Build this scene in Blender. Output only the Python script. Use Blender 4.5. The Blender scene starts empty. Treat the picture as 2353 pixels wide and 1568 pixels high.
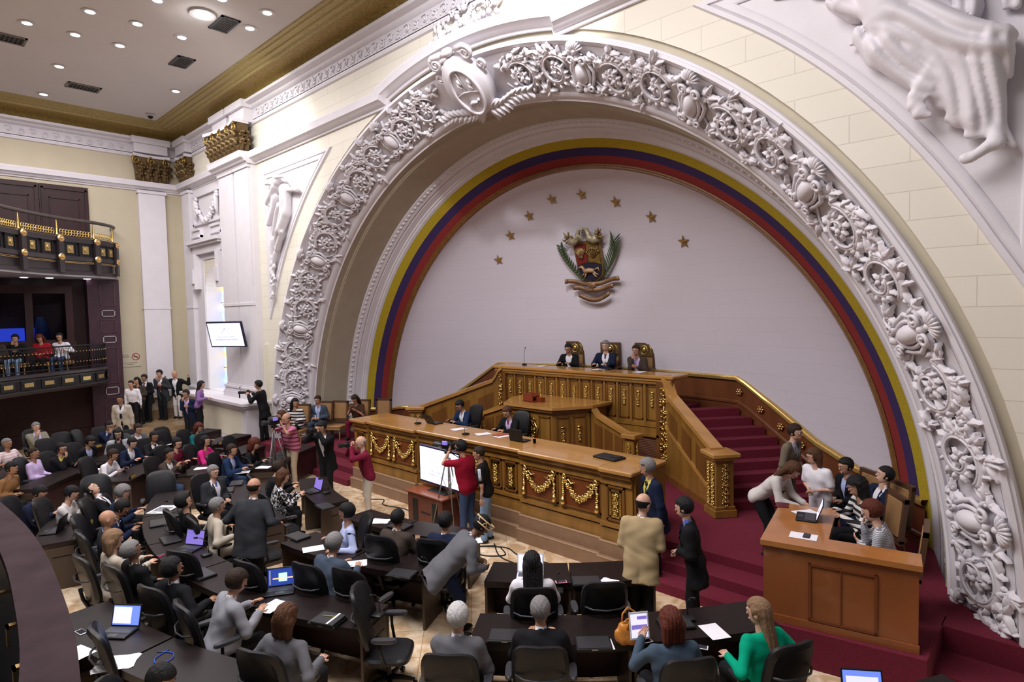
import bpy, bmesh, math, random
import numpy as np
from mathutils import Vector, Matrix, Euler
random.seed(7); NR = np.random.RandomState(7)
SC = bpy.context.scene; COL = SC.collection
PI = math.pi; sin = math.sin; cos = math.cos
# ---------------------------------------------------------------- camera
cd = bpy.data.cameras.new('camera'); cd.sensor_width = 36.0; cd.sensor_fit = 'HORIZONTAL'; cd.lens = 21.254
cd.clip_start = 0.05; cd.clip_end = 200
cam = bpy.data.objects.new('camera', cd); COL.objects.link(cam)
_R = Vector((0.72703, 0.686257, -0.021852)); _U = Vector((-0.017495, 0.050331, 0.998579)); _F = Vector((-0.686382, 0.725616, -0.048598))
M = Matrix.Identity(4)
for i in range(3):
    M[i][0] = _R[i]; M[i][1] = _U[i]; M[i][2] = -_F[i]
M.translation = Vector((9.1757, -8.3816, 4.14)); cam.matrix_world = M
SC.camera = cam
# ---------------------------------------------------------------- world, lights, exposure
SC.view_settings.view_transform = 'Standard'; SC.view_settings.look = 'None'
SC.view_settings.gamma = 1.0; SC.view_settings.use_curve_mapping = False
SC.view_settings.exposure = 0.12
w = bpy.data.worlds.new('world'); SC.world = w; w.use_nodes = True
bg = w.node_tree.nodes['Background']; bg.inputs[0].default_value = (0.93, 0.90, 1.0, 1); bg.inputs[1].default_value = 0.15
SC.cycles.max_bounces = 5; SC.cycles.diffuse_bounces = 3; SC.cycles.glossy_bounces = 2; SC.cycles.transmission_bounces = 3
SC.cycles.caustics_reflective = False; SC.cycles.caustics_refractive = False
try: SC.cycles.use_light_tree = True
except Exception: pass

def area(name, loc, sx, sy, power, color=(1, 1, 1), rot=(0, 0, 0)):
    l = bpy.data.lights.new(name, 'AREA'); l.shape = 'RECTANGLE'; l.size = sx; l.size_y = sy; l.energy = power; l.color = color
    o = bpy.data.objects.new(name, l); COL.objects.link(o); o.location = loc; o.rotation_euler = rot; return o
def spot(name, loc, tgt, power, ang, color=(1, 1, 1), r=.15, blend=.6):
    l = bpy.data.lights.new(name, 'SPOT'); l.energy = power; l.spot_size = math.radians(ang); l.spot_blend = blend; l.color = color; l.shadow_soft_size = r
    o = bpy.data.objects.new(name, l); COL.objects.link(o); o.location = loc
    o.rotation_euler = (Vector(tgt) - Vector(loc)).to_track_quat('-Z', 'Y').to_euler(); return o
# rows of ceiling downlights, gathered into a few lamps under the ceiling
area('ceiling_lamps', (-9.5, -5.0, 11.1), 8, 6, 820, (1.0, .96, .98))
area('ceiling_lamps', (2.5, -6.5, 11.1), 9, 5, 1500, (1.0, .96, .97))
spot('cornice_floodlight', (4.5, -4.0, 11.0), (1.6, 0, 9.9), 1500, 60, (.97, .97, 1.0))
spot('wall_floodlight', (-5.5, -4.2, 11.0), (-9.0, 0, 8.0), 700, 75, (.98, 1.0, .93))

# ---------------------------------------------------------------- materials
MATS = {}
def mat(name, col, rough=.6, metal=0.0, var=0.0, vscale=6.0, bump=0.0, bscale=40.0, spec=.5, stretch=(1, 1, 1), col2=None, coat=0.0, emit=None, estr=1.0, obj=True):
    if name in MATS: return MATS[name]
    m = bpy.data.materials.new(name); m.use_nodes = True; nt = m.node_tree; N = nt.nodes; L = nt.links
    b = N['Principled BSDF']; b.inputs['Roughness'].default_value = rough; b.inputs['Metallic'].default_value = metal
    b.inputs['Specular IOR Level'].default_value = spec; b.inputs['Coat Weight'].default_value = coat
    c = (*col, 1); b.inputs['Base Color'].default_value = c
    if emit: b.inputs['Emission Color'].default_value = (*emit, 1); b.inputs['Emission Strength'].default_value = estr
    if var or bump or col2:
        tc = N.new('ShaderNodeTexCoord'); mp = N.new('ShaderNodeMapping'); mp.inputs['Scale'].default_value = stretch
        L.new(tc.outputs['Object'], mp.inputs[0])
    if var or col2:
        n = N.new('ShaderNodeTexNoise'); n.inputs['Scale'].default_value = vscale; n.inputs['Detail'].default_value = 5; L.new(mp.outputs[0], n.inputs['Vector'])
        r = N.new('ShaderNodeValToRGB'); r.color_ramp.elements[0].position = .32; r.color_ramp.elements[1].position = .68
        c2 = col2 if col2 else tuple(max(0, x * (1 - var)) for x in col)
        r.color_ramp.elements[0].color = (*c2, 1); r.color_ramp.elements[1].color = c
        L.new(n.outputs['Fac'], r.inputs[0]); L.new(r.outputs[0], b.inputs['Base Color'])
    if bump:
        n2 = N.new('ShaderNodeTexNoise'); n2.inputs['Scale'].default_value = bscale; n2.inputs['Detail'].default_value = 3; L.new(mp.outputs[0], n2.inputs['Vector'])
        bp = N.new('ShaderNodeBump'); bp.inputs['Strength'].default_value = bump; bp.inputs['Distance'].default_value = .02
        L.new(n2.outputs['Fac'], bp.inputs['Height']); L.new(bp.outputs[0], b.inputs['Normal'])
    MATS[name] = m; return m
def brickmat(name, col, mortar, bw, bh, rough=.7, swap='XZ', msize=.006, var=.04, bump=.3):
    if name in MATS: return MATS[name]
    m = bpy.data.materials.new(name); m.use_nodes = True; nt = m.node_tree; N = nt.nodes; L = nt.links; b = N['Principled BSDF']; b.inputs['Roughness'].default_value = rough
    tc = N.new('ShaderNodeTexCoord'); sp = N.new('ShaderNodeSeparateXYZ'); cb = N.new('ShaderNodeCombineXYZ')
    L.new(tc.outputs['Object'], sp.inputs[0]); L.new(sp.outputs[swap[0]], cb.inputs[0]); L.new(sp.outputs[swap[1]], cb.inputs[1])
    br = N.new('ShaderNodeTexBrick'); br.inputs['Scale'].default_value = 1; br.inputs['Brick Width'].default_value = bw; br.inputs['Row Height'].default_value = bh
    br.inputs['Mortar Size'].default_value = msize; br.inputs['Mortar Smooth'].default_value = .3
    br.inputs['Color1'].default_value = (*col, 1); br.inputs['Color2'].default_value = (*[x * (1 - var) for x in col], 1); br.inputs['Mortar'].default_value = (*mortar, 1)
    L.new(cb.outputs[0], br.inputs['Vector']); L.new(br.outputs['Color'], b.inputs['Base Color'])
    bp = N.new('ShaderNodeBump'); bp.inputs['Strength'].default_value = bump; bp.inputs['Distance'].default_value = .01; bp.invert = True
    L.new(br.outputs['Fac'], bp.inputs['Height']); L.new(bp.outputs[0], b.inputs['Normal']); MATS[name] = m; return m

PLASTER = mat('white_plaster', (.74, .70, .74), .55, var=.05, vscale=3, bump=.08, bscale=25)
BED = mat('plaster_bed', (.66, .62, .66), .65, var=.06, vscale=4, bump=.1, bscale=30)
CREAM = brickmat('cream_blocks', (.77, .72, .62), (.60, .55, .46), 1.28, .34)
CREAMP = mat('cream_plain', (.76, .71, .58), .7, var=.05, vscale=2)
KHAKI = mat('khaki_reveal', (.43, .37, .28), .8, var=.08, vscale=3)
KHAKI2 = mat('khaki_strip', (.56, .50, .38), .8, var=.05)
YELLOWW = mat('back_wall_yellow', (.54, .47, .34), .75, var=.06, vscale=1.5)
NICHE = brickmat('niche_blocks', (.68, .63, .70), (.60, .56, .62), 1.6, .30, msize=.004, var=.02, bump=.15)
GOLDW = mat('ochre_cove', (.40, .27, .08), .55, metal=.15, var=.35, vscale=14, bump=.5, bscale=22)
GOLDM = mat('gold_moulding', (.52, .40, .16), .5, metal=.2, var=.3, vscale=25, bump=.6, bscale=45)
GOLD = mat('polished_gold', (.95, .66, .22), .24, metal=1.0, var=.25, vscale=30, bump=.25, bscale=60)
BRONZE = mat('dark_bronze_gold', (.20, .125, .05), .42, metal=.55, var=.5, vscale=18)
CEIL = mat('ceiling_paint', (.64, .60, .59), .9, var=.03, vscale=1)
OAK = mat('oak_wood', (.31, .150, .030), .32, var=.35, vscale=5, stretch=(1, 1, .16), coat=.25, bump=.05, bscale=60)
OAKL = mat('oak_top', (.50, .25, .065), .25, var=.25, vscale=4, stretch=(.2, 1, 1), coat=.4)
OAKD = mat('oak_dark', (.20, .08, .018), .35, var=.3, vscale=5, stretch=(1, 1, .16), coat=.25)
MAHOG = mat('reddish_wood', (.30, .095, .03), .3, var=.3, vscale=4, stretch=(.25, 1, .25), coat=.3)
WENGE = mat('very_dark_wood', (.020, .010, .009), .38, var=.4, vscale=5, stretch=(1, 1, .3), coat=.2)
WENGER = mat('dark_red_wood', (.036, .012, .013), .45, spec=.3, var=.3, vscale=4, stretch=(1, 1, .2))
BLACK = mat('black_plastic', (.010, .010, .011), .45, spec=.3)
LEATHER = mat('black_leather', (.010, .010, .012), .42, spec=.28, bump=.12, bscale=120)
DKGREY = mat('dark_grey_plastic', (.035, .036, .042), .4)
STEEL = mat('grey_steel', (.45, .45, .47), .35, metal=.9)
PAPER = mat('white_paper', (.86, .84, .90), .7)
CARPET = mat('crimson_carpet', (.165, .005, .026), .95, var=.3, vscale=40, bump=.4, bscale=200)
STONEB = mat('brown_stone', (.27, .16, .095), .45, var=.15, vscale=8)
DESKM = mat('desk_espresso', (.014, .008, .008), .42, var=.3, vscale=6, stretch=(1, 1, .3), spec=.25)
DESKE = mat('desk_edge_panel', (.062, .040, .028), .45, var=.2, vscale=6, stretch=(1, 1, .2))

def floormat():
    m = bpy.data.materials.new('marble_floor'); m.use_nodes = True; nt = m.node_tree; N = nt.nodes; L = nt.links; b = N['Principled BSDF']; b.inputs['Roughness'].default_value = .22
    tc = N.new('ShaderNodeTexCoord'); br = N.new('ShaderNodeTexBrick'); br.offset = .5
    br.inputs['Scale'].default_value = 1; br.inputs['Brick Width'].default_value = .62; br.inputs['Row Height'].default_value = .62; br.inputs['Mortar Size'].default_value = .004
    br.inputs['Color1'].default_value = (.88, .76, .59, 1); br.inputs['Color2'].default_value = (.72, .58, .42, 1); br.inputs['Mortar'].default_value = (.4, .28, .16, 1)
    mp = N.new('ShaderNodeMapping'); mp.inputs['Rotation'].default_value = (0, 0, .75)
    n = N.new('ShaderNodeTexNoise'); n.inputs['Scale'].default_value = 2.6; n.inputs['Detail'].default_value = 6; n.inputs['Distortion'].default_value = 1.4
    r = N.new('ShaderNodeValToRGB'); r.color_ramp.elements[0].position = .38; r.color_ramp.elements[1].position = .62
    r.color_ramp.elements[0].color = (.62, .44, .26, 1); r.color_ramp.elements[1].color = (1.1, 1.05, 1.0, 1)
    mx = N.new('ShaderNodeMix'); mx.data_type = 'RGBA'; mx.blend_type = 'MULTIPLY'; mx.inputs[0].default_value = .8
    L.new(tc.outputs['Object'], mp.inputs[0]); L.new(mp.outputs[0], br.inputs['Vector']); L.new(mp.outputs[0], n.inputs['Vector'])
    L.new(n.outputs['Fac'], r.inputs[0]); L.new(br.outputs['Color'], mx.inputs[6]); L.new(r.outputs[0], mx.inputs[7]); L.new(mx.outputs[2], b.inputs['Base Color'])
    return m
FLOORM = floormat()

# ---------------------------------------------------------------- mesh helpers
class MB:
    def __init__(s): s.v = []; s.f = []; s.mi = []
    def add(s, vs, fs, mi=0):
        o = len(s.v); s.v.extend([tuple(p) for p in vs]); s.f.extend([tuple(i + o for i in f) for f in fs]); s.mi.extend([mi] * len(fs)); return s
    def box(s, x0, y0, z0, x1, y1, z1, mi=0):
        return s.add([(x0, y0, z0), (x1, y0, z0), (x1, y1, z0), (x0, y1, z0), (x0, y0, z1), (x1, y0, z1), (x1, y1, z1), (x0, y1, z1)],
                     [(0, 3, 2, 1), (4, 5, 6, 7), (0, 1, 5, 4), (1, 2, 6, 5), (2, 3, 7, 6), (3, 0, 4, 7)], mi)
    def bbox(s, x0, y0, z0, x1, y1, z1, b=.01, mi=0):   # box with chamfered top and vertical edges
        b = min(b, (x1 - x0) * .45, (y1 - y0) * .45, (z1 - z0) * .45)
        def ring(i, z): return [(x0 + i + b, y0 + i, z), (x1 - i - b, y0 + i, z), (x1 - i, y0 + i + b, z), (x1 - i, y1 - i - b, z), (x1 - i - b, y1 - i, z), (x0 + i + b, y1 - i, z), (x0 + i, y1 - i - b, z), (x0 + i, y0 + i + b, z)]
        rs = [ring(b, z0), ring(0, z0 + b), ring(0, z1 - b), ring(b, z1)]
        vs = sum(rs, []); fs = [tuple(range(7, -1, -1)), tuple(range(24, 32))]
        for k in range(3):
            for i in range(8): fs.append((k * 8 + i, k * 8 + (i + 1) % 8, k * 8 + 8 + (i + 1) % 8, k * 8 + 8 + i))
        return s.add(vs, fs, mi)
    def prism(s, poly, z0, z1, mi=0):
        n = len(poly); return s.add([(x, y, z0) for x, y in poly] + [(x, y, z1) for x, y in poly], [tuple(range(n - 1, -1, -1)), tuple(range(n, 2 * n))] + [(i, (i + 1) % n, n + (i + 1) % n, n + i) for i in range(n)], mi)
    def extr(s, pts, vec, mi=0):       # planar polygon (3d pts) extruded along vec
        n = len(pts); q = [(p[0] + vec[0], p[1] + vec[1], p[2] + vec[2]) for p in pts]
        return s.add(list(pts) + q, [tuple(range(n - 1, -1, -1)), tuple(range(n, 2 * n))] + [(i, (i + 1) % n, n + (i + 1) % n, n + i) for i in range(n)], mi)
    def tube(s, pts, r, n=8, cap=True, mi=0, closed=False):
        pts = [Vector(p) for p in pts]; m = len(pts); rs = r if isinstance(r, (list, tuple)) else [r] * m
        vs = []; up = Vector((0, 0, 1)); pn = None
        for i, p in enumerate(pts):
            a = pts[(i - 1) % m] if (i > 0 or closed) else p; b = pts[(i + 1) % m] if (i < m - 1 or closed) else p
            t = (b - a); t = t.normalized() if t.length > 1e-9 else Vector((0, 0, 1))
            if pn is None:
                u = t.cross(up)
                if u.length < .05: u = t.cross(Vector((1, 0, 0)))
            else: u = pn - t * pn.dot(t)
            if u.length < 1e-6: u = t.orthogonal()
            u.normalize(); pn = u; v = t.cross(u)
            for k in range(n):
                c = 2 * PI * k / n; vs.append(p + (u * cos(c) + v * sin(c)) * rs[i])
        fs = []
        for i in range(m if closed else m - 1):
            for k in range(n):
                j = (i + 1) % m; fs.append((i * n + k, i * n + (k + 1) % n, j * n + (k + 1) % n, j * n + k))
        if cap and not closed: fs += [tuple(range(n - 1, -1, -1)), tuple(range((m - 1) * n, m * n))]
        return s.add(vs, fs, mi)
    def lathe(s, prof, c=(0, 0, 0), n=16, mi=0, axis='z', caps=True):
        vs = []
        for r, z in prof:
            for k in range(n):
                a = 2 * PI * k / n; q = (r * cos(a), r * sin(a), z)
                if axis == 'y': q = (q[0], q[2], q[1])
                if axis == 'x': q = (q[2], q[0], q[1])
                vs.append((q[0] + c[0], q[1] + c[1], q[2] + c[2]))
        fs = []
        for i in range(len(prof) - 1):
            for k in range(n): fs.append((i * n + k, i * n + (k + 1) % n, (i + 1) * n + (k + 1) % n, (i + 1) * n + k))
        if caps: fs += [tuple(range(n - 1, -1, -1)), tuple(range((len(prof) - 1) * n, len(prof) * n))]
        return s.add(vs, fs, mi)
    def ball(s, c, r, n=8, m=6, mi=0, M=None):
        rx, ry, rz = r if isinstance(r, (list, tuple)) else (r, r, r)
        vs = [(0, 0, rz)]
        for i in range(1, m):
            t = PI * i / m
            for k in range(n): a = 2 * PI * k / n; vs.append((rx * sin(t) * cos(a), ry * sin(t) * sin(a), rz * cos(t)))
        vs.append((0, 0, -rz)); fs = [(0, 1 + k, 1 + (k + 1) % n) for k in range(n)]
        for i in range(m - 2):
            for k in range(n): fs.append((1 + i * n + k, 1 + (i + 1) * n + k, 1 + (i + 1) * n + (k + 1) % n, 1 + i * n + (k + 1) % n))
        l = len(vs) - 1; o = 1 + (m - 2) * n; fs += [(l, o + (k + 1) % n, o + k) for k in range(n)]
        if M is not None: vs = [tuple(M @ Vector(v)) for v in vs]
        return s.add([(v[0] + c[0], v[1] + c[1], v[2] + c[2]) for v in vs], fs, mi)
    def map(s, fn): s.v = [tuple(fn(*p)) for p in s.v]; return s
    def build(s, name, m, parent=None, smooth=False, loc=None, rot=None):
        me = bpy.data.meshes.new(name); me.from_pydata(s.v, [], s.f); ms = m if isinstance(m, (list, tuple)) else [m]
        for x in ms: me.materials.append(x)
        if len(ms) > 1: me.polygons.foreach_set('material_index', s.mi)
        if smooth:
            me.polygons.foreach_set('use_smooth', [True] * len(s.f))
            if smooth != 'all':
                try: me.set_sharp_from_angle(angle=math.radians(40))
                except Exception: pass
        me.update(); o = bpy.data.objects.new(name, me); COL.objects.link(o)
        if parent is not None: o.parent = parent
        if loc is not None: o.location = loc
        if rot is not None: o.rotation_euler = rot if isinstance(rot, (tuple, list)) else (0, 0, rot)
        return o
def tag(o, label, cat, group=None, kind=None):
    if kind: o['kind'] = kind
    if label: o['label'] = label
    if cat: o['category'] = cat
    if group: o['group'] = group
    return o
def thing(name, label, cat, loc=(0, 0, 0), rz=0, group=None):
    o = bpy.data.objects.new(name, None); COL.objects.link(o); o.location = loc; o.rotation_euler = (0, 0, rz); o.empty_display_size = .1
    return tag(o, label, cat, group)
KIDS = {}
def dup(root, loc, rz=None, label=None, group=None, cat=None):
    def kids(o): return list(o.children)
    def cp(o, par):
        c = o.copy(); COL.objects.link(c)
        if par is not None: c.parent = par
        for k in kids(o): cp(k, c)
        return c
    r = cp(root, None); r.location = loc
    if rz is not None: r.rotation_euler = (0, 0, rz)
    if label: r['label'] = label
    if group: r['group'] = group
    if cat: r['category'] = cat
    return r
def struct(o, label=None): o['kind'] = 'structure'; o['label'] = label or o.name.replace('_', ' '); return o

# signed-distance meshing -------------------------------------------------------
def snets(f, lo, hi, h):
    ax = [np.arange(lo[i], hi[i] + h, h) for i in range(3)]
    X, Y, Z = np.meshgrid(*ax, indexing='ij'); D = f(X, Y, Z); nx, ny, nz = D.shape
    S = D < 0; c = np.zeros((nx - 1, ny - 1, nz - 1), np.int8)
    offs = [(i, j, k) for i in (0, 1) for j in (0, 1) for k in (0, 1)]
    for i, j, k in offs: c += S[i:nx - 1 + i, j:ny - 1 + j, k:nz - 1 + k]
    act = (c > 0) & (c < 8); idx = np.argwhere(act)
    if len(idx) == 0: return np.zeros((0, 3)), []
    ids = -np.ones(c.shape, np.int64); ids[act] = np.arange(len(idx))
    P = np.zeros((len(idx), 3)); cnt = np.zeros(len(idx))
    cv = {o: D[idx[:, 0] + o[0], idx[:, 1] + o[1], idx[:, 2] + o[2]] for o in offs}
    for a in offs:
        for x in range(3):
            if a[x] == 0:
                b = list(a); b[x] = 1; b = tuple(b); da, db = cv[a], cv[b]; m = (da < 0) != (db < 0)
                t = da[m] / (da[m] - db[m]); q = np.array(a, float)[None, :] + np.zeros((m.sum(), 3)); q[:, x] = t; P[m] += q; cnt[m] += 1
    P = (idx + P / cnt[:, None]) * h + np.array(lo)
    quads = []
    for x in range(3):
        y, z = (x + 1) % 3, (x + 2) % 3
        sl0 = [slice(None)] * 3; sl1 = [slice(None)] * 3; sl0[x] = slice(0, -1); sl1[x] = slice(1, None)
        a, b = S[tuple(sl0)], S[tuple(sl1)]; e = np.argwhere(a != b)
        e = e[(e[:, y] > 0) & (e[:, z] > 0) & (e[:, y] < D.shape[y] - 1) & (e[:, z] < D.shape[z] - 1)]
        def g(dy, dz):
            q = e.copy(); q[:, y] -= dy; q[:, z] -= dz; return ids[q[:, 0], q[:, 1], q[:, 2]]
        Q = np.stack([g(0, 0), g(1, 0), g(1, 1), g(0, 1)], 1); fl = a[e[:, 0], e[:, 1], e[:, 2]]
        Q[~fl] = Q[~fl][:, ::-1]; quads.append(Q)
    Q = np.concatenate(quads); Q = Q[(Q >= 0).all(1)]
    return P, Q
def cap(X, Y, Z, a, b, r1, r2):
    ax, ay, az = a; bx, by, bz = b[0] - ax, b[1] - ay, b[2] - az; L = bx * bx + by * by + bz * bz + 1e-9
    t = np.clip(((X - ax) * bx + (Y - ay) * by + (Z - az) * bz) / L, 0, 1)
    return np.sqrt((X - ax - t * bx) ** 2 + (Y - ay - t * by) ** 2 + (Z - az - t * bz) ** 2) - (r1 + (r2 - r1) * t)
def elp(X, Y, Z, c, r):
    rr = min(r); q = np.sqrt(((X - c[0]) / r[0]) ** 2 + ((Y - c[1]) / r[1]) ** 2 + ((Z - c[2]) / r[2]) ** 2); return (q - 1) * rr * (1 + .0 * q)
def smin(a, b, k):
    h = np.clip(.5 + .5 * (b - a) / k, 0, 1); return b + (a - b) * h - k * h * (1 - h)
def npmesh(name, P, Q, mats, parent=None, mi=None, smooth=True):
    me = bpy.data.meshes.new(name); Q = np.asarray(Q, dtype=np.int32)
    me.vertices.add(len(P)); me.vertices.foreach_set('co', np.asarray(P, dtype=np.float32).ravel())
    me.loops.add(Q.size); me.loops.foreach_set('vertex_index', Q.ravel()); me.polygons.add(len(Q))
    me.polygons.foreach_set('loop_start', np.arange(0, Q.size, Q.shape[1], dtype=np.int32)); me.polygons.foreach_set('loop_total', np.full(len(Q), Q.shape[1], np.int32))
    me.polygons.foreach_set('use_smooth', np.full(len(Q), bool(smooth)))
    for m in (mats if isinstance(mats, (list, tuple)) else [mats]): me.materials.append(m)
    if mi is not None: me.polygons.foreach_set('material_index', np.asarray(mi, dtype=np.int32))
    me.update(calc_edges=True); me.validate(); o = bpy.data.objects.new(name, me); COL.objects.link(o)
    if parent is not None: o.parent = parent
    return o
# ================================================================ SETTING
ZC = 0.37; WX = -16.0
def S(mb, name, m, smooth=False, label=None): return struct(mb.build(name, m, None, smooth), label)
def trim(mb, m, smooth=True, label=None):
    trim.n += 1; return S(mb, 'trim_%d' % trim.n, m, smooth, label)
trim.n = 0
S(MB().box(WX, -18, -.2, 13, 1.2, 0), 'floor', FLOORM, label='polished beige marble floor of the chamber')
# ceiling and coved cornice (mitred along arch wall and back wall)
S(MB().box(WX + .9, -18, 11.2, 13, -1.05, 11.3), 'ceiling', CEIL, label='flat grey painted ceiling with round downlights')
def lprof(prof, m, label, smooth=True, x1=13, y1=-18):
    mb = MB(); n = len(prof); vs = []
    for d, z in prof: vs += [(x1, -d, z), (WX + d, -d, z), (WX + d, y1, z)]
    fs = []
    for i in range(n - 1):
        for k in (0, 1): fs.append((i * 3 + k, i * 3 + k + 1, i * 3 + k + 4, i * 3 + k + 3))
    mb.add(vs, fs); return trim(mb, m, smooth, label)
lprof([(0, 10.05), (.06, 10.07), (.08, 10.12), (.04, 10.15), (.04, 10.2)], PLASTER, 'white lower moulding of the scrolled frieze')
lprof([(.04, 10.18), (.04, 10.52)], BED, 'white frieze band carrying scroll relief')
lprof([(.04, 10.5), (.1, 10.53), (.14, 10.6), (.3, 10.64), (.3, 10.72), (.0, 10.73)], PLASTER, 'white top moulding of the scrolled frieze')
lprof([(.06, 10.72), (.1, 10.80), (.22, 10.90), (.4, 10.97), (.62, 11.0), (.62, 11.03)], GOLDW, 'ochre gold cove under the ceiling')
lprof([(.62, 11.0), (.66, 11.0), (.68, 11.06), (.8, 11.08), (.82, 11.12), (.95, 11.14), (.97, 11.17), (1.06, 11.17), (1.08, 11.21), (.9, 11.22)], GOLDM, 'gilded egg moulding at the ceiling edge')
# arch wall: everything outside radius 8.98
def archwall():
    mb = MB(); R0 = 8.98; x0, x1, zt = WX - .3, 13.0, 10.75; n = 72; vs = []; fs = []
    for i in range(n + 1):
        a = PI - PI * i / n; c, s_ = cos(a), sin(a)
        t = min([(x1 / c) if c > 1e-6 else 1e9, (x0 / c) if c < -1e-6 else 1e9, ((zt - ZC) / s_) if s_ > 1e-6 else 1e9])
        vs += [(R0 * c, 0, ZC + R0 * s_), (t * c, 0, ZC + t * s_)]
    for i in range(n): fs.append((2 * i, 2 * i + 2, 2 * i + 3, 2 * i + 1))
    mb.add(vs, fs)
    # the two upper corners
    def corner(xc):
        js = [j for j in range(n + 1) if abs(vs[2 * j + 1][0] - xc) < 1e-4]; k = len(js)
        return js
    for xc, order in ((x0, 1), (x1, -1)):
        js = corner(xc); top = max(js, key=lambda j: vs[2 * j + 1][2]); nb = top + order
        mb.add([vs[2 * top + 1], vs[2 * nb + 1], (xc, 0, zt)], [(0, 1, 2)])
    mb.add([(-R0, 0, -.1), (-R0, 0, ZC), (x0, 0, ZC), (x0, 0, -.1), (R0, 0, -.1), (R0, 0, ZC), (x1, 0, ZC), (x1, 0, -.1)], [(0, 1, 2, 3), (4, 7, 6, 5)])
    return mb
AW = archwall()
def inwin(x, z): return -14.0 < x < -12.2 and z > 1.55 and (z < 5.1 or (x + 13.1) ** 2 + (z - 5.1) ** 2 < .81)
def tess(mb):        # cut the window opening out of the arch wall with a boolean made of real geometry
    o = mb.build('wall_arch', CREAM); c = MB(); pts = [(-14.0, -.6, 1.55), (-12.2, -.6, 1.55)] + [(-13.1 + .9 * cos(t), -.6, 5.1 + .9 * sin(t)) for t in [PI * k / 16 for k in range(17)]]
    me = o.data; bm = bmesh.new(); bm.from_mesh(me); bmesh.ops.remove_doubles(bm, verts=bm.verts, dist=1e-4)
    # knife with vertical / horizontal planes, then drop faces inside a rectangle and refill with an arched piece
    for co, no in (((-14.0, 0, 0), (1, 0, 0)), ((-12.2, 0, 0), (1, 0, 0)), ((0, 0, 1.55), (0, 0, 1)), ((0, 0, 6.2), (0, 0, 1))):
        bmesh.ops.bisect_plane(bm, geom=bm.verts[:] + bm.edges[:] + bm.faces[:], plane_co=co, plane_no=no)
    kill = [f for f in bm.faces if -14.0 < f.calc_center_median().x < -12.2 and 1.55 < f.calc_center_median().z < 6.2]
    bmesh.ops.delete(bm, geom=kill, context='FACES')
    arc = [(-13.1 + .9 * cos(t), 5.1 + .9 * sin(t)) for t in [PI * k / 20 for k in range(21)]]
    for i in range(20):
        a, b = arc[i], arc[i + 1]; v = [bm.verts.new((a[0], 0, a[1])), bm.verts.new((b[0], 0, b[1])), bm.verts.new((b[0], 0, 6.2)), bm.verts.new((a[0], 0, 6.2))]; bm.faces.new(v)
    bm.normal_update(); bm.to_mesh(me); bm.free(); return o
wl = struct(tess(AW), 'cream block wall around the great arch')
# window recess
wm = MB(); prof = [(-14.0, 1.55), (-14.0, 5.1)] + [(-13.1 - .9 * cos(t), 5.1 + .9 * sin(t)) for t in [PI * k / 16 for k in range(1, 17)]] + [(-12.2, 1.55)]
vs = [(x, 0, z) for x, z in prof] + [(x, .6, z) for x, z in prof]; n = len(prof)
wm.add(vs, [(i, i + 1, n + i + 1, n + i) for i in range(n - 1)] + [(n - 1, 0, n, 2 * n - 1)])
trim(wm, PLASTER, False, 'white arched window reveal')
def stained():
    m = bpy.data.materials.new('stained_glass'); m.use_nodes = True; nt = m.node_tree; N = nt.nodes; L = nt.links; b = N['Principled BSDF']
    tc = N.new('ShaderNodeTexCoord'); v = N.new('ShaderNodeTexVoronoi'); v.inputs['Scale'].default_value = 5.5; L.new(tc.outputs['Object'], v.inputs['Vector'])
    r = N.new('ShaderNodeValToRGB'); r.color_ramp.interpolation = 'CONSTANT'; sep = N.new('ShaderNodeSeparateColor'); L.new(v.outputs['Color'], sep.inputs[0]); L.new(sep.outputs[0], r.inputs[0])
    cols = [(0, (.25, .4, .9)), (.25, (.9, .92, 1)), (.45, (1, .75, .15)), (.6, (.2, .6, .5)), (.75, (.9, .4, .1)), (.88, (.8, .9, .95))]
    while len(r.color_ramp.elements) < 6: r.color_ramp.elements.new(.5)
    for e, (p_, c_) in zip(r.color_ramp.elements, cols): e.position = p_; e.color = (*c_, 1)
    L.new(r.outputs[0], b.inputs['Base Color']); L.new(r.outputs[0], b.inputs['Emission Color']); b.inputs['Emission Strength'].default_value = 2.2; b.inputs['Roughness'].default_value = .3
    return m
STG = stained()
wo = MB().add([(x, .56, z) for x, z in prof], [tuple(range(n))]); struct(wo.build('window_1', STG), 'tall arched stained glass window')
ml = MB()
for z in (2.3, 3.1, 3.9, 4.7, 5.4): ml.box(-14, .53, z - .012, -12.2, .56, z + .012)
for x in (-13.7, -13.4, -13.1, -12.8, -12.5): ml.box(x - .01, .53, 1.55, x + .01, .56, 5.9 if abs(x + 13.1) < .4 else 5.6)
ml.build('leading', BLACK, bpy.data.objects['window_1'])

# --- rings of the arch
def ringpts(r, n=96, zb=0.0):
    P = [(-r, zb)] + [(r * cos(PI - PI * i / n), ZC + r * sin(PI - PI * i / n)) for i in range(n + 1)] + [(r, zb)]
    return P
def ring(prof, name_m, label, zb=.0, n=96, smooth=True):
    mb = MB(); vs = []; m = n + 3
    for r, y in prof: vs += [(x, y, z) for x, z in ringpts(r, n, zb)]
    fs = [(i * m + k, i * m + k + 1, (i + 1) * m + k + 1, (i + 1) * m + k) for i in range(len(prof) - 1) for k in range(m - 1)]
    mb.add(vs, fs); return trim(mb, name_m, smooth, label)
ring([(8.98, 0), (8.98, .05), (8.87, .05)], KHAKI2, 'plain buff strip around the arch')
ring([(8.87, .06), (8.87, -.05), (8.85, -.08), (8.82, -.08), (8.81, -.11), (8.76, -.11), (8.74, -.07), (8.72, .02)], PLASTER, 'white outer rim of the arch')
ring([(8.72, .0), (8.10, .72)], BED, 'splayed white bed of the carved arch band')
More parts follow.
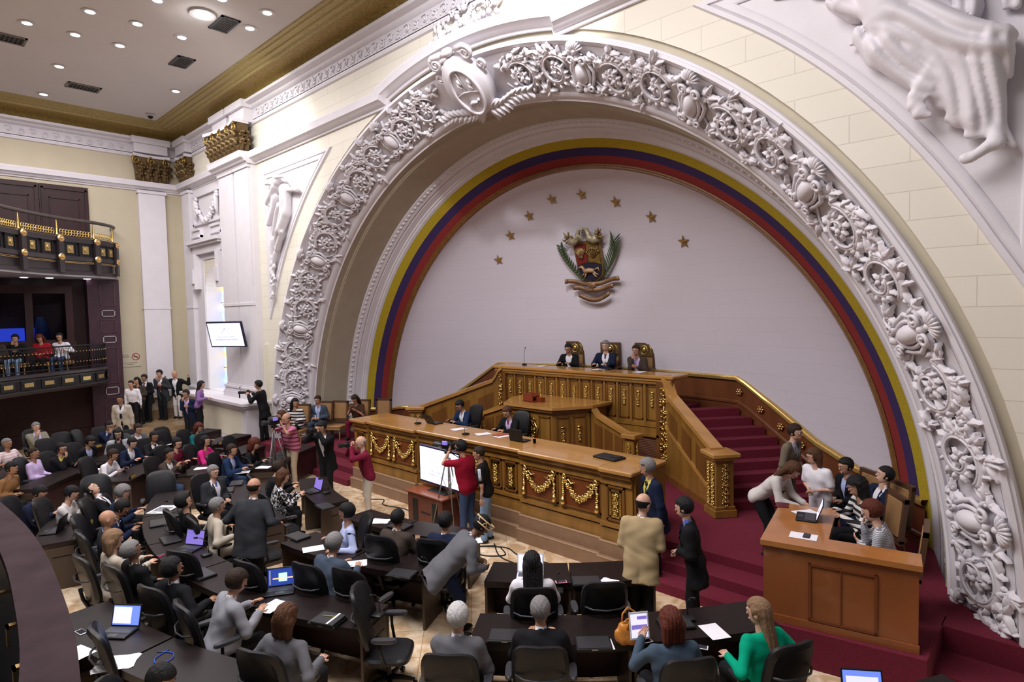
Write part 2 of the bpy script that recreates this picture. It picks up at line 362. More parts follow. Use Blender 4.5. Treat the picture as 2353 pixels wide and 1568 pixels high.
ring([(8.12, .70), (8.10, .66), (8.05, .70), (8.02, .78), (8.02, .82), (7.98, .84)], PLASTER, 'white inner rim of the arch')
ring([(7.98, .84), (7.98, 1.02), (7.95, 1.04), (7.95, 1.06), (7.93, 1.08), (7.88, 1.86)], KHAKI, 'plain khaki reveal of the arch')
ring([(7.88, 1.86), (7.84, 1.87), (7.78, 2.02), (7.76, 2.06), (7.79, 2.07), (7.79, 2.10)], PLASTER, 'white egg and dart moulding inside the arch')
ring([(7.79, 2.10), (7.74, 2.11), (7.70, 2.26), (7.66, 2.28), (7.66, 2.31), (7.62, 2.33), (7.59, 2.40)], PLASTER, 'white smooth moulding beside the tricolour band')
ring([(7.59, 2.41), (7.43, 2.58)], mat('yellow_band', (.52, .38, .015), .9, var=.35, vscale=60), 'yellow stripe of the tricolour arch band')
ring([(7.43, 2.58), (7.28, 2.74)], mat('blue_band', (.045, .022, .115), .9, var=.35, vscale=60), 'dark blue stripe of the tricolour arch band')
ring([(7.28, 2.74), (7.12, 2.90)], mat('red_band', (.27, .022, .02), .9, var=.3, vscale=60), 'red stripe of the tricolour arch band')
ring([(7.12, 2.90), (7.13, 2.87), (7.10, 2.86), (7.08, 2.90), (7.06, 2.90), (7.03, 2.96), (7.04, 3.0)], mat('rail_brown', (.24, .11, .03), .4, var=.3, vscale=10), 'brown and gold rail edging the white niche')
# egg and dart relief, sits on the moulding
ed = MB()
for i in range(150):
    a = PI * (i + .5) / 150; r = 7.815; y = 1.95
    Mx = Matrix.Rotation(-a, 3, 'Y'); ed.ball((r * cos(a), y, ZC + r * sin(a)), (.03, .065, .055), 6, 4, M=Mx)
    a2 = PI * (i) / 150; Mx = Matrix.Rotation(-a2, 3, 'Y'); ed.ball((r * cos(a2), y + .01, ZC + r * sin(a2)), (.02, .06, .012), 5, 3, M=Mx)
trim(ed, PLASTER, 'all', 'carved egg and dart relief inside the arch')
# the niche: quarter of an ellipsoid, vertical below the springing
nm = MB(); vs = []; fs = []; nu, nv = 60, 44
for j in range(nv + 1):
    f = PI * j / nv                                        # longitude left->right
    for i in range(nu + 1):
        e = PI / 2 * i / nu                                # elevation
        vs.append((-7.05 * cos(f) * cos(e), 2.97 + 2.05 * sin(f) * cos(e), ZC + 7.05 * sin(e)))
for j in range(nv):
    for i in range(nu): a = j * (nu + 1) + i; fs.append((a, a + nu + 1, a + nu + 2, a + 1))
nm.add(vs, fs); k0 = len(nm.v)
for j in range(nv + 1): f = PI * j / nv; nm.v += [(-7.05 * cos(f), 2.97 + 2.05 * sin(f), 0), (-7.05 * cos(f), 2.97 + 2.05 * sin(f), ZC)]
for j in range(nv): a = k0 + 2 * j; nm.f.append((a, a + 2, a + 3, a + 1)); nm.mi.append(0)
S(nm, 'wall_niche', NICHE, 'all', 'white half-domed niche wall behind the rostrum')

# --- swept mouldings in the plane of the arch wall
def sweep(path, prof, closed=False):
    mb = MB(); n = len(path); m = len(prof); vs = []
    for i, (x, z) in enumerate(path):
        a = path[i - 1] if (i or closed) else path[i]; b = path[(i + 1) % n] if (i < n - 1 or closed) else path[i]
        t1 = Vector((x - a[0], z - a[1])); t2 = Vector((b[0] - x, b[1] - z))
        if t1.length < 1e-6: t1 = t2
        if t2.length < 1e-6: t2 = t1
        t1.normalize(); t2.normalize(); t = (t1 + t2).normalized(); nn = Vector((-t.y, t.x)); k = 1 / max(.3, t.dot(t1))
        for o, y in prof: vs.append((x + nn.x * o * k, y, z + nn.y * o * k))
    fs = []
    for i in range(n if closed else n - 1):
        j = (i + 1) % n
        for q in range(m - 1): fs.append((i * m + q, i * m + q + 1, j * m + q + 1, j * m + q))
    mb.add(vs, fs)
    if not closed: mb.f += [tuple(range(m)), tuple(range((n - 1) * m + m - 1, (n - 1) * m - 1, -1))]; mb.mi += [0, 0]
    return mb
aa = math.acos(2.4 / 8.96)
arc = [(8.96 * cos(t), ZC + 8.96 * sin(t)) for t in [PI - aa + (2 * aa - PI) * k / 24 for k in range(25)]]
CP = [(0, 0), (0, -.05), (.05, -.07), (.06, -.12), (.12, -.17), (.15, -.24), (.27, -.26), (.30, -.27), (.33, -.27), (.36, 0)]
trim(sweep([(WX, 8.85), (-11.95, 8.85)], CP), PLASTER, True, 'white string cornice above the window bay')
trim(sweep([(-9.4, 8.85), (-2.45, 8.87)] + arc + [(2.45, 8.87), (13, 8.87)], CP), PLASTER, True, 'white string cornice bending over the arch')
bc = MB(); vs = []
for o, y in CP: vs += [(WX - y * .8, 0, 8.85 + o), (WX - y * .8, -18, 8.85 + o)]
bc.add(vs, [(2 * i, 2 * i + 1, 2 * i + 3, 2 * i + 2) for i in range(len(CP) - 1)]); trim(bc, PLASTER, True, 'white string cornice of the back wall')
# spandrel frames
def spandrel(sx):
    r = 9.72; a0 = math.asin((4.75 - ZC) / r); a1 = math.asin((8.28 - ZC) / r)
    inner = [(r * cos(a0 + (a1 - a0) * k / 24), ZC + r * sin(a0 + (a1 - a0) * k / 24)) for k in range(25)]
    return [(sx * x, z) for x, z in inner] + [(sx * 8.72, 8.28)], a0, a1
for sx in (1, -1):
    P, a0, a1 = spandrel(sx); pr = [(.0, -.0), (0, -.03), (.03, -.05), (.1, -.05), (.13, -.02), (.14, -.05), (.2, -.05), (.22, 0)]
    if sx > 0: P = P
    else: P = P[::-1]
    trim(sweep(P, [(o, y) for o, y in pr], True), PLASTER, True, 'white moulded frame of the ' + ('right' if sx > 0 else 'left') + ' spandrel sculpture')
    bedp = MB().add([(x, -.012, z) for x, z in (P if sx > 0 else P)], [tuple(range(len(P)))]); trim(bedp, PLASTER, False, 'plain ground of the %s spandrel' % ('right' if sx > 0 else 'left'))

# --- back wall, raised marble landing, side pier
S(MB().box(WX - .2, -18, 0, WX, .1, 10.75), 'wall_back', YELLOWW, label='pale yellow back wall with the galleries')
ld = MB().box(WX, -3.3, 0, -13.6, 0, .45).box(-13.6, -3.3, 0, -13.2, 0, .30).box(-13.2, -3.3, 0, -12.8, 0, .15)
S(ld, 'floor_landing', mat('brown_marble', (.40, .27, .15), .3, var=.5, vscale=2.5), label='raised brown marble landing with steps by the back wall')
def pilaster(x0, x1, y, z0, z1, base=True, name='pilaster', side='y', label=None):
    mb = MB(); yb = 0.02
    def b(xa, xb, d, za, zb): mb.box(xa, -d, za, xb, yb, zb)
    b(x0, x1, y, z0, z1); zz = z0
    if base:
        for e, h in ((.10, .22), (.07, .08), (.05, .05), (.08, .06), (.03, .05)): b(x0 - e, x1 + e, y + e, zz, zz + h); zz += h
    b(x0 - .02, x1 + .02, y + .02, 4.52, 4.60); b(x0 - .04, x1 + .04, y + .04, z1 - .1, z1)
    if side == 'x': mb.map(lambda a, q, c: (WX - q, a, c))
    return trim(mb, PLASTER, False, label)
pilaster(-11.75, -10.62, .25, 1.5, 8.85, label='white pilaster, left of the pair carrying the wide gilded capital')
pilaster(-10.52, -9.5, .25, 1.5, 8.85, label='white pilaster beside the great arch under the wide gilded capital')
trim(MB().box(-11.85, -.18, 1.5, -9.45, .02, 8.86), PLASTER, False, 'white backing pier of the paired pilasters')
pilaster(-15.45, -14.75, .18, 1.2, 8.85, label='slim white corner pilaster left of the window')
pilaster(-1.5, -.62, .16, 1.25, 8.85, side='x', label='white pilaster on the back wall')
trim(sweep([(-11.95, 8.85), (-9.4, 8.85)], [(0, 0), (0, -.3), (.05, -.32), (.06, -.38), (.12, -.42), (.15, -.5), (.27, -.52), (.33, -.54), (.36, 0)]), PLASTER, False, 'white cornice block under the wide gilded capital')
for x0, x1 in ((-11.9, -10.75), (-10.55, -9.45)):
    trim(MB().box(x0, -.32, 10.2, x1, 0, 10.52).box(x0 - .06, -.42, 10.52, x1 + .06, 0, 10.74).box(x0 - .02, -.36, 10.1, x1 + .02, 0, 10.2), PLASTER, False, 'white frieze block above the gilded capital')
trim(MB().box(-15.6, -.28, 10.2, -14.6, 0, 10.52).box(-15.66, -.36, 10.52, -14.55, 0, 10.74), PLASTER, False, 'white frieze block above the corner capital')
trim(MB().box(WX, -1.6, 10.2, WX + .28, -.5, 10.52).box(WX, -1.68, 10.52, WX + .36, -.42, 10.74), PLASTER, False, 'white frieze block above the back wall capital')
# dado ledge under the window
da = MB().box(-14.3, -.74, .0, -9.2, 0, 1.40).box(-14.4, -.84, 1.40, -9.1, 0, 1.46).box(-14.45, -.9, 1.46, -9.05, 0, 1.54).box(-14.35, -.80, .0, -9.15, 0, .22).box(-14.1, -1.15, 0, -9.0, -.7, .10)
trim(da, PLASTER, False, 'white stone dado ledge below the window')
trim(MB().box(-13.9, -.75, .42, -9.5, -.735, 1.25), CREAMP, False, 'cream panel in the dado')
trim(MB().box(WX + .02, -1.9, .45, WX + .1, -.0, .75).box(WX, -.06, .45, -14.45, 0, .75), STONEB, False, 'brown stone skirting of the back corner')
trim(MB().box(-9.22, -.12, 1.0, -9.12, 0, 3.3), CREAMP, False, 'narrow upright strip between dado and arch')
# window hood, broken pediment, garland panel ground
hd = MB().box(-14.7, -.30, 6.72, -11.95, 0, 6.80).box(-14.78, -.38, 6.80, -11.9, 0, 6.92).box(-14.6, -.18, 6.45, -12.0, 0, 6.72)
for x in (-14.55, -12.35): hd.box(x, -.26, 5.2, x + .28, 0, 6.45).box(x + .03, -.32, 5.4, x + .25, 0, 5.9)
for x0, x1 in ((-14.6, -13.9), (-12.9, -12.1)): hd.box(x0, -.22, 7.05, x1, 0, 7.14).box(x0, -.14, 6.92, x1, 0, 7.3).box(x0, -.2, 7.3, x1, 0, 7.38)
hd.box(-14.6, -.12, 7.5, -12.0, 0, 7.56).box(-14.6, -.12, 8.5, -12.0, 0, 8.58).box(-14.6, -.12, 7.5, -14.5, 0, 8.5).box(-12.1, -.12, 7.5, -12.0, 0, 8.5)
hd.box(-14.7, -.035, 1.56, -14.02, 0, 8.84).box(-12.18, -.035, 1.56, -11.9, 0, 8.84).box(-14.02, -.035, 6.25, -12.18, 0, 8.84)
trim(hd, PLASTER, False, 'white hood and broken pediment over the window')
# ================================================================ CARVED ORNAMENT
def bandmap(ang, ro=8.72):
    def f(u, v, h):
        r = ro - v * .653 - h * .758; y = v * .758 - h * .653; a = math.radians(ang) - u / 8.4
        return (r * cos(a), y, ZC + r * sin(a))
    return f
def spiral(mb, cu, cv, r0, r1, turns, a0, sgn, t0, t1, h0=.03, n=30, mi=0):
    pts = []; rs = []
    for i in range(n):
        q = i / (n - 1); a = a0 + sgn * turns * 2 * PI * q; r = r0 + (r1 - r0) * q
        pts.append((cu + r * cos(a), cv + r * sin(a), h0 + .02 * q)); rs.append(t0 + (t1 - t0) * q)
    mb.tube(pts, rs, 6, mi=mi); return pts
def leaf(mb, cu, cv, a, L, W, h=.04, T=.035, mi=0):      # serrated acanthus lobe: arched midrib, edges sunk in the ground, tip curling up
    ca, sa = cos(a), sin(a); vs = []; n = 7; W = W * 1.35; L = L * 1.12
    for i in range(n):
        q = i / (n - 1); w_ = W * (sin(PI * (.12 + .85 * q ** .8))) * (1.15 if i % 2 else .78); x = L * q; bend = .18 * L * q * q
        hc = h - .01 + T * 1.5 * sin(PI * min(1, q + .08)) + .035 * q ** 3
        for o, hh in ((-1, hc - T * 1.6), (-.45, hc - T * .2), (0, hc + T * .35), (.45, hc - T * .2), (1, hc - T * 1.6)):
            y = o * w_ + bend; vs.append((cu + ca * x - sa * y, cv + sa * x + ca * y, hh))
    fs = [(i * 5 + k, (i + 1) * 5 + k, (i + 1) * 5 + k + 1, i * 5 + k + 1) for i in range(n - 1) for k in range(4)] + [(0, 1, 2, 3, 4), tuple(range(n * 5 - 1, n * 5 - 6, -1))]
    mb.add(vs, fs, mi)
def flower(mb, cu, cv, r, n=6, h=.05):
    mb.ball((cu, cv, h + .03), r * .3, 8, 5)
    for k in range(n): a = 2 * PI * k / n + .3; leaf(mb, cu + cos(a) * r * .2, cv + sin(a) * r * .2, a, r * .85, r * .3, h, r * .2)
def scrollpanel(seed):
    rd = random.Random(seed); mb = MB()
    for cu, s, cv in ((-.44, 1, .52), (.40, -1, .46)):
        a0 = -2.6 if s > 0 else -.5
        spiral(mb, cu, cv, .38, .13, 1.15, a0, s, .046, .032, .045, 34); spiral(mb, cu, cv, .34, .10, 1.15, a0 + .1, s, .02, .014, .075, 30)
        for k in range(15):          # acanthus lobes fringing the scroll, inside and out
            q = k / 14; a = a0 + s * 1.15 * 2 * PI * q; rr = .37 - .24 * q
            leaf(mb, cu + cos(a) * (rr + .01), cv + sin(a) * (rr + .01), a + s * rd.uniform(.5, 1.0), rd.uniform(.09, .17) * (1 - .35 * q), rd.uniform(.026, .042), .05 + .02 * q, .035)
            if k % 2: leaf(mb, cu + cos(a) * rr, cv + sin(a) * rr, a + PI - s * .7, rd.uniform(.07, .11), .024, .05, .03)
        mb.ball((cu, cv, .045), (.085, .085, .03), 10, 6); flower(mb, cu, cv, .13 if s > 0 else .11, 5 + (s > 0), .075)
        for k in range(5): a = a0 + s * 7.2 + rd.uniform(-.5, .5); mb.ball((cu + cos(a) * .1, cv + sin(a) * .1, .07), rd.uniform(.02, .035), 6, 4)
    mb.tube([(-.95 + 1.9 * k / 26, .5 + .33 * sin(PI * (k / 26) * 2.6 + .3), .03) for k in range(27)], [.030 - .012 * abs(k - 13) / 13 for k in range(27)], 5)
    for u, v in ((0, .16), (-.45, .06), (.42, .05), (-.2, .12), (.25, .12), (.02, .86), (-.86, .22), (.84, .74), (-.82, .84), (.86, .18), (-.1, .5), (.05, .32)):
        for k in range(5): mb.ball((u + rd.uniform(-.07, .07), v + rd.uniform(-.05, .05), .05), rd.uniform(.02, .04), 6, 4)
        for k in range(6): leaf(mb, u + rd.uniform(-.03, .03), v, rd.uniform(0, 6.3), rd.uniform(.12, .22), .04, .045, .035)
    return mb
def cartouche():
    mb = MB()
    for k in range(9):           # shell fan standing on the outer rim
        a = -PI / 2 + (k - 4) * .33; Mx = Matrix.Rotation(a, 3, 'Z')
        mb.ball((cos(a) * .09, .02 + sin(a) * .09, .10), (.10, .024, .045), 6, 5, M=Mx)
    mb.ball((0, .03, .10), (.05, .05, .06), 8, 6)
    mb.ball((0, .46, .07), (.13, .22, .13), 14, 10)
    P = [(.165 * cos(t), .46 + .25 * sin(t), .09) for t in [2 * PI * k / 24 for k in range(24)]]; mb.tube(P, .028, 6, closed=True)
    for s in (-1, 1):
        spiral(mb, s * .13, .20, .085, .03, 1.4, PI / 2, s, .03, .02, .12, 18); spiral(mb, s * .15, .72, .07, .025, 1.3, -PI / 2, -s, .028, .018, .12, 18)
        mb.tube([(s * .17, .26, .08), (s * .25, .42, .06), (s * .22, .56, .07), (s * .17, .68, .09)], [.03, .035, .03, .03], 6)
        mb.tube([(s * .10, .74, .07), (s * .18, .84, .06), (s * .30, .88, .04), (s * .38, .82, .02)], [.03, .025, .02, .008], 6)
        mb.tube([(s * .2, .14, .05), (s * .32, .12, .05), (s * .38, .2, .04), (s * .33, .27, .04)], [.025, .025, .02, .012], 6)
        leaf(mb, s * .2, .1, PI / 2 - s * 1.2, .14, .03, .05)
    mb.ball((0, .78, .10), (.07, .06, .06), 8, 6); mb.ball((0, .18, .10), (.06, .04, .06), 8, 6)
    return mb
surround = thing('arch_carving', 'carved white band of scrolls, shells and cartouches around the great arch', 'carving')
angs = [171.6, 156.1, 140.6, 125.2, 109.8, 70.5, 54.9, 39.4, 23.9, 8.4]
for a in angs: cartouche().map(bandmap(a)).build('cartouche', PLASTER, surround, 'all')
pan = [163.85, 148.35, 132.9, 117.5, 103.0, 77.5, 62.7, 47.15, 31.65, 16.15, 0.65, 179.4]
for i, a in enumerate(pan): scrollpanel(i % 3).map(bandmap(a)).build('scroll_panel', PLASTER, surround, 'all')
# keystone crest leaning out from the crown of the arch
ks = MB()
out = [(.50 * cos(t) * (1 + .12 * cos(2 * t)), .32 + .68 * sin(t), 0) for t in [2 * PI * k / 40 for k in range(40)]]
ks.add([(x, y, .12) for x, y, _ in out] + [(x * .93, .32 + (y - .32) * .94, .34) for x, y, _ in out], [tuple(range(39, -1, -1)), tuple(range(40, 80))] + [(i, (i + 1) % 40, 40 + (i + 1) % 40, 40 + i) for i in range(40)])
rim = [(.34 * cos(t), .40 + .50 * sin(t), .36) for t in [2 * PI * k / 36 for k in range(36)]]; ks.tube(rim, .035, 7, closed=True)
ks.tube([(-.3, .42, .36), (-.1, .38, .37), (.12, .40, .37), (.3, .45, .36)], .016, 5); ks.tube([(0, .39, .36), (0, .1, .37), (0, -.05, .36)], .014, 5)
for u, v in ((-.15, .18), (.15, .15), (-.1, .1), (.12, .25)): leaf(ks, u, v, .8, .12, .04, .36, .03)
ks.tube([(-.14, .66, .37), (-.02, .62, .38), (.12, .64, .37)], [.02, .045, .03], 6); ks.ball((.17, .6, .37), .04, 6, 5)
for x, y in ((-.1, .66), (-.02, .66), (.08, .66), (.12, .66)): ks.tube([(x, y, .37), (x - .03, y + .09, .36)], .012, 5)
for s in (-1, 1):
    spiral(ks, s * .42, -.30, .14, .04, 1.5, -PI / 2, s, .05, .03, .25, 20); spiral(ks, s * .58, .0, .10, .03, 1.3, PI / 2, -s, .04, .025, .2, 18)
    ks.tube([(s * .2, -.42, .22), (s * .42, -.44, .24), (s * .55, -.34, .22)], [.06, .06, .04], 7)
ks.ball((0, -.42, .25), (.16, .09, .1), 10, 7)
ks.map(bandmap(89.2)).build('keystone_shield', PLASTER, surround, 'all')
lv = MB(); rd = random.Random(4)
for s in (-1, 1):
    st = [(s * (.15 + .14 * k), .92 + .03 * sin(k * .9) - .022 * k * (1 if s > 0 else .5), .22 - .012 * k) for k in range(9)]; lv.tube(st, [.03 - .0025 * k for k in range(9)], 6)
    for k, p in enumerate(st):
        for q in (-1, 1):
            a = (0 if s > 0 else PI) + q * .65; leaf(lv, p[0], p[1], a, .26 - .01 * k, .045, p[2] + .03, .03)
    for k in range(5): leaf(lv, s * .1, .85, (0 if s > 0 else PI) + rd.uniform(-1.4, 1.4), .35, .06, .2, .035)
lv.map(bandmap(89.2)).build('laurel_spray', PLASTER, surround, 'all')
# fruit spray on top of the bent cornice
fs_ = MB(); rd = random.Random(8)
for k in range(70):
    x = rd.gauss(0, .45); z = 9.72 + abs(rd.gauss(0, .16)) * max(0, 1 - abs(x) / 1.1); fs_.ball((x + .15, -.13 + rd.uniform(-.05, .05), z), rd.uniform(.035, .08), 7, 5)
for k in range(26):
    x = rd.uniform(-.8, .9); a = rd.uniform(.3, PI - .3); Mx = Matrix.Rotation(-a, 3, 'Y'); L = rd.uniform(.1, .24)
    z = 9.75 + .3 * max(0, 1 - abs(x)); fs_.ball((x + .15 + cos(a) * L, -.12, z + sin(a) * L * .8), (L * .6, .03, .035), 6, 5, M=Mx)
tag(fs_.build('fruit_spray', PLASTER, None, 'all'), 'white carved spray of fruit and leaves on the cornice above the keystone', 'carving')

# spandrel sculptures (draped figures in high relief)
def folds(X, Z, a, k, amp):
    ph = (X * cos(a) + Z * sin(a)) * k + 1.6 * np.sin((Z * cos(a) - X * sin(a)) * 4.3 + k)
    return amp * 1.3 * (1 - 2 * np.sqrt(.04 + .96 * np.sin(.5 * ph) ** 2))
def relief(name, prims, lo, hi, h, label, sgn=1):
    def f(X, Y, Z):
        D = np.full(X.shape, 9.0)
        for p in prims:
            d = cap(X, Y * 1.0, Z, p[0], p[1], p[2], p[3])
            if len(p) > 4: d = d + folds(X, Z, math.atan2(p[1][2] - p[0][2], p[1][0] - p[0][0]) + PI / 2, p[5] * 1.25, p[6] * 1.3)
            D = smin(D, d, .05)
        return np.maximum(D, Y - .0)
    P, Q = snets(f, lo, hi, h)
    if sgn < 0: P[:, 0] *= -1; Q = Q[:, ::-1]
    return tag(npmesh(name, P, Q, PLASTER), label, 'sculpture')
Yr = -.12
pr = [((7.62, Yr, 7.35), (8.42, Yr - .12, 6.80), .30, .20, 2.3, 26, .022),       # thigh under drapery
      ((8.42, Yr - .12, 6.80), (8.44, Yr, 6.05), .19, .10, .2, 34, .02),          # shin
      ((8.05, Yr, 6.95), (8.25, Yr, 6.15), .24, .14, 1.2, 24, .022),
      ((7.50, Yr, 7.10), (7.95, Yr, 6.50), .26, .12, .8, 28, .022),               # hanging drapery
      ((7.95, Yr, 6.60), (8.25, Yr + .05, 6.10), .14, .08, 1.0, 30, .02),
      ((8.44, Yr, 6.02), (8.50, Yr - .1, 5.78), .09, .06),                        # ankle
      ((8.46, Yr - .1, 5.80), (8.28, Yr - .16, 5.66), .07, .045),                 # foot
      ((8.52, Yr, 5.95), (8.62, Yr, 5.75), .05, .03),
      ((7.50, Yr - .05, 7.45), (7.35, Yr - .08, 8.15), .27, .30),                 # torso
      ((7.52, Yr - .2, 7.95), (7.20, Yr - .2, 7.98), .13, .12),                   # chest
      ((7.30, Yr, 8.3), (6.98, Yr - .08, 7.78), .11, .09), ((6.98, Yr - .08, 7.74), (7.42, Yr - .16, 7.42), .085, .06),   # arm and forearm
      ((7.25, Yr + .05, 7.9), (6.7, Yr + .08, 8.05), .14, .08, 0, 34, .02), ((7.1, Yr + .05, 7.62), (6.85, Yr + .08, 7.85), .10, .06, 0, 34, .02), ((8.05, Yr, 8.3), (8.25, Yr + .05, 7.3), .13, .12, 0, 34, .022), ((7.75, Yr, 6.95), (8.15, Yr, 6.45), .2, .1, 0, 34, .022), ((8.2, Yr, 6.7), (8.3, Yr, 6.05), .15, .1, 0, 34, .022),
      ((7.42, Yr - .16, 7.42), (7.50, Yr - .18, 7.34), .06, .05),
      ((7.70, Yr, 8.10), (8.15, Yr, 7.45), .09, .07), ((8.10, Yr, 7.25), (8.30, Yr - .02, 8.25), .035, .05),    # arm, torch
      ((8.30, Yr, 8.2), (8.45, Yr, 7.5), .12, .05, 1.3, 22, .02), ((8.5, Yr + .03, 8.2), (8.58, Yr + .03, 7.2), .1, .05, 1.5, 26, .02),
      ((6.75, Yr + .08, 8.1), (6.2, Yr + .1, 8.2), .10, .05, .7, 30, .02),
      ((7.2, Yr, 7.3), (7.35, Yr, 6.98), .12, .07, .3, 30, .02)]
rd = random.Random(3)
for k in range(11):               # rippling hem
    q = k / 10; x = 7.55 + .25 * sin(q * 5) + .5 * q; z = 7.25 - 1.0 * q; pr.append(((x, Yr - .12, z), (x + .1, Yr - .14, z - .05), .075, .03))
for k in range(9): x = 7.4 + rd.uniform(-.1, .15); z = 7.3 + rd.uniform(-.12, .12); pr.append(((x, Yr - .15, z), (x + .02, Yr - .16, z), .04, .035))
for k in range(7): q = k / 6; x = 8.0 + .35 * q; z = 6.35 - .42 * q + .05 * sin(k * 2.2); pr.append(((x - .05, Yr, z), (x + .06, Yr - .04, z - .03), .05, .03))
for k in range(5): pr.append(((8.30 - .02 * k, Yr - .14, 5.69 - .0 * k), (8.235 + .012 * k - .02 * k, Yr - .17, 5.635 + .012 * k), .022, .018))
relief('draped_figure', pr, (5.9, -.55, 5.3), (8.72, .02, 8.5), .021, 'large white draped figure carved in the right spandrel')
pl = [((7.35, Yr, 7.72), (7.40, Yr, 7.10), .17, .15, 1.2, 28, .02), ((7.40, Yr, 7.10), (7.62, Yr - .08, 6.62), .15, .11, .3, 30, .02), ((7.62, Yr - .08, 6.62), (8.0, Yr, 6.15), .12, .08, .8, 30, .02),
      ((8.0, Yr, 6.15), (8.3, Yr, 5.75), .07, .05), ((7.75, Yr - .05, 8.02), (7.70, Yr - .05, 8.06), .12, .11), ((7.35, Yr, 7.75), (6.62, Yr - .05, 7.62), .08, .06),
      ((6.62, Yr - .05, 7.62), (7.2, Yr - .1, 8.08), .06, .05), ((7.2, Yr - .1, 8.08), (7.75, Yr - .15, 8.14), .055, .045), ((7.9, Yr, 7.9), (8.4, Yr, 7.5), .15, .1, .8, 26, .02),
      ((8.0, Yr, 7.6), (8.45, Yr, 6.9), .1, .06, 1.1, 30, .02), ((7.7, Yr, 7.3), (8.2, Yr, 6.6), .12, .06, 1.1, 30, .02), ((8.3, Yr, 6.4), (8.55, Yr, 5.3), .07, .04, .3, 30, .015),
      ((8.1, Yr, 6.0), (8.5, Yr, 5.2), .06, .03, 1, 30, .015), ((7.9, Yr, 8.05), (8.5, Yr, 8.1), .07, .05, .5, 30, .02)]
for k in range(14): x = 8.35 + rd.uniform(-.12, .12); z = 5.9 - k * .09; pl.append(((x, Yr, z), (x + .05, Yr - .03, z - .04), .045, .03))
relief('draped_figure', pl, (6.1, -.45, 4.6), (8.72, .02, 8.45), .028, 'small white figure with raised arm carved in the left spandrel', -1)

# gilded capitals
def capital(label, wdt, dep, n):
    t = thing('gilded_capital', label, 'capital'); c = MB()
    c.add([(-wdt / 2 + .08, 0, 0), (wdt / 2 - .08, 0, 0), (wdt / 2 - .08, -dep * .55, 0), (-wdt / 2 + .08, -dep * .55, 0), (-wdt / 2, 0, .84), (wdt / 2, 0, .84), (wdt / 2, -dep * .8, .84), (-wdt / 2, -dep * .8, .84)],
          [(0, 3, 2, 1), (4, 5, 6, 7), (0, 1, 5, 4), (1, 2, 6, 5), (2, 3, 7, 6), (3, 0, 4, 7)]); c.build('bell', BRONZE, t)
    lf = MB(); rd = random.Random(n)
    def lea(x, y, z, H, W, ny, nx=0):
        pts = [(x + nx * o, y + ny * o, z + zz) for o, zz in ((0, 0), (.03, H * .4), (.07, H * .75), (.16, H), (.22, H * .92), (.22, H * .8))]
        lf.tube(pts, [W * .5, W * .62, W * .6, W * .5, W * .35, W * .15], 7)
        for s in (-1, 1): lf.ball((x + s * W * .5 * (1 if not nx else 0) + nx * .12, y + ny * .12 + (s * W * .5 if nx else 0), z + H * .7), (W * .3, W * .3, W * .4), 6, 4)
    for row, (z, H, off) in enumerate(((.0, .34, 0), (.22, .36, .5))):
        for k in range(n): lea(-wdt / 2 + wdt * (k + .5 + off * (.5 if k < n - 1 else 0)) / n, -dep * (.55 + .1 * row), z, H, wdt / n * .62, -1)
        for k in range(2): lea(wdt / 2 - .05, -dep * (.15 + .35 * k), z, H, .13, 0, 1)
    lf.build('acanthus_leaves', BRONZE, t, 'all')
    vo = MB()
    for x in [-wdt / 2 + .05, wdt / 2 - .05] + ([0.0, -wdt * .25, wdt * .25] if wdt > 1.4 else [0.0]):
        P = []
        for i in range(22): q = i / 21; a = PI / 2 + q * 8.5; r = .14 * (1 - q * .75); P.append((x + r * cos(a), -dep * .9 - .03, .70 + r * sin(a)))
        vo.tube(P, [.035 - .001 * i for i in range(22)], 6)
    vo.build('volutes', mat('gilt_volute', (.45, .29, .09), .35, metal=.8, var=.3), t, 'all')
    ab = MB(); m = 16; pts = []
    for i in range(m + 1): q = i / m; x = -wdt / 2 - .05 + (wdt + .1) * q; pts.append((x, -dep * (1.05 - .38 * sin(PI * q)) - .04))
    ab.prism(pts + [(wdt / 2 + .05, 0), (-wdt / 2 - .05, 0)], .84, .94); ab.build('abacus', PLASTER, t)
    return t
t = capital('wide dark gilded acanthus capital on the paired pilasters', 2.3, .42, 7); t.location = (-10.65, -.18, 9.2)
t = capital('dark gilded capital at the corner, left of the window', .85, .26, 3); t.location = (-15.1, -.01, 9.2)
t = capital('dark gilded capital on the back wall pilaster', 1.1, .3, 4); t.location = (WX, -1.05, 9.2); t.rotation_euler = (0, 0, PI / 2)
# frieze scroll relief
fr = MB()
for i in range(60):
    x = -15.3 + .31 * i
    if -11.95 < x < -9.4 or x > 3.2: continue
    s = 1 if i % 2 else -1
    P = [(x + r * cos(a), -.055, 10.35 + s * r * sin(a)) for a, r in [(-2.5 + .5 * k, .115 - .007 * k) for k in range(13)]]; fr.tube(P, .014, 4)
    fr.ball((x, -.055, 10.35), (.03, .02, .03), 6, 4)
    for a in (.5, 2.1, 3.9, 5.3): fr.ball((x + .13 * cos(a), -.05, 10.35 + .12 * sin(a)), (.03, .012, .018), 5, 3, M=Matrix.Rotation(-a, 3, 'Y'))
for i in range(22):
    y = -1.95 - .31 * i; s = 1 if i % 2 else -1
    P = [(WX + .055, y + r * cos(a), 10.35 + s * r * sin(a)) for a, r in [(-2.5 + .5 * k, .115 - .007 * k) for k in range(13)]]; fr.tube(P, .014, 4)
    fr.ball((WX + .055, y, 10.35), (.02, .03, .03), 6, 4)
trim(fr, PLASTER, 'all', 'fine scroll relief of the white frieze')
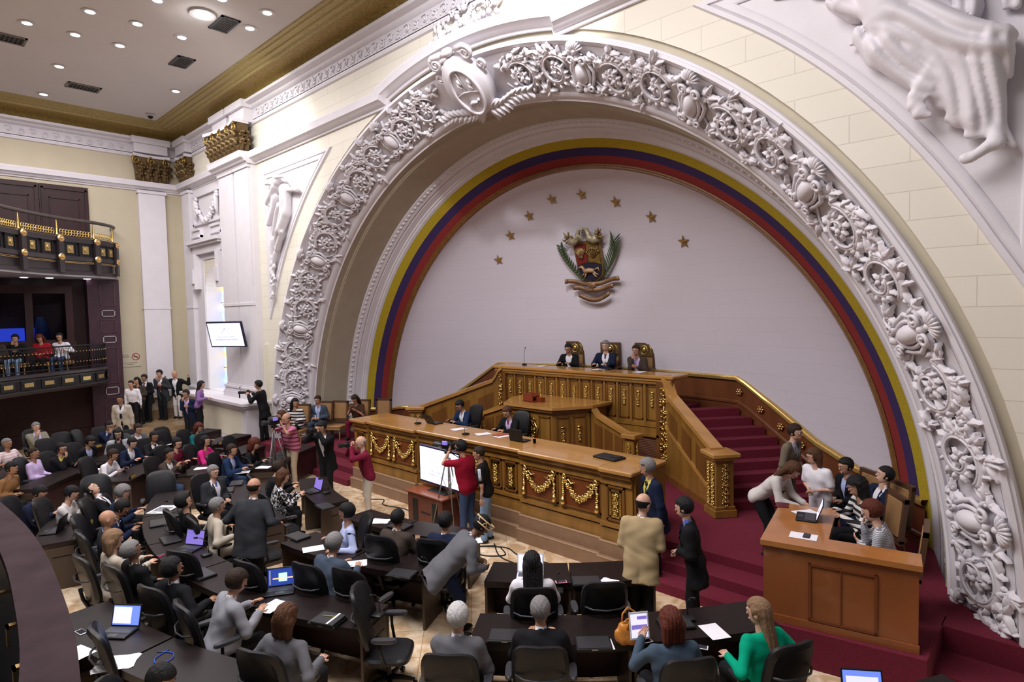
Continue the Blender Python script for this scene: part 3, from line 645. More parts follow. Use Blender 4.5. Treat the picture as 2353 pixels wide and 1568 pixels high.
# garland relief above the window
ga = MB(); rd = random.Random(5)
for k in range(15):
    q = k / 14; x = -14.2 + 1.8 * q; z = 8.2 - .62 * sin(PI * q)
    for j in range(4): ga.ball((x + rd.uniform(-.06, .06), -.12 + rd.uniform(-.04, .02), z + rd.uniform(-.07, .07)), rd.uniform(.05, .085), 7, 5)
for s in (-14.25, -12.35):
    ga.tube([(s, -.12, 8.45), (s + .02, -.14, 8.2), (s - .03, -.12, 7.9), (s, -.1, 7.7)], [.05, .08, .07, .03], 7)
    for j in range(5): ga.ball((s + rd.uniform(-.08, .08), -.12, 8.35 + rd.uniform(-.1, .08)), .07, 7, 5)
tag(ga.build('garland_relief', PLASTER, None, 'all'), 'white carved garland panel above the window', 'carving')

# ---------------------------------------------------------------- national emblem and stars on the niche wall
def Ey(x, z): return 2.97 + 2.05 * math.sqrt(max(0, 1 - (x * x + (z - ZC) ** 2) / 7.05 ** 2))
def En(x, z):
    y = Ey(x, z) - 2.97; n = Vector((x / 49.7, y / 4.2, (z - ZC) / 49.7)); return -n.normalized()
em = thing('wall_emblem', 'painted and gilded coat of arms in the middle of the white niche', 'emblem')
P0 = Vector((0, Ey(0, 5.35) - .03, 5.35)); Nn = En(0, 5.35); Tt = Vector((0, Nn.z, -Nn.y)).normalized()
if Tt.z < 0: Tt = -Tt
def emap(x, z, h): q = P0 + Vector((x, 0, 0)) + Tt * z + Nn * h; return (q.x, q.y, q.z)
GILT = mat('old_gilt', (.30, .19, .07), .42, metal=.6, var=.4, vscale=20); LEAFG = mat('emblem_green', (.055, .085, .03), .5, var=.4, vscale=20)
def shield(scale=1, dz=0):
    s = [(-.36, .52), (.36, .52), (.36, -.12), (.30, -.30), (.14, -.40), (0, -.44), (-.14, -.40), (-.30, -.30), (-.36, -.12)]; return [(x * scale, z * scale + dz) for x, z in s]
def plate(poly, h0, h1, name, m, par=em):
    mb = MB(); mb.prism(poly, h0, h1); return mb.map(emap).build(name, m, par)
plate(shield(1.12, .01), .05, .14, 'shield_rim', GILT)
plate([(-.36, .52), (-.01, .52), (-.01, .06), (-.2, .03), (-.36, -.02)], .14, .17, 'red_quarter', mat('emblem_red', (.15, .012, .012), .5))
plate([(.01, .52), (.36, .52), (.36, -.02), (.2, .03), (.01, .06)], .14, .17, 'gold_quarter', mat('emblem_ochre', (.19, .11, .02), .5, var=.4, vscale=12))
plate([(-.36, -.04), (-.2, .01), (0, .04), (.2, .01), (.36, -.04), (.36, -.12), (.30, -.30), (.14, -.40), (0, -.44), (-.14, -.40), (-.30, -.30), (-.36, -.12)], .14, .17, 'blue_field', mat('emblem_navy', (.012, .014, .035), .45))
hb = MB(); hb.tube([(-.14, -.17, .2), (0, -.15, .21), (.15, -.17, .2)], [.05, .06, .06], 8); hb.tube([(.15, -.15, .2), (.2, -.06, .2), (.25, -.03, .2)], [.045, .035, .025], 7); hb.ball((.27, -.06, .2), (.05, .025, .025), 7, 5)
for a, b in (((-.13, -.2), (-.25, -.28)), ((-.1, -.2), (-.2, -.33)), ((.14, -.2), (.25, -.28)), ((.1, -.2), (.2, -.33))): hb.tube([(a[0], a[1], .2), ((a[0] + b[0]) / 2, b[1] + .03, .2), (b[0], b[1], .2)], [.03, .02, .015], 6)
hb.tube([(-.18, -.14, .2), (-.28, -.1, .2), (-.3, -.2, .2)], [.02, .025, .01], 5); hb.map(lambda x, z, h: emap(-x, z, h)).build('running_horse', mat('emblem_horse', (.42, .26, .14), .5), em, 'all')
wt = MB()
for k in range(9): a = PI / 2 + (k - 4) * .14; wt.tube([(-.19, .12, .18), (-.19 + .3 * cos(a), .14 + .3 * sin(a), .2)], [.01, .018], 5)
wt.tube([(-.26, .2, .2), (-.12, .2, .2)], .02, 5); wt.map(emap).build('wheat_sheaf', GILT, em, 'all')
fl_ = MB()
for k in range(7): a = PI / 2 + (k - 3) * .3; fl_.tube([(.18, .14, .18), (.18 + .28 * cos(a), .16 + .28 * sin(a), .2)], [.012, .012], 5); fl_.ball((.18 + .22 * cos(a), .18 + .22 * sin(a), .2), (.04, .03, .02), 6, 4)
fl_.map(emap).build('flags_trophy', GILT, em, 'all')
hn = MB()
for s in (-1, 1):
    P = [(s * (.02 + .02 * k), .62 + .03 * sin(k), .16) for k in range(3)]
    pts = [(s * (-.04), .80, .16), (s * (.02), .90, .17), (s * .12, .88, .18), (s * .17, .76, .2), (s * .16, .66, .2), (s * .30, .60, .2), (s * .42, .66, .2)]
    hn.tube(pts, [.02, .035, .05, .07, .09, .10, .12], 9)
for k in range(16): q = k / 15; hn.tube([(-.30 + .28 * q, .58, .27), (-.24 + .28 * q, .70 + .1 * sin(q * PI), .29)], .008, 4)
hn.map(emap).build('cornucopias', mat('emblem_cream', (.30, .25, .16), .45, metal=.3), em, 'all')
sp = MB(); rd = random.Random(2)
for s in (-1, 1):
    for k in range(26):
        a = rd.uniform(-.6, PI + .6) if k % 2 else PI / 2 + rd.uniform(-1, 1); L = rd.uniform(.08, .16); c = (s * .46 + rd.uniform(-.06, .06), .70 + rd.uniform(-.1, .06))
        sp.ball((c[0] + cos(a) * L * .6, c[1] + sin(a) * L * .6, .2 + rd.uniform(-.05, .05)), (L * .5, .022, .02), 6, 4, M=Matrix.Rotation(a, 3, 'Z'))
sp.map(emap).build('flowers_and_fruit', GILT, em, 'all')
for s, nm in ((-1, 'olive_branch'), (1, 'palm_branch')):
    br = MB(); st = [(s * (.20 + .62 * math.sin(1.5 * q)), -.50 + 1.0 * q, .10) for q in [k / 14 for k in range(15)]]; br.tube(st, .018, 6)
    for k, p in enumerate(st[1:]):
        for d in (-1, 1):
            a = PI / 2 - s * .35 + d * (.75 if s < 0 else .55); L = (.15 if s < 0 else .26); W_ = .032 if s < 0 else .02
            br.ball((p[0] + cos(a) * L * .55, p[1] + sin(a) * L * .55, .12), (L * .58, W_, .02), 6, 4, M=Matrix.Rotation(a, 3, 'Z'))
    br.map(emap).build(nm, LEAFG, em, 'all')
rb = MB()
def strip(pts, w, h): 
    n = len(pts); vs = []
    for x, z, hh in pts: vs += [(x, z - w / 2, hh), (x, z + w / 2, hh), (x, z + w / 2, hh + h), (x, z - w / 2, hh + h)]
    fs = [(4 * i + a, 4 * i + (a + 1) % 4, 4 * i + 4 + (a + 1) % 4, 4 * i + 4 + a) for i in range(n - 1) for a in range(4)] + [(3, 2, 1, 0), (4 * n - 4, 4 * n - 3, 4 * n - 2, 4 * n - 1)]
    rb.add(vs, fs)
for z0, W_, dz in ((-.50, .80, .09), (-.66, .62, .06)):
    for s in (-1, 1): strip([(s * W_ * q, z0 + dz * q * q - .02 * sin(q * 6), .16 + .04 * cos(q * 5)) for q in [k / 10 for k in range(11)]], .11, .03)
strip([(-.48 + .96 * q, -.78 - .16 * sin(PI * q), .18) for q in [k / 12 for k in range(13)]], .11, .04); rb.tube([(-.8, -.36, .2), (-.82, -.46, .2)], .04, 6); rb.tube([(.8, -.36, .2), (.82, -.46, .2)], .04, 6)
rb.ball((0, -.55, .2), (.14, .1, .06), 8, 6); rb.map(emap).build('ribbon_scroll', mat('ribbon_brown', (.30, .17, .09), .45, metal=.4, var=.3), em, 'all')
stars = [(-3.0, 5.63, 'leftmost'), (-2.37, 6.25, 'second from the left'), (-1.57, 6.68, 'third from the left'), (-.69, 6.98, 'fourth from the left'), (.22, 6.97, 'fifth from the left'), (1.11, 6.68, 'third from the right'), (1.98, 6.23, 'second from the right'), (2.70, 5.61, 'rightmost')]
for x, z, w_ in stars:
    mb = MB(); n = En(x, z); ux = Vector((1, 0, 0)) - n * n.x; ux.normalize(); uz = n.cross(ux)
    if uz.z < 0: uz = -uz
    c = Vector((x, Ey(x, z), z)); ring_ = []
    for k in range(10): a = PI / 2 + PI * k / 5; r = .165 if k % 2 == 0 else .068; ring_.append(c + ux * (r * cos(a)) + uz * (r * sin(a)) + n * .02)
    mb.add([tuple(p) for p in ring_] + [tuple(c + n * .085)], [(k, (k + 1) % 10, 10) for k in range(10)] + [tuple(range(9, -1, -1))])
    tag(mb.build('wall_star', mat('star_gold', (.50, .30, .10), .3, metal=.9)), 'five-pointed gold star, %s of the eight on the niche' % w_, 'star', 'gold stars in an arc on the niche wall')
# ---------------------------------------------------------------- ceiling fittings
LW = mat('lamp_white', (1, 1, 1), .5, emit=(.95, .93, 1), estr=9.0); LWW = mat('lamp_warm', (1, 1, 1), .5, emit=(1, .85, .68), estr=9.0)
lights = [(-9.06, -5.51), (-7.43, -4.6), (-9.0, -4.58), (-7.35, -3.67), (-8.95, -3.64), (-7.38, -2.68), (-4.71, -1.72), (-5.74, -1.68), (-11.55, -4.46), (-14.39, -4.36), (-11.39, -1.55), (-5.84, -3.68), (-4.81, -2.7)]
wl_ = ['at the left edge of the ceiling, brightest bluish one', 'top row, second from the left', 'below the leftmost top pair', 'warm-toned, near the frame top', 'warm-toned, lower of the warm pair', 'left of the square vent by the gold cove', 'at the top, right of the floodlight', 'right of the topmost vent, near the gold cove', 'alone, left of the slatted vent', 'lowest left, above the back cove', 'lowest right, near the corner camera', 'cut by the top edge of the frame', 'cut by the frame top beside the floodlight']
for (x, y), t_ in zip(lights, wl_):
    o = thing('downlight', 'round ceiling downlight, ' + t_, 'light', (x, y, 11.2), 0, 'round downlights in the ceiling')
    MB().lathe([(.10, 0), (.16, 0), (.17, -.015), (.10, -.02)], n=18, caps=False).build('trim_ring', mat('lamp_ring', (.6, .58, .58), .4), o, True)
    MB().lathe([(.001, -.008), (.115, -.008), (.115, -.014), (.001, -.014)], n=18).build('lamp', LWW if 'warm' in t_ else LW, o)
o = thing('flood_lamp', 'large round glaring ceiling lamp beside the topmost vent', 'light', (-5.77, -2.76, 11.2)); MB().lathe([(.2, 0), (.28, 0), (.28, -.05), (.2, -.06)], n=20, caps=False).build('housing', mat('lamp_ring', (.6, .58, .58), .4), o, True)
MB().lathe([(.001, -.02), (.21, -.02), (.21, -.03), (.001, -.03)], n=20).build('lamp', mat('lamp_glare', (1, 1, 1), .5, emit=(.9, .92, 1), estr=40.0), o)
l_ = bpy.data.lights.new('flood_glow', 'POINT'); l_.energy = 10; l_.shadow_soft_size = .2; lo = bpy.data.objects.new('flood_glow', l_); COL.objects.link(lo); lo.location = (-5.77, -2.76, 10.95)
for x, y, dx, dy, t_, sl in ((-5.96, -2.2, .42, .22, 'dark framed ceiling vent nearest the top, beside the flood lamp', 1), (-8.96, -2.16, .40, .22, 'dark square ceiling vent near the gold cove', 1), (-12.9, -3.63, .26, .42, 'slatted grey ceiling vent nearest the back wall', 0), (-10.35, -5.77, .28, .42, 'dark ceiling vent cut by the left edge of the frame', 0)):
    o = thing('ceiling_vent', t_, 'vent', (x, y, 11.2)); MB().box(-dx, -dy, -.03, dx, -dy + .05, 0).box(-dx, dy - .05, -.03, dx, dy, 0).box(-dx, -dy, -.03, -dx + .05, dy, 0).box(dx - .05, -dy, -.03, dx, dy, 0).build('frame', DKGREY if sl else mat('vent_grey', (.2, .18, .15), .6), o)
    MB().box(-dx + .05, -dy + .05, -.006, dx - .05, dy - .05, -.001).build('opening', mat('vent_shade', (.01, .01, .012), .6), o)  # black sheet paints the darkness behind the slats
    s_ = MB()
    for k in range(9): yy = -dy + .07 + (2 * dy - .14) * k / 8; s_.box(-dx + .05, yy - .008, -.025, dx - .05, yy + .008, -.008)
    s_.build('slats', mat('vent_slat', (.09, .085, .08), .6), o)
o = thing('dome_camera', 'small dark dome camera on the ceiling near the corner', 'camera', (-14.27, -1.44, 11.2)); MB().lathe([(.13, 0), (.14, -.05), (.11, -.08)], n=16).build('mount', mat('lamp_ring', (.6, .58, .58), .4), o, True); MB().ball((0, 0, -.08), .085, 12, 8).build('dome', BLACK, o, 'all')
# ---------------------------------------------------------------- galleries of the back wall
def catmull(P, per=8):
    out = []
    for i in range(len(P) - 1):
        p0, p1, p2, p3 = P[max(i - 1, 0)], P[i], P[i + 1], P[min(i + 2, len(P) - 1)]
        for k in range(per):
            t = k / per; out.append(tuple(.5 * (2 * p1[j] + (p2[j] - p0[j]) * t + (2 * p0[j] - 5 * p1[j] + 4 * p2[j] - p3[j]) * t * t + (3 * p1[j] - p0[j] - 3 * p2[j] + p3[j]) * t ** 3) for j in range(2)))
    return out + [P[-1]]
def offs(path, d):
    o = []
    for i, p in enumerate(path):
        a = path[max(i - 1, 0)]; b = path[min(i + 1, len(path) - 1)]; t = Vector((b[0] - a[0], b[1] - a[1])).normalized(); o.append((p[0] - t.y * d, p[1] + t.x * d))
    return o
def vwall(mb, path, prof, mi=0):          # prof: (outward offset, z); path runs so that outward = left normal
    n = len(path); vs = []
    for d, z in prof: vs += [(x, y, z) for x, y in offs(path, d)]
    for i in range(len(prof) - 1):
        for k in range(n - 1): mb.f.append(tuple(len(mb.v) + q for q in (i * n + k, (i + 1) * n + k, (i + 1) * n + k + 1, i * n + k + 1))); mb.mi.append(mi)
    mb.v += vs; return mb
UP = [(-15.95, -2.38), (-15.25, -2.5), (-14.55, -3.2), (-14.0, -4.28), (-13.1, -5.33), (-12.0, -6.2), (-10.6, -7.0)]
up = catmull(UP); EB = mat('ebony_fascia', (.030, .021, .024), .38, var=.2, vscale=8); RGOLD = mat('rosette_gold', (.85, .55, .22), .3, metal=.9, var=.3, vscale=30)
ub = thing('upper_gallery', 'dark curved upper gallery front with gold plaques and rosettes', 'balcony')
m_ = MB(); vwall(m_, up, [(-.02, 5.62), (.02, 5.62), (.02, 5.72), (-.04, 5.76), (-.04, 6.0), (.03, 6.06), (.05, 6.1), (.05, 6.2), (-.03, 6.22), (-.03, 6.62), (.05, 6.64), (.07, 6.7), (.07, 6.78), (.0, 6.82), (-.15, 6.82)]); m_.build('fascia', EB, ub, True)
so = MB(); pp = up + [(WX, -7.0), (WX, -2.38)]; so.prism(pp, 5.56, 5.62); so.build('soffit', mat('soffit_grey', (.30, .28, .30), .8), ub)
fl2 = MB(); fl2.prism(offs(up, -.02) + [(WX, -7.0), (WX, -2.38)], 5.64, 5.72); fl2.build('gallery_floor', WENGER, ub)
rl = MB(); rl.tube([(x, y, 7.36) for x, y in up], .055, 8); rl.build('handrail', mat('rail_dark', (.06, .045, .04), .35), ub, 'all')
oni = up[::1]; LT = [0]
for a, b in zip(up, up[1:]): LT.append(LT[-1] + math.hypot(a[0] - b[0], a[1] - b[1]))
def at(path, LTt, s):
    s = min(max(s, 0), LTt[-1] - 1e-6); i = max(k for k in range(len(LTt)) if LTt[k] <= s); q = (s - LTt[i]) / (LTt[i + 1] - LTt[i]); a, b = path[i], path[i + 1]
    t = Vector((b[0] - a[0], b[1] - a[1])).normalized(); return a[0] + (b[0] - a[0]) * q, a[1] + (b[1] - a[1]) * q, math.atan2(t.y, t.x)
def place(mb, path, LTt, s, d, z):        # local x along path, y = -outward, z up
    x, y, a = at(path, LTt, s); nx, ny = -sin(a), cos(a)
    mb.map(lambda u, v, w_: (x + u * cos(a) + nx * (d + v), y + u * sin(a) + ny * (d + v), z + w_)); return mb
posts = [LT[8 * k] for k in range(1, 7)]
for s in posts:
    place(MB().box(-.09, 0, 0, .09, .09, 1.14), up, LT, s, .03, 5.66).build('bracket', EB, ub)
    for z in (6.15, 6.72): place(MB().lathe([(.001, .03), (.09, .03), (.12, .0), (.001, -.02)], n=14, axis='y').ball((0, .04, 0), .035, 8, 5), up, LT, s, .11, z).build('rosette', RGOLD, ub, True)
    place(MB().lathe([(.05, 0), (.055, .03), (.025, .08), (.035, .2), (.012, .52)], n=10), up, LT, s, -.03, 6.83).build('gold_spire', GOLD, ub, True)
for a, b in zip([posts[0] - .7] + posts[:-1], posts):
    for q in ((.30, .70) if b - a > .75 else (.5,)):
        s = a + (b - a) * q
        place(MB().box(-.17, 0, -.19, .17, .04, .19).box(-.20, 0, -.22, -.17, .06, .22).box(.17, 0, -.22, .20, .06, .22).box(-.2, 0, .19, .2, .06, .22).box(-.2, 0, -.22, .2, .06, -.19), up, LT, s, -.03, 6.42).build('plaque_frame', BLACK, ub)
        place(MB().box(-.095, 0, -.125, .095, .03, .125).ball((0, .035, 0), (.06, .03, .07), 8, 6), up, LT, s, .01, 6.42).build('gold_plaque', mat('plaque_gold', (.6, .42, .17), .35, metal=.8, var=.5, vscale=40), ub)
    ln = MB(); 
    for z in (6.02, 5.985): place(MB().box(-(b - a) / 2 + .12, 0, 0, (b - a) / 2 - .12, .01, .012), up, LT, (a + b) / 2, .045, z).build('gold_line', RGOLD, ub)
    ow = MB(); k = 0; L = b - a - .2; n = max(2, int(L / .085))
    for i in range(n):
        c = MB(); u = 0; c.tube([(.055 * cos(t), 0, .055 * sin(t) * 1.7) for t in [2 * PI * j / 10 for j in range(10)]], .012, 5, closed=True); c.ball((0, 0, 0), .02, 5, 4)
        place(c, up, LT, a + .1 + L * (i + .5) / n, -.03, 6.94); ow.add(c.v, c.f)
    ow.build('gold_openwork', GOLD, ub, 'all')
for x, y in ((-15.2, -5.0), (-15.2, -4.35), (-15.35, -3.3)): 
    o = thing('soffit_light', 'small round light under the upper gallery, ' + {-5.0: 'leftmost', -4.35: 'middle', -3.3: 'rightmost'}[y], 'light', (x, y, 5.56), 0, 'lights under the upper gallery'); MB().lathe([(.001, -.012), (.1, -.012), (.1, 0), (.001, 0)], n=14).build('lamp', LW, o)
LP = [(-15.95, -2.9), (-15.1, -2.95), (-14.5, -3.4), (-14.0, -4.15), (-13.35, -5.3), (-12.6, -6.3), (-11.4, -7.3)]
lp = catmull(LP); LT2 = [0]
for a, b in zip(lp, lp[1:]): LT2.append(LT2[-1] + math.hypot(a[0] - b[0], a[1] - b[1]))
lb = thing('lower_gallery', 'dark lower gallery with iron railing and small gold plaques', 'balcony')
m_ = MB(); vwall(m_, lp, [(-.1, 2.0), (.02, 2.0), (.05, 2.08), (.0, 2.12), (.0, 2.46), (.06, 2.5), (.06, 2.58), (-.15, 2.6)]); m_.build('fascia', EB, lb, True)
MB().prism(lp + [(WX, -7.3), (WX, -2.9)], 2.0, 2.42).build('gallery_floor', BLACK, lb)
MB().tube([(x, y, 3.36) for x, y in lp], .03, 6).build('handrail', BLACK, lb, 'all'); MB().tube([(x, y, 2.68) for x, y in lp], .018, 5).build('bottom_rail', BLACK, lb, 'all')
nb = int(LT2[-1] / .115)
for i in range(nb):
    s = (i + .5) * LT2[-1] / nb
    if i >= 60: continue
    c = MB(); c.tube([(-.04, 0, 0), (-.04, 0, .5), (-.03, 0, .58), (0, 0, .62), (.03, 0, .58), (.04, 0, .5), (.04, 0, 0)], .009, 5); place(c, lp, LT2, s, 0, 2.7).build('baluster', BLACK, lb, 'all')
gk = MB()
for i in range(nb):
    for z in (2.85, 3.18): c = MB().ball((0, 0.01, 0), (.014, .012, .022), 5, 4); place(c, lp, LT2, (i + .5) * LT2[-1] / nb, 0, z); gk.add(c.v, c.f)
gk.build('gilt_knots', RGOLD, lb)
for i in range(9):
    s = .75 + .62 * i
    if s > LT2[-1] - .3: break
    place(MB().box(-.22, 0, -.13, .22, .02, .13), lp, LT2, s, .0, 2.29).build('plaque_frame', BLACK, lb); place(MB().box(-.14, 0, -.06, .14, .02, .06), lp, LT2, s, .02, 2.29).build('gold_plaque', MATS['plaque_gold'], lb)
S(MB().box(WX, -9, .45, WX + .12, -3.25, 5.56).box(WX, -9, 0, WX + .12, -3.3, .46), 'wall_gallery', WENGER, label='dark wooden wall behind the lower gallery, colour also standing for the void below')  # under the gallery the dark colour stands in for the shaded void
pw = MB().box(WX, -3.3, .45, WX + .55, -2.36, 5.56); S(pw, 'wall_panelled_pier', mat('aubergine_wood', (.055, .022, .035), .4, var=.3, vscale=5), label='dark panelled wooden pier beside the lower gallery')
pf = MB(); xf = WX + .56; WHF = mat('worn_white_edge', (.34, .31, .33), .6)
def frame(mb, x, y0, y1, z0, z1, w_=.03, d=.02): mb.box(x, y0, z0, x + d, y1, z0 + w_).box(x, y0, z1 - w_, x + d, y1, z1).box(x, y0, z0, x + d, y0 + w_, z1).box(x, y1 - w_, z0, x + d, y1, z1)
for z0, z1 in ((4.27, 4.50), (3.36, 3.60), (1.55, 1.82)): frame(pf, xf, -2.92, -2.52, z0, z1)
trim(pf, WHF, False, 'pale frames on the panelled pier')
pf = MB()
for z0, z1 in ((4.65, 5.4), (3.72, 4.17), (1.95, 3.2), (.6, 1.45)): frame(pf, xf, -2.95, -2.5, z0, z1, .02, .015)
trim(pf, mat('aubergine_edge', (.10, .05, .06), .4), False, 'dark mouldings on the panelled pier')
for i, (y0, y1) in enumerate(((-4.38, -3.02), (-5.75, -4.4), (-7.1, -5.77))):
    d = MB().box(WX, y0, 5.7, WX + .1, y1, 8.72); frame(d, WX + .1, y0 + .05, y1 - .05, 5.8, 8.62, .06, .04); frame(d, WX + .1, y0 + .25, y1 - .25, 6.0, 8.3, .04, .03); S(d, 'door_%d' % (i + 1), WENGER, label='dark wooden panelled gallery door')
bt = thing('glass_booth', 'dark framed glass booth with blue light behind the lower gallery', 'booth')
fm = MB().box(WX + .12, -3.95, 2.42, WX + .9, -3.85, 5.3).box(WX + .85, -7.2, 5.05, WX + .95, -3.85, 5.3).box(WX + .85, -7.2, 2.42, WX + .95, -3.85, 3.55)
for y in (-3.9, -4.95, -6.1): fm.box(WX + .84, y - .1, 2.42, WX + .96, y + .1, 5.3)
fm.build('frame', WENGER, bt)
def glass():
    m = bpy.data.materials.new('booth_glass'); m.use_nodes = True; b = m.node_tree.nodes['Principled BSDF']; b.inputs['Base Color'].default_value = (.75, .8, .9, 1); b.inputs['Roughness'].default_value = .02; b.inputs['Transmission Weight'].default_value = 1; b.inputs['IOR'].default_value = 1.02; return m
GL = glass()
for y0, y1 in ((-4.85, -4.0), (-6.0, -5.05), (-7.1, -6.2)): MB().box(WX + .89, y0, 3.55, WX + .9, y1, 5.05).build('pane', GL, bt)
o = tag(MB().box(WX + .2, -7.0, 3.0, WX + .3, -5.0, 3.95).box(WX + .2, -4.75, 3.0, WX + .3, -4.45, 3.95).build('blue_screen', mat('blue_cloth_lit', (.02, .05, .5), .6, emit=(.03, .06, .6), estr=.8)), 'blue cloth screen inside the glass booth, its lit look added as glow', 'screen')  # emission stands in for the booth light falling on the cloth
MB().tube([(WX + .4, -4.55, 2.5), (WX + .4, -4.56, 3.9), (WX + .4, -4.6, 4.3)], [.25, .2, .1], 8).build('hanging_curtain', mat('blue_curtain', (.05, .09, .3), .7), bt, 'all')
# no-smoking sign on the back wall
sg = thing('no_smoking_sign', 'faded no smoking sign on the yellow back wall beside the pier', 'sign', (WX + .01, -1.97, 2.70), PI / 2)
MB().box(-.34, -.012, -.26, .31, 0, .26).build('board', mat('sign_board', (.52, .47, .36), .7), sg)
MB().tube([(.16 + .12 * cos(t), -.016, .1 + .12 * sin(t)) for t in [2 * PI * k / 24 for k in range(24)]], .014, 5, closed=True).tube([(.08, -.018, .18), (.24, -.018, .02)], .012, 5).build('prohibition_ring', mat('sign_red', (.45, .03, .02), .6), sg, 'all')
MB().box(.09, -.02, .085, .22, -.012, .11).build('cigarette', BLACK, sg)
def text(body, size, m, parent=None, loc=(0, 0, 0), rot=(PI / 2, 0, 0), name='lettering', ext=.002, al='CENTER'):
    cu = bpy.data.curves.new(name, 'FONT'); cu.body = body; cu.size = size; cu.extrude = ext; cu.align_x = al; cu.align_y = 'CENTER'
    o = bpy.data.objects.new(name, cu); COL.objects.link(o); dg = bpy.context.evaluated_depsgraph_get(); me = bpy.data.meshes.new_from_object(o.evaluated_get(dg)); bpy.data.objects.remove(o)
    me.materials.clear(); me.materials.append(m); q = bpy.data.objects.new(name, me); COL.objects.link(q); q.location = loc; q.rotation_euler = rot
    if parent is not None: q.parent = parent
    return q
RT = mat('sign_ink', (.28, .14, .1), .6)
text('NO SE\nPERMITE', .07, RT, sg, (-.17, -.015, .13)); text('AMBIENTE LIBRE DE HUMO', .036, RT, sg, (-.02, -.015, -.12)); text('DE TABACO', .036, RT, sg, (-.02, -.015, -.18))
# tilted television hanging at the paired pilasters
tv = thing('wall_television', 'tilted flat television hanging in front of the paired pilasters', 'television', (-10.45, -.62, 3.62)); Q_ = Matrix.Rotation(math.radians(26), 4, 'Z') @ Matrix.Rotation(math.radians(14), 4, 'X')
Mq = Matrix.Translation((-10.45, -.72, 3.62)) @ Q_; tv.matrix_world = Mq
MB().bbox(-.68, -.03, -.42, .68, .04, .42, .01).build('casing', mat('tv_navy', (.012, .014, .04), .3), tv)
SCR = mat('screen_pale', (.8, .82, 1), .3, emit=(.72, .76, 1.0), estr=.85)
MB().box(-.63, -.036, -.37, .63, -.031, .37).build('screen', SCR, tv)
SL = mat('screen_ink', (.35, .38, .6), .5, emit=(.3, .33, .55), estr=.4)
MB().tube([(-.16 + .32 * q, -.038, .02 + .14 * sin(PI * q)) for q in [k / 10 for k in range(11)]], .006, 4).ball((0, -.038, .2), (.02, .005, .02), 6, 4).build('building_logo', SL, tv)
text('ASAMBLEA NACIONAL', .085, SL, tv, (0, -.038, -.16)); text('REPUBLICA BOLIVARIANA DE VENEZUELA', .035, SL, tv, (0, -.038, -.07))
MB().tube([(0, .03, .1), (0, .3, .2), (0, .62, .1)], .035, 8).build('wall_arm', BLACK, tv, 'all')
# ================================================================ DAIS, STAIRS, ROSTRUM
PZ = .43
S(MB().prism([(-8.7, .16), (8.7, .16), (8.0, .84), (7.6, 2.4), (7.0, 3.0), (6.6, 3.75), (5.2, 4.4), (2.5, 4.9), (0, 5.0), (-2.5, 4.9), (-5.2, 4.4), (-6.6, 3.75), (-7.0, 3.0), (-7.6, 2.4), (-8.0, .84)], .001, PZ), 'floor_platform', CARPET, label='crimson carpeted platform')
st_ = MB()
for x0, x1 in ((4.25, 6.32), (-6.3, -3.7)):
    st_.box(x0, -.29, .001, x1, .16, .29).box(x0, -.68, .001, x1, -.29, .145)
st_.box(-9.0, -.62, .001, -6.3, .16, PZ).box(-9.0, -1.0, .001, -6.3, -.62, .21)
st_.box(8.05, -.70, .001, 9.6, -.12, .15).box(8.05, -.12, .001, 8.9, .16, PZ)
S(st_, 'floor_steps', CARPET, label='crimson carpeted steps up to the platform')
S(MB().prism([(6.34, -1.36), (8.06, -1.06), (8.06, .16), (6.34, .16)], .002, PZ), 'floor_extension', CARPET, label='crimson carpeted block under the clerks desk')
# ---- niche dado
def dtop(x):
    x = abs(x)
    for (a, za), (b, zb) in zip([(0, 2.66), (3.75, 2.62), (5.45, 1.5), (6.3, 1.16), (7.7, 1.16)], [(3.75, 2.62), (5.45, 1.5), (6.3, 1.16), (7.7, 1.16)]):
        if a <= x <= b: return za + (zb - za) * (x - a) / (b - a)
    return 1.16
N_ = 90; P = [(-7.5, 2.42)] + [(-6.98 * cos(PI * j / N_), 2.94 + 1.97 * sin(PI * j / N_)) for j in range(N_ + 1)] + [(7.5, 2.42)]
def dado(prof, m, label, smooth=True):
    mb = MB(); vs = []
    for o, dz in prof:
        for i, (x, y) in enumerate(P):
            v = Vector((x, (y - 2.94) * 3.2)); v = v.normalized() if v.length else Vector((0, 1)); z = PZ if dz is None else dtop(x) + dz
            if i in (0, len(P) - 1): v = Vector((.7 * (1 if x > 0 else -1), .7))
            vs.append((x - v.x * o, y - v.y * o, z))
    n = len(P)
    for i in range(len(prof) - 1):
        for k in range(n - 1): mb.f.append((i * n + k, i * n + k + 1, (i + 1) * n + k + 1, (i + 1) * n + k)); mb.mi.append(0)
    mb.v = vs; return trim(mb, m, smooth, label)
dado([(.02, None), (.02, -.62), (.05, -.60), (.05, -.55), (.02, -.53), (.02, -.10)], mat('dado_wood', (.17, .055, .02), .35, var=.3, vscale=5, stretch=(1, 1, .2), coat=.2), 'dark reddish wooden dado around the niche')
dado([(.02, -.10), (.08, -.09), (.09, -.03), (.07, 0), (-.03, 0)], mat('dado_gold', (.62, .40, .12), .3, metal=.55, var=.2, vscale=20), 'gilded rail on top of the niche dado')
ro = MB()
RL = {3.75: 'topmost, at the bend of the right stair rail', 4.25: 'second down the right stair', 4.7: 'third down the right stair', 5.15: 'fourth down the right stair', 6.0: 'fifth down the right stair, near the standing group', 6.35: 'sixth down the right stair', 6.8: 'lowest, by the right foot of the tricolour band', -6.3: 'left side, nearest the tricolour band', -5.8: 'left side, second from the tricolour band', -5.2: 'left side, third from the tricolour band', -4.7: 'left side, nearest the left newel'}
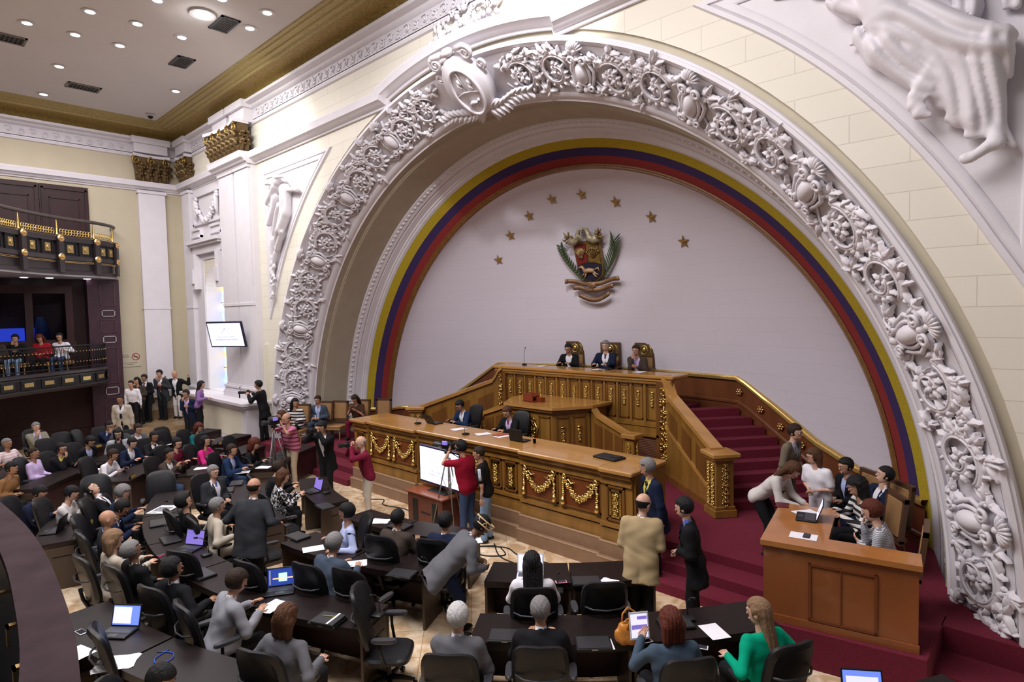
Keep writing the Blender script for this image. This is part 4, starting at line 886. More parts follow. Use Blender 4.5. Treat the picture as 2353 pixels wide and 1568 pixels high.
for x in RL:
    y = 2.94 + 1.97 * math.sqrt(1 - (x / 6.98) ** 2); nv = Vector((x / 48.7, (y - 2.94) / 3.9)).normalized(); z = dtop(x) - .34; c = MB().ball((0, 0, 0), .035, 7, 5)
    for k in range(6): a = k * PI / 3; c.ball((.055 * cos(a), 0, .055 * sin(a)), .026, 6, 4)
    c.map(lambda u, v, w_: (x - nv.x * (.06 + v) + nv.y * u, y - nv.y * (.06 + v) - nv.x * u, z + w_)); o = tag(c.build('dado_rosette', RGOLD, None, 'all'), 'gold dado rosette, ' + RL[x], 'rosette', 'gold rosettes on the niche dado')
# ---- side stairs
def goldrel(mb, w_, h, seed=0, n=None):       # relief of fruit, leaves and drops inside a w x h field, local x,z ; y towards the viewer negative
    rd = random.Random(seed); k = max(4, int(h / (w_ * .42))) if n is None else n + 1
    for i in range(k):
        z = -h / 2 + h * (i + .5) / k; s = h / k; W = w_ * (.42 if i % 2 else .28)
        mb.ball((0, -.025, z), (W * .42, .02, s * .26), 7, 5)
        for q in range(7): a = rd.uniform(0, 6.28); mb.ball((W * .7 * cos(a), -.02, z + s * .36 * sin(a)), rd.uniform(.08, .15) * min(w_, s * 1.4), 5, 4)
        for sg_ in (-1, 1):
            for q in (0, 1): mb.ball((sg_ * W * .75, -.02, z + (q - .5) * s * .5), (W * .40, .014, s * .13), 6, 4, M=Matrix.Rotation(sg_ * (.6 + .5 * q), 3, 'Y'))
    mb.box(-w_ * .06, -.012, -h / 2, w_ * .06, 0, h / 2); return mb
def xf_(mb, x, y, z, a): return mb.map(lambda u, v, w_: (x + u * cos(a) - v * sin(a), y + u * sin(a) + v * cos(a), z + w_))
def side_stair(sx, cx, label, lab2):
    A = Vector((cx + sx * 2.62, 3.38)); B = Vector((cx + sx * 4.42, 1.95)); d = (B - A); L = d.length; d.normalize(); n = Vector((d.y, -d.x)) * (1 if sx < 0 else 1)
    if n.y > 0: n = -n
    t = thing('stair_balustrade', label, 'balustrade'); a = math.atan2(d.y, d.x)
    def loc(u, v, z): return (A.x + d.x * u + n.x * v, A.y + d.y * u + n.y * v, z)
    def side(prof, v0, v1, name, m): 
        mb = MB(); k = len(prof); mb.add([loc(u, v0, z) for u, z in prof] + [loc(u, v1, z) for u, z in prof], [tuple(range(k)), tuple(range(2 * k - 1, k - 1, -1))] + [(i, k + i, k + (i + 1) % k, (i + 1) % k) for i in range(k)]); return mb.build(name, m, t)
    tp = [(0, 2.60), (.12, 2.5), (.2, 2.35), (.3, 2.22)] + [(.3 + (L - .3) * q, 2.22 - (2.22 - 1.52) * q) for q in (.25, .5, .75, 1)]
    side([(0, PZ)] + tp + [(L, PZ)], -.05, .05, 'side_panel', OAK)
    hr = [(u, z) for u, z in tp]; side([(u, z) for u, z in hr] + [(u, z + .09) for u, z in hr[::-1]], -.12, .12, 'handrail', OAKL)
    side([(0, PZ), (0, PZ + .13), (L, PZ + .13), (L, PZ)], .05, .09, 'skirting', OAKD)
    # raised strings and panels following the slope on the visible side
    side([(.05, 1.55), (.05, 1.63), (L, .78), (L, .70)], .05, .075, 'sloping_string', OAKL)
    for q in (.12, .4, .68):
        u0 = L * q; zt = 2.22 - .7 * q - .18; side([(u0, zt - .62 + .1), (u0, zt), (u0 + .42, zt - .17), (u0 + .42, zt - .62 - .05)], .05, .062, 'raised_panel', OAKD)
    nw = MB(); u = L + .12
    nm_ = MB().bbox(-.17, -.17, PZ, .17, .17, 1.44, .01).bbox(-.21, -.21, PZ, .21, .21, PZ + .14, .01).bbox(-.19, -.19, PZ + .14, .19, .19, PZ + .2, .01); xf_(nm_, *loc(u, 0, 0), a).build('newel_post', OAK, t)
    xf_(MB().bbox(-.26, -.26, 1.50, .26, .26, 1.58, .015).bbox(-.21, -.21, 1.44, .21, .21, 1.50, .01), *loc(u, 0, 0), a).build('newel_cap', OAKL, t)
    fa = math.atan2(n.y, n.x) + PI / 2
    for j, (off, fo) in enumerate(((-.08, 0), (.08, 0))):
        c = goldrel(MB(), .13, .78, j); xf_(c, *loc(u + off, .17, 1.0), fa).build('gold_drop', GOLD, t, 'all')
    c = goldrel(MB(), .16, .78, 5); e = fa + (PI / 2 if sx > 0 else -PI / 2); xf_(c, *loc(u + .17, 0, 1.0), e).build('gold_drop', GOLD, t, 'all')
    # flight of carpeted steps, treads perpendicular to the balustrade and running back to the dado
    sm = MB(); m = -n; rise = (1.93 - PZ) / 9; run = (L + .1) / 9
    for k in range(9):
        u0 = L - run * k + .02; z1 = PZ + rise * (k + 1)
        def far(uu):
            for i in range(1, 200):
                q = A + d * uu + m * (.06 + i * .02)
                if ((q.x) / 6.86) ** 2 + ((q.y - 2.94) / 1.88) ** 2 >= 1 and q.y > 2.9 or abs(q.x) > 6.8: return .06 + i * .02
            return 3.0
        f0, f1 = min(far(u0), 2.3), min(far(u0 - run), 2.6)
        c1 = A + d * u0 + m * .06; c2 = A + d * u0 + m * f0; c3 = A + d * (u0 - run - .02) + m * f1; c4 = A + d * (u0 - run - .02) + m * .06
        poly = [tuple(c1), tuple(c2), tuple(c3), tuple(c4)]
        if sx > 0: poly = poly[::-1]
        sm.prism(poly, PZ - .02 if k == 0 else PZ, z1)
    struct(sm.build('floor_stair_' + ('right' if sx > 0 else 'left'), CARPET), lab2)
    return t
side_stair(1, 0.0, 'oak balustrade of the right stair with gold drops on its newel', 'crimson carpeted right stair beside the rostrum')
side_stair(-1, 0.3, 'oak balustrade of the left stair behind the long desk', 'crimson carpeted left stair beside the rostrum')
# ---- rostrum (president's tribune)
xc = .12; R0 = thing('rostrum', 'tall oak presidential rostrum with a row of gold reliefs', 'rostrum', (0, 0, 0)); FX = 2.62; FY = 3.38
body = MB().box(xc - FX, FY, PZ, xc + FX, FY + .1, 2.56).box(xc - FX - .02, FY - .05, PZ, xc + FX + .02, FY, PZ + .16).box(xc - FX, FY - .03, PZ + .16, xc + FX, FY, PZ + .22)
body.box(xc - 2.35, FY - .05, 1.52, xc + 2.35, FY, 1.60).box(xc - 2.35, FY - .03, 1.36, xc + 2.35, FY, 1.52).box(xc - 2.35, FY - .07, 1.30, xc + 2.35, FY, 1.36).box(xc - FX, FY - .06, 2.48, xc + FX, FY, 2.56)
body.build('front_wall', OAK, R0)
MB().bbox(xc - FX - .1, FY - .12, 2.60, xc + FX + .1, FY + .62, 2.68, .02).box(xc - FX - .04, FY - .08, 2.55, xc + FX + .04, FY + .5, 2.60).build('counter', OAKL, R0)
MB().box(xc - FX, FY + .1, PZ, xc + FX, 4.75, 1.93).build('raised_floor', CARPET, R0)
for i in range(13):
    x = xc + (i - 6) * .36
    f_ = MB(); w_, z0, z1 = .13, 1.66, 2.44; f_.box(x - w_, FY - .02, z0, x + w_, FY, z0 + .03).box(x - w_, FY - .02, z1 - .03, x + w_, FY, z1).box(x - w_, FY - .02, z0, x - w_ + .025, FY, z1).box(x + w_ - .025, FY - .02, z0, x + w_, FY, z1); f_.build('panel_moulding', OAKD, R0)
    if i < 12: MB().box(x + .15, FY - .03, 1.6, x + .21, FY, 2.48).build('pilaster_strip', OAK, R0)
    g = MB().box(-.045, -.035, .13, .045, 0, .16); goldrel(g, .10, .26, i, 3); g.ball((0, -.02, -.16), (.04, .02, .03), 6, 4); xf_(g, x, FY, 2.14, 0).build('gold_relief', GOLD, R0, 'all')
for s in (-1, 1):
    x = xc + s * 2.49; MB().box(x - .2, FY - .07, PZ, x + .2, FY, 2.56).box(x - .23, FY - .1, PZ, x + .23, FY - .07, PZ + .3).build('corner_pilaster', OAKD, R0)
    g = goldrel(MB(), .24, 1.72, 11 + s, 6); xf_(g, x, FY - .08, 1.60, 0).build('gold_garland_drop', GOLD, R0, 'all')
lou = MB()
for k in range(18): lou.box(xc + .6, FY - .02, .62 + k * .037, xc + 2.28, FY - .005, .62 + k * .037 + .022)
lou.build('louvred_panel', mat('louvre_wood', (.20, .085, .05), .5), R0)
# ---- speaker's tribune in front
T0 = thing('speakers_tribune', 'six-sided oak speaker tribune with a gold emblem below the rostrum', 'tribune')
hx = [(-1.12, 3.3), (-1.12, 2.62), (-.66, 1.86), (.66, 1.86), (1.12, 2.62), (1.12, 3.3)]; hc = [(-1.24, 3.32), (-1.24, 2.58), (-.74, 1.76), (.74, 1.76), (1.24, 2.58), (1.24, 3.32)]
MB().prism(hx, PZ, 1.90).build('body', OAK, T0); MB().prism(hc, 1.94, 2.0).build('counter', OAKL, T0); MB().prism([(x * .96, y + .03) for x, y in hc], 1.88, 1.94).build('under_moulding', OAKD, T0); MB().prism([(x * 1.04, y - .02) for x, y in hx], PZ, PZ + .16).build('skirting', OAKD, T0)
def tpanel(x, y, a, w_, z0, z1, name='panel_moulding', par=T0, m=OAKD, t=.022):
    f_ = MB(); f_.box(-w_, -t, z0, w_, 0, z0 + .03).box(-w_, -t, z1 - .03, w_, 0, z1).box(-w_, -t, z0, -w_ + .03, 0, z1).box(w_ - .03, -t, z0, w_, 0, z1); return xf_(f_, x, y, 0, a).build(name, m, par)
ang = math.atan2(.76, .46)
for sx in (-1, 1):
    for q in (.28, .72):
        x = sx * (.66 + .46 * q); y = 1.86 + .76 * q; a_ = ang if sx > 0 else -ang; tpanel(x + sx * .005, y - .003, a_, .16, .75, 1.78)
        xf_(goldrel(MB().box(-.05, -.035, .17, .05, 0, .2), .11, .32, 3, 3), x, y, 1.35, a_).build('gold_relief', GOLD, T0, 'all')
tpanel(-.4, 1.86, 0, .2, .75, 1.78); tpanel(.45, 1.86, 0, .17, .75, 1.78)
g = MB(); goldrel(g, .3, .5, 8, 2)
for s in (-1, 1): spiral(g, 0, 0, .01, .01, .1, 0, 1, .001, .001)
for s in (-1, 1):
    g.tube([(0, -.03, -.28), (s * .16, -.04, -.15), (s * .2, -.04, .08), (s * .08, -.04, .25)], [.03, .035, .03, .015], 6); g.tube([(s * .08 + .05 * cos(t), -.05, .25 + .05 * sin(t)) for t in [k * .6 for k in range(9)]], .015, 5)
xf_(g, .05, 1.86, 1.42, 0).build('gold_emblem', GOLD, T0, 'all')
for sx in (-1, 1):        # side wings with sloping rail and small newel
    A = Vector((sx * 1.15, 2.68)); B = Vector((sx * 2.22, 2.50)); d = (B - A).normalized(); L = (B - A).length; n = Vector((0, -1))
    def q3(u, v, z): return (A.x + d.x * u, A.y + d.y * u + v, z)
    def sl(prof, v0, v1, name, m): mb = MB(); k = len(prof); mb.add([q3(u, v0, z) for u, z in prof] + [q3(u, v1, z) for u, z in prof], [tuple(range(k)), tuple(range(2 * k - 1, k - 1, -1))] + [(i, k + i, k + (i + 1) % k, (i + 1) % k) for i in range(k)]); mb.build(name, m, T0)
    tp = [(0, 1.92), (.1, 1.84), (.2, 1.74), (L, 1.44)]; sl([(0, PZ)] + tp + [(L, PZ)], -.04, .04, 'wing_panel', OAK); sl(tp + [(u, z + .08) for u, z in tp[::-1]], -.09, .09, 'wing_rail', OAKL)
    for k in range(3): u = .12 + .3 * k; zt = 1.74 - .28 * (u / L) - .1; sl([(u, .8), (u, zt), (u + .22, zt - .07), (u + .22, .8)], -.055, -.04, 'raised_panel', OAKD)
    xf_(MB().bbox(-.11, -.11, PZ, .11, .11, 1.42, .01), B.x + sx * .08, B.y, 0, 0).build('wing_newel', OAK, T0); xf_(MB().bbox(-.17, -.17, 1.42, .17, .17, 1.52, .015), B.x + sx * .08, B.y, 0, 0).build('newel_cap', OAKL, T0)
    for a_, dx, dy in ((0, 0, -.11), (PI / 2, .11, 0)): xf_(goldrel(MB(), .1, .5, 4), B.x + sx * .08 + dx, B.y + dy, 1.08, a_).build('gold_relief', GOLD, T0, 'all')
lc = MB().box(-.2, -.16, 0, .16, .12, .03).box(-.2, -.16, 0, .14, -.13, .2).box(-.2, .04, 0, .14, .07, .2).box(.10, -.02, 0, .28, .12, .11).box(-.18, -.14, .12, .12, .05, .15)
tag(lc.build('book_rest', mat('russet_box', (.20, .035, .012), .45), None, loc=(-.28, 2.32, 2.0), rot=-.15), 'russet wooden reading box on the speaker tribune counter', 'lectern')
# ---- long front desk
xd = .28; D0 = thing('long_desk', 'long oak front desk with gold garlands on a brown stone plinth', 'desk', (0, 0, 0)); HW = 3.9; DZ = 1.64
def seg(f):        # f: |x| -> y front face step
    return f
for (a, b, yo) in ((-3.9, -3.32, -.06), (-3.32, -1.52, .0), (-1.52, 1.52, .07), (1.52, 3.32, .0), (3.32, 3.9, -.06)):
    x0, x1 = xd + a, xd + b; yb = -.42 + yo
    MB().box(x0, yb - .16, .001, x1, .3, .24).box(x0, yb - .08, .24, x1, .3, .47).build('plinth', STONEB, D0)
    MB().box(x0, yb - .165, .225, x1, yb - .15, .243).box(x0, yb - .085, .455, x1, yb - .07, .475).build('plinth_edge', mat('stone_edge', (.45, .31, .20), .4), D0)
    mb = MB().box(x0, yb, .47, x1, .2, 1.56).box(x0, yb - .04, .47, x1, yb, .60).box(x0, yb - .025, .60, x1, yb, .67).box(x0, yb - .05, .70, x1, yb, .76).box(x0, yb - .03, 1.38, x1, yb, 1.42).box(x0, yb - .05, 1.50, x1, yb, 1.56); mb.build('front_panel', OAK, D0)
    MB().bbox(x0 - (.05 if a < -3.8 else 0), yb - .1, 1.57, x1 + (.05 if b > 3.8 else 0), .50, DZ, .015).build('desktop', OAKL, D0)
    MB().box(x0, yb - .07, 1.54, x1, yb, 1.575).build('top_moulding', OAKD, D0)
MB().box(xd - HW, .2, .47, xd + HW, .44, .52).build('footboard', OAKD, D0)
for s in (-1, 1): MB().box(xd + s * (HW + .005) - .03, -.44, .001, xd + s * (HW + .005) + .03, .46, 1.57).build('end_panel', OAK, D0)
def gar():
    g = MB(); rd = random.Random(12)
    for i in range(15):
        q = i / 14; x = -.29 + .58 * q; z = .14 - .27 * sin(PI * q) ** .8; t_ = .35 + .65 * sin(PI * q)
        for j in range(6): g.ball((x + rd.uniform(-.03, .03), -.03 + rd.uniform(-.02, .01), z + rd.uniform(-.055, .055) * t_), rd.uniform(.016, .032), 6, 4)
        if i % 2: g.ball((x, -.05, z + .055 * t_), (.045, .012, .022), 6, 4, M=Matrix.Rotation(rd.uniform(-1, 1), 3, 'Y'))
    for s in (-1, 1):
        g.tube([(s * .28, -.03, .20), (s * .32, -.04, .255), (s * .37, -.03, .20), (s * .33, -.03, .15)], [.015, .025, .02, .012], 6); g.ball((s * .32, -.04, .17), .04, 7, 5)
        for j in range(9): z = .13 - .035 * j; g.ball((s * (.35 + rd.uniform(-.015, .015)), -.035, z), rd.uniform(.022, .034), 6, 4)
        g.tube([(s * .35, -.035, -.14), (s * .355, -.04, -.19), (s * .35, -.04, -.26)], [.02, .040, .055], 8)
        for k in range(4): g.ball((s * (.14 + .05 * k), -.045, -.02 + .05 * k), (.05, .014, .03), 6, 4, M=Matrix.Rotation(s * .6, 3, 'Y'))
        g.tube([(s * .30, -.02, .15), (s * .24, -.03, .17), (s * .18, -.03, .11), (s * .10, -.03, .14)], [.012, .02, .018, .006], 5)
    return g
for k, x in enumerate((-2.87, -1.97, 1.97, 2.87)):
    X = xd + x; tpanel(X, -.42, 0, .42, .82, 1.36, 'panel_moulding', D0, OAKD); MB().box(X - .39, -.425, .85, X + .39, -.418, 1.33).build('panel_field', mat('oak_red', (.19, .05, .012), .35, var=.2, vscale=5), D0)
    gar().map(lambda u, v, w_: (X + u, -.425 + v, 1.12 + w_)).build('gold_garland', GOLD, D0, 'all')
for x in (-3.6, -1.2, -.75, .3, .8, 1.2, 3.6):
    X = xd + x; yb = -.48 if abs(x) > 3.4 else -.35
    tpanel(X, yb, 0, .17, .80, 1.36, 'panel_moulding', D0, OAKD); tpanel(X, yb - .005, 0, .105, .86, 1.30, 'gold_frame', D0, GOLD, .02)
    xf_(goldrel(MB(), .14, .36, 6, 5), X, yb, 1.07, 0).build('gold_relief', GOLD, D0, 'all')
# ---- television on its cabinet
tc_ = thing('television_cabinet', 'low red-brown cabinet standing before the long desk', 'cabinet', (.02, -.98, 0)); MB().bbox(-.56, -.25, .0, .5, .25, .62, .01).build('body', mat('cabinet_red', (.12, .030, .018), .35, var=.25, vscale=5), tc_)
MB().bbox(-.60, -.28, .62, .54, .27, .66, .01).build('top', mat('cabinet_top', (.22, .06, .03), .3), tc_)
for x in (-.4, .2): MB().box(x, -.256, .08, x + .16, -.25, .52).build('niche_shade', BLACK, tc_)  # flat black plates paint the shade inside the niches
MB().box(-.14, -.26, .28, .14, -.25, .3).box(-.14, -.26, .08, .14, -.25, .1).build('drawer_line', BLACK, tc_)
tv = thing('television', 'flat television with glowing white screen on the red-brown cabinet', 'television', (.12, -.92, .66), math.radians(-3)); MB().bbox(-.66, -.03, .10, .66, .04, .86, .01).build('casing', mat('tv_violet', (.02, .012, .06), .25), tv); MB().bbox(-.28, -.13, 0, .28, .13, .02, .01).box(-.05, -.02, .02, .05, .03, .12).build('stand', BLACK, tv)
SCW = mat('screen_white', (.9, .9, 1), .3, emit=(.93, .94, 1.0), estr=1.5); MB().box(-.62, -.036, .15, .62, -.031, .82).build('screen', SCW, tv)
MB().tube([(-.12 + .3 * q, -.038, .42 + .12 * sin(PI * q)) for q in [k / 10 for k in range(11)]], .005, 4).build('building_logo', SL, tv); text('ASAMBLEA NACIONAL', .07, SL, tv, (0, -.038, .30)); text('REPUBLICA BOLIVARIANA DE VENEZUELA', .03, SL, tv, (0, -.038, .37))
# ---- clerks' desk
CD = thing('clerks_desk', 'broad polished reddish wooden clerks desk at the front right', 'desk', (6.47, -1.27, PZ + .002), math.radians(11.3))
MB().prism([(-.03, -.04), (1.56, -.04), (1.56, .34), (.66, .34), (.66, 1.52), (-.03, 1.52)], .90, .96).build('desktop', mat('clerk_top', (.44, .17, .045), .22, var=.2, vscale=3, coat=.4), CD); MB().box(0, 0, 0, 1.53, .04, .90).build('front_board', MAHOG, CD)
tpanel_ = MB(); w_ = .34
fr_ = MB(); fr_.box(.48, -.015, .10, 1.16, 0, .13).box(.48, -.015, .74, 1.16, 0, .77).box(.48, -.015, .10, .51, 0, .77).box(1.13, -.015, .10, 1.16, 0, .77).box(.80, -.012, .10, .815, 0, .77).build('front_moulding', mat('mahog_edge', (.16, .045, .015), .35), CD)
MB().box(0, .04, 0, .04, 1.45, .90).build('side_board', MAHOG, CD); MB().box(1.49, .04, 0, 1.53, .30, .90).build('side_board', MAHOG, CD); MB().box(-.01, -.02, 0, 1.54, .0, .09).build('skirting', MAHOG, CD)
# ================================================================ FURNITURE
def office_chair():
    t = thing('office_chair', 'black leather swivel chair', 'chair')
    s = MB(); P = []
    def soft(cx, cy, hx, hy, z0, z1, e=.5, n=24):
        def rg(s_, z): return [(cx + hx * s_ * math.copysign(abs(cos(a)) ** e, cos(a)), cy + hy * s_ * math.copysign(abs(sin(a)) ** e, sin(a)), z) for a in [2 * PI * k / n for k in range(n)]]
        mb = MB(); rs = [rg(.86, z0), rg(1, z0 + (z1 - z0) * .25), rg(1, z0 + (z1 - z0) * .7), rg(.9, z1)]; mb.add(sum(rs, []), [tuple(range(n - 1, -1, -1)), tuple(range(3 * n, 4 * n))] + [(k * n + i, k * n + (i + 1) % n, (k + 1) * n + (i + 1) % n, (k + 1) * n + i) for k in range(3) for i in range(n)]); return mb
    soft(0, .02, .255, .25, .345, .425).build('seat', LEATHER, t, True)
    b = soft(0, 0, .265, .31, -.03, .05, .5); b.map(lambda x, y, z: (x * (1 - .10 * (y < 0) * abs(y) / .29), -.235 - .14 * (y + .29) / .58 * 1.0 + z + .08 * (x / .26) ** 2, .80 + y * 1.10)); b.build('backrest', LEATHER, t, True)
    MB().tube([(-.225, -.30, .84), (-.15, -.36, .83), (0, -.385, .825), (.15, -.36, .83), (.225, -.30, .84)], .011, 6).build('back_bar', DKGREY, t, 'all')
    MB().tube([(0, -.02, .335), (0, -.22, .345), (0, -.31, .55), (0, -.34, .70)], [.03, .03, .025, .02], 6).build('back_support', BLACK, t, 'all')
    for sx in (-1, 1):
        ar = MB().tube([(sx * .25, .02, .38), (sx * .30, -.02, .55), (sx * .30, -.02, .66)], .018, 6).build('arm_post', BLACK, t, 'all')
        soft(sx * .305, .03, .042, .14, .66, .70, .7, 16).build('armrest', DKGREY, t, True)
    MB().lathe([(.028, .08), (.028, .25), (.045, .26), (.045, .33), (.09, .345)], n=10).build('column', BLACK, t, True)
    for k in range(5):
        a = 2 * PI * k / 5 + .3; c, s_ = cos(a), sin(a); lg = MB().tube([(0, 0, .11), (c * .16, s_ * .16, .10), (c * .29, s_ * .29, .075)], [.032, .025, .018], 6).build('leg', BLACK, t, 'all')
        MB().lathe([(.028, -.02), (.030, 0), (.028, .02)], (0, 0, 0), 10, axis='x').map(lambda x, y, z: (c * .29 + x * s_ + y * c, s_ * .29 - x * c + y * s_, .031 + z)).build('caster', BLACK, lg, True)
    return t
CH0 = office_chair(); CH_used = [False]
def chair(x, y, H, label, group='black swivel chairs of the chamber', z=0):
    rz = math.radians(H - 90)
    if not CH_used[0]:
        CH_used[0] = True; o = CH0; o.location = (x, y, z + .001); o.rotation_euler = (0, 0, rz)
    else: o = dup(CH0, (x, y, z + .001), rz)
    o['label'] = label; o['group'] = group; o['category'] = 'chair'; return o
TAN = mat('tan_leather', (.36, .20, .085), .45, var=.15, vscale=6); WOODC = mat('chair_frame_wood', (.085, .04, .02), .4)
def guest_chair():
    t = thing('upholstered_chair', 'tan', 'chair')
    MB().bbox(-.25, -.22, .36, .25, .25, .43, .03).build('seat', TAN, t, True)
    b = MB().bbox(-.21, -.03, .06, .21, .03, .56, .02); b.map(lambda x, y, z: (x, y - .25 - z * .12, z + .50)); b.build('backrest', TAN, t, True)
    f = MB().box(-.26, -.025, .02, -.21, .035, .62).box(.21, -.025, .02, .26, .035, .62).box(-.26, -.025, .56, .26, .035, .63).box(-.26, -.025, .0, .26, .035, .06); f.map(lambda x, y, z: (x, y - .26 - z * .12, z + .48)); f.build('back_frame', WOODC, t)
    MB().box(-.26, -.23, .31, .26, .25, .37).build('seat_rail', TAN, t)
    for sx in (-1, 1):
        for sy in (-1, 1): MB().tube([(sx * .22, sy * .20, .32), (sx * .235, sy * .225, 0)], [.024, .015], 6).build('leg', mat('chair_leg_tan', (.30, .19, .10), .4), t)
    return t
GC0 = guest_chair(); GC_used = [False]
def gchair(x, y, z, H, label, group='tan upholstered chairs on the platform'):
    rz = math.radians(H - 90)
    if not GC_used[0]: GC_used[0] = True; o = GC0; o.location = (x, y, z + .001); o.rotation_euler = (0, 0, rz)
    else: o = dup(GC0, (x, y, z + .001), rz)
    o['label'] = label; o['group'] = group; return o
def throne(x, y, z, H, label):
    t = thing('high_backed_chair', label, 'chair', (x, y, z), math.radians(H - 90), 'high presidential chairs on the rostrum')
    MB().bbox(-.27, -.25, .36, .27, .27, .43, .03).build('seat', TAN, t, True); MB().bbox(-.27, -.36, .45, .27, -.30, 1.36, .01).build('back_frame', WOODC, t)
    MB().box(-.22, -.30, .55, .22, -.285, 1.0).build('back_pad', TAN, t)
    g = MB().box(-.24, -.30, 1.02, .24, -.292, 1.33); g.build('carved_panel', BRONZE, t)
    g = MB(); g.tube([(.09 * cos(a), -.285, 1.18 + .11 * sin(a)) for a in [2 * PI * k / 14 for k in range(14)]], .014, 5, closed=True); g.ball((0, -.285, 1.18), (.05, .015, .07), 8, 6)
    for s in (-1, 1): g.tube([(s * .22, -.285, 1.05), (s * .15, -.285, 1.10), (s * .20, -.285, 1.22), (s * .13, -.285, 1.30)], .014, 5)
    g.build('gold_tracery', GOLD, t, 'all')
    for sx in (-1, 1):
        for sy in (-.23, .22): MB().tube([(sx * .23, sy, .37), (sx * .23, sy, 0)], .025, 6).build('leg', WOODC, t)
        MB().tube([(sx * .27, -.30, .74), (sx * .27, .12, .72), (sx * .27, .15, .45)], .022, 6).build('armrest', WOODC, t)
    return t
# curved deputies' desks, hemicycle centred on (0, 2.4)
HC = (0.0, 2.4)
def arcdesk(r0, r1, a0, a1, label):        # angles in degrees, measured from +x ; a1 < a0 (clockwise)
    am = math.radians((a0 + a1) / 2); rm = (r0 + r1) / 2; ox, oy = HC[0] + rm * cos(am), HC[1] + rm * sin(am)
    t = thing('deputy_desk', label, 'desk', (ox, oy, .001), 0, 'curved dark desks of the hemicycle')
    n = max(2, int(abs(a1 - a0) / 3) + 1); A = [math.radians(a0 + (a1 - a0) * k / n) for k in range(n + 1)]
    def pt(r, a): return (HC[0] + r * cos(a) - ox, HC[1] + r * sin(a) - oy)
    def slab(ra, rb, z0, z1, name, m, AA=A):
        mb = MB(); vs = []
        for a in AA:
            p, q = pt(ra, a), pt(rb, a); vs += [(p[0], p[1], z0), (q[0], q[1], z0), (q[0], q[1], z1), (p[0], p[1], z1)]
        fs = [(4 * i + c, 4 * i + (c + 1) % 4, 4 * i + 4 + (c + 1) % 4, 4 * i + 4 + c) for i in range(len(AA) - 1) for c in range(4)] + [(3, 2, 1, 0), tuple(4 * (len(AA) - 1) + q for q in range(4))]
        return mb.add(vs, fs).build(name, m, t)
    slab(r0, r1, .70, .74, 'desktop', DESKM); slab(r0 + .03, r0 + .06, .06, .70, 'front_panel', WENGER); slab(r0, r1, .66, .70, 'top_edge', DESKM)
    e = math.radians(.03 / rm * 57.3)
    for a, s in ((A[0], -1), (A[-1], 1)): slab(r0, r1 - .02, 0, .70, 'end_panel', DESKE, [a, a + s * -e * -1 if s < 0 else a + e] if False else ([a - e, a] if s < 0 else [a, a + e]))
    slab(r0 + .10, r0 + .34, .50, .52, 'shelf', DESKM)
    return t
desk_rows = {
 1: (4.95, 5.5), 2: (6.15, 6.75), 3: (7.55, 8.15), 4: (9.0, 9.6), 5: (10.55, 11.15), 6: (12.0, 12.6), 7: (9.3, 9.9)}
segs = [(1, -62, -75, 'dark curved desk in the first row before two seen from behind'), (1, -75.3, -88, 'dark curved desk in the first row with white papers on it'), (1, -97, -108, 'dark curved desk in the first row carrying an open laptop'), (1, -108.3, -119, 'dark curved desk in the first row behind the tripod photographers'),
 (2, -38, -47, 'dark curved desk near the clerks desk, with loose papers'), (2, -47.2, -56.5, 'dark curved desk in front of the white-topped person'), (2, -63.5, -74, 'dark curved desk with a bare end panel and closed laptop by the aisle'), (2, -74.2, -86, 'dark curved desk with a white sheet before the navy back'), (2, -95, -107, 'dark curved desk beside the standing grey-suited back'), (2, -107.3, -119, 'dark curved desk in front of the blue-tied person'), (2, -130, -141, 'dark curved desk before the navy jacket by the photographers'), (2, -141.3, -152, 'dark curved desk before the pink-topped person'),
 (3, -32, -43.5, 'dark curved desk before the green blouse at lower right'), (3, -43.7, -55.5, 'dark curved desk with the orange handbag'), (3, -64, -75, 'dark curved desk with end panel, binder and closed laptop'), (3, -75.2, -86, 'dark curved desk with the colourful laptop screen'), (3, -86.2, -97, 'dark curved desk before the person in glasses and black suit'), (3, -97.2, -108, 'dark curved desk cluttered before the bald grey suit'), (3, -108.2, -119, 'dark curved desk with the magazine'), (3, -128, -139, 'dark curved desk before the tracksuit jacket'), (3, -139.3, -150, 'dark curved desk before the teal top'),
 (7, -27, -37, 'dark desk at the bottom right corner with a glowing laptop'), (4, -66, -76, 'dark curved desk at the bottom left with a glowing laptop'), (4, -76.2, -86, 'dark curved desk at the bottom left beside the gallery rail'), (4, -104, -119, 'dark curved desk left, before two people near the rail'), (4, -127, -138, 'dark curved desk before the white shirt leaning forward'), (4, -138.3, -149, 'dark curved desk before the smiling navy suit'), (4, -149.3, -158, 'empty dark curved desk near the landing'),
 (5, -126, -138, 'dark curved desk before the lilac shirt'), (5, -138.3, -149, 'dark curved desk before the dark suit with blue shirt'), (5, -149.3, -160, 'dark curved desk near the back wall'),
 (6, -128, -141, 'dark curved desk in the last row, left'), (6, -141.3, -152, 'dark curved desk in the last row, right')]
for r, a0, a1, lb_ in segs: arcdesk(desk_rows[r][0], desk_rows[r][1], a0, a1, lb_)
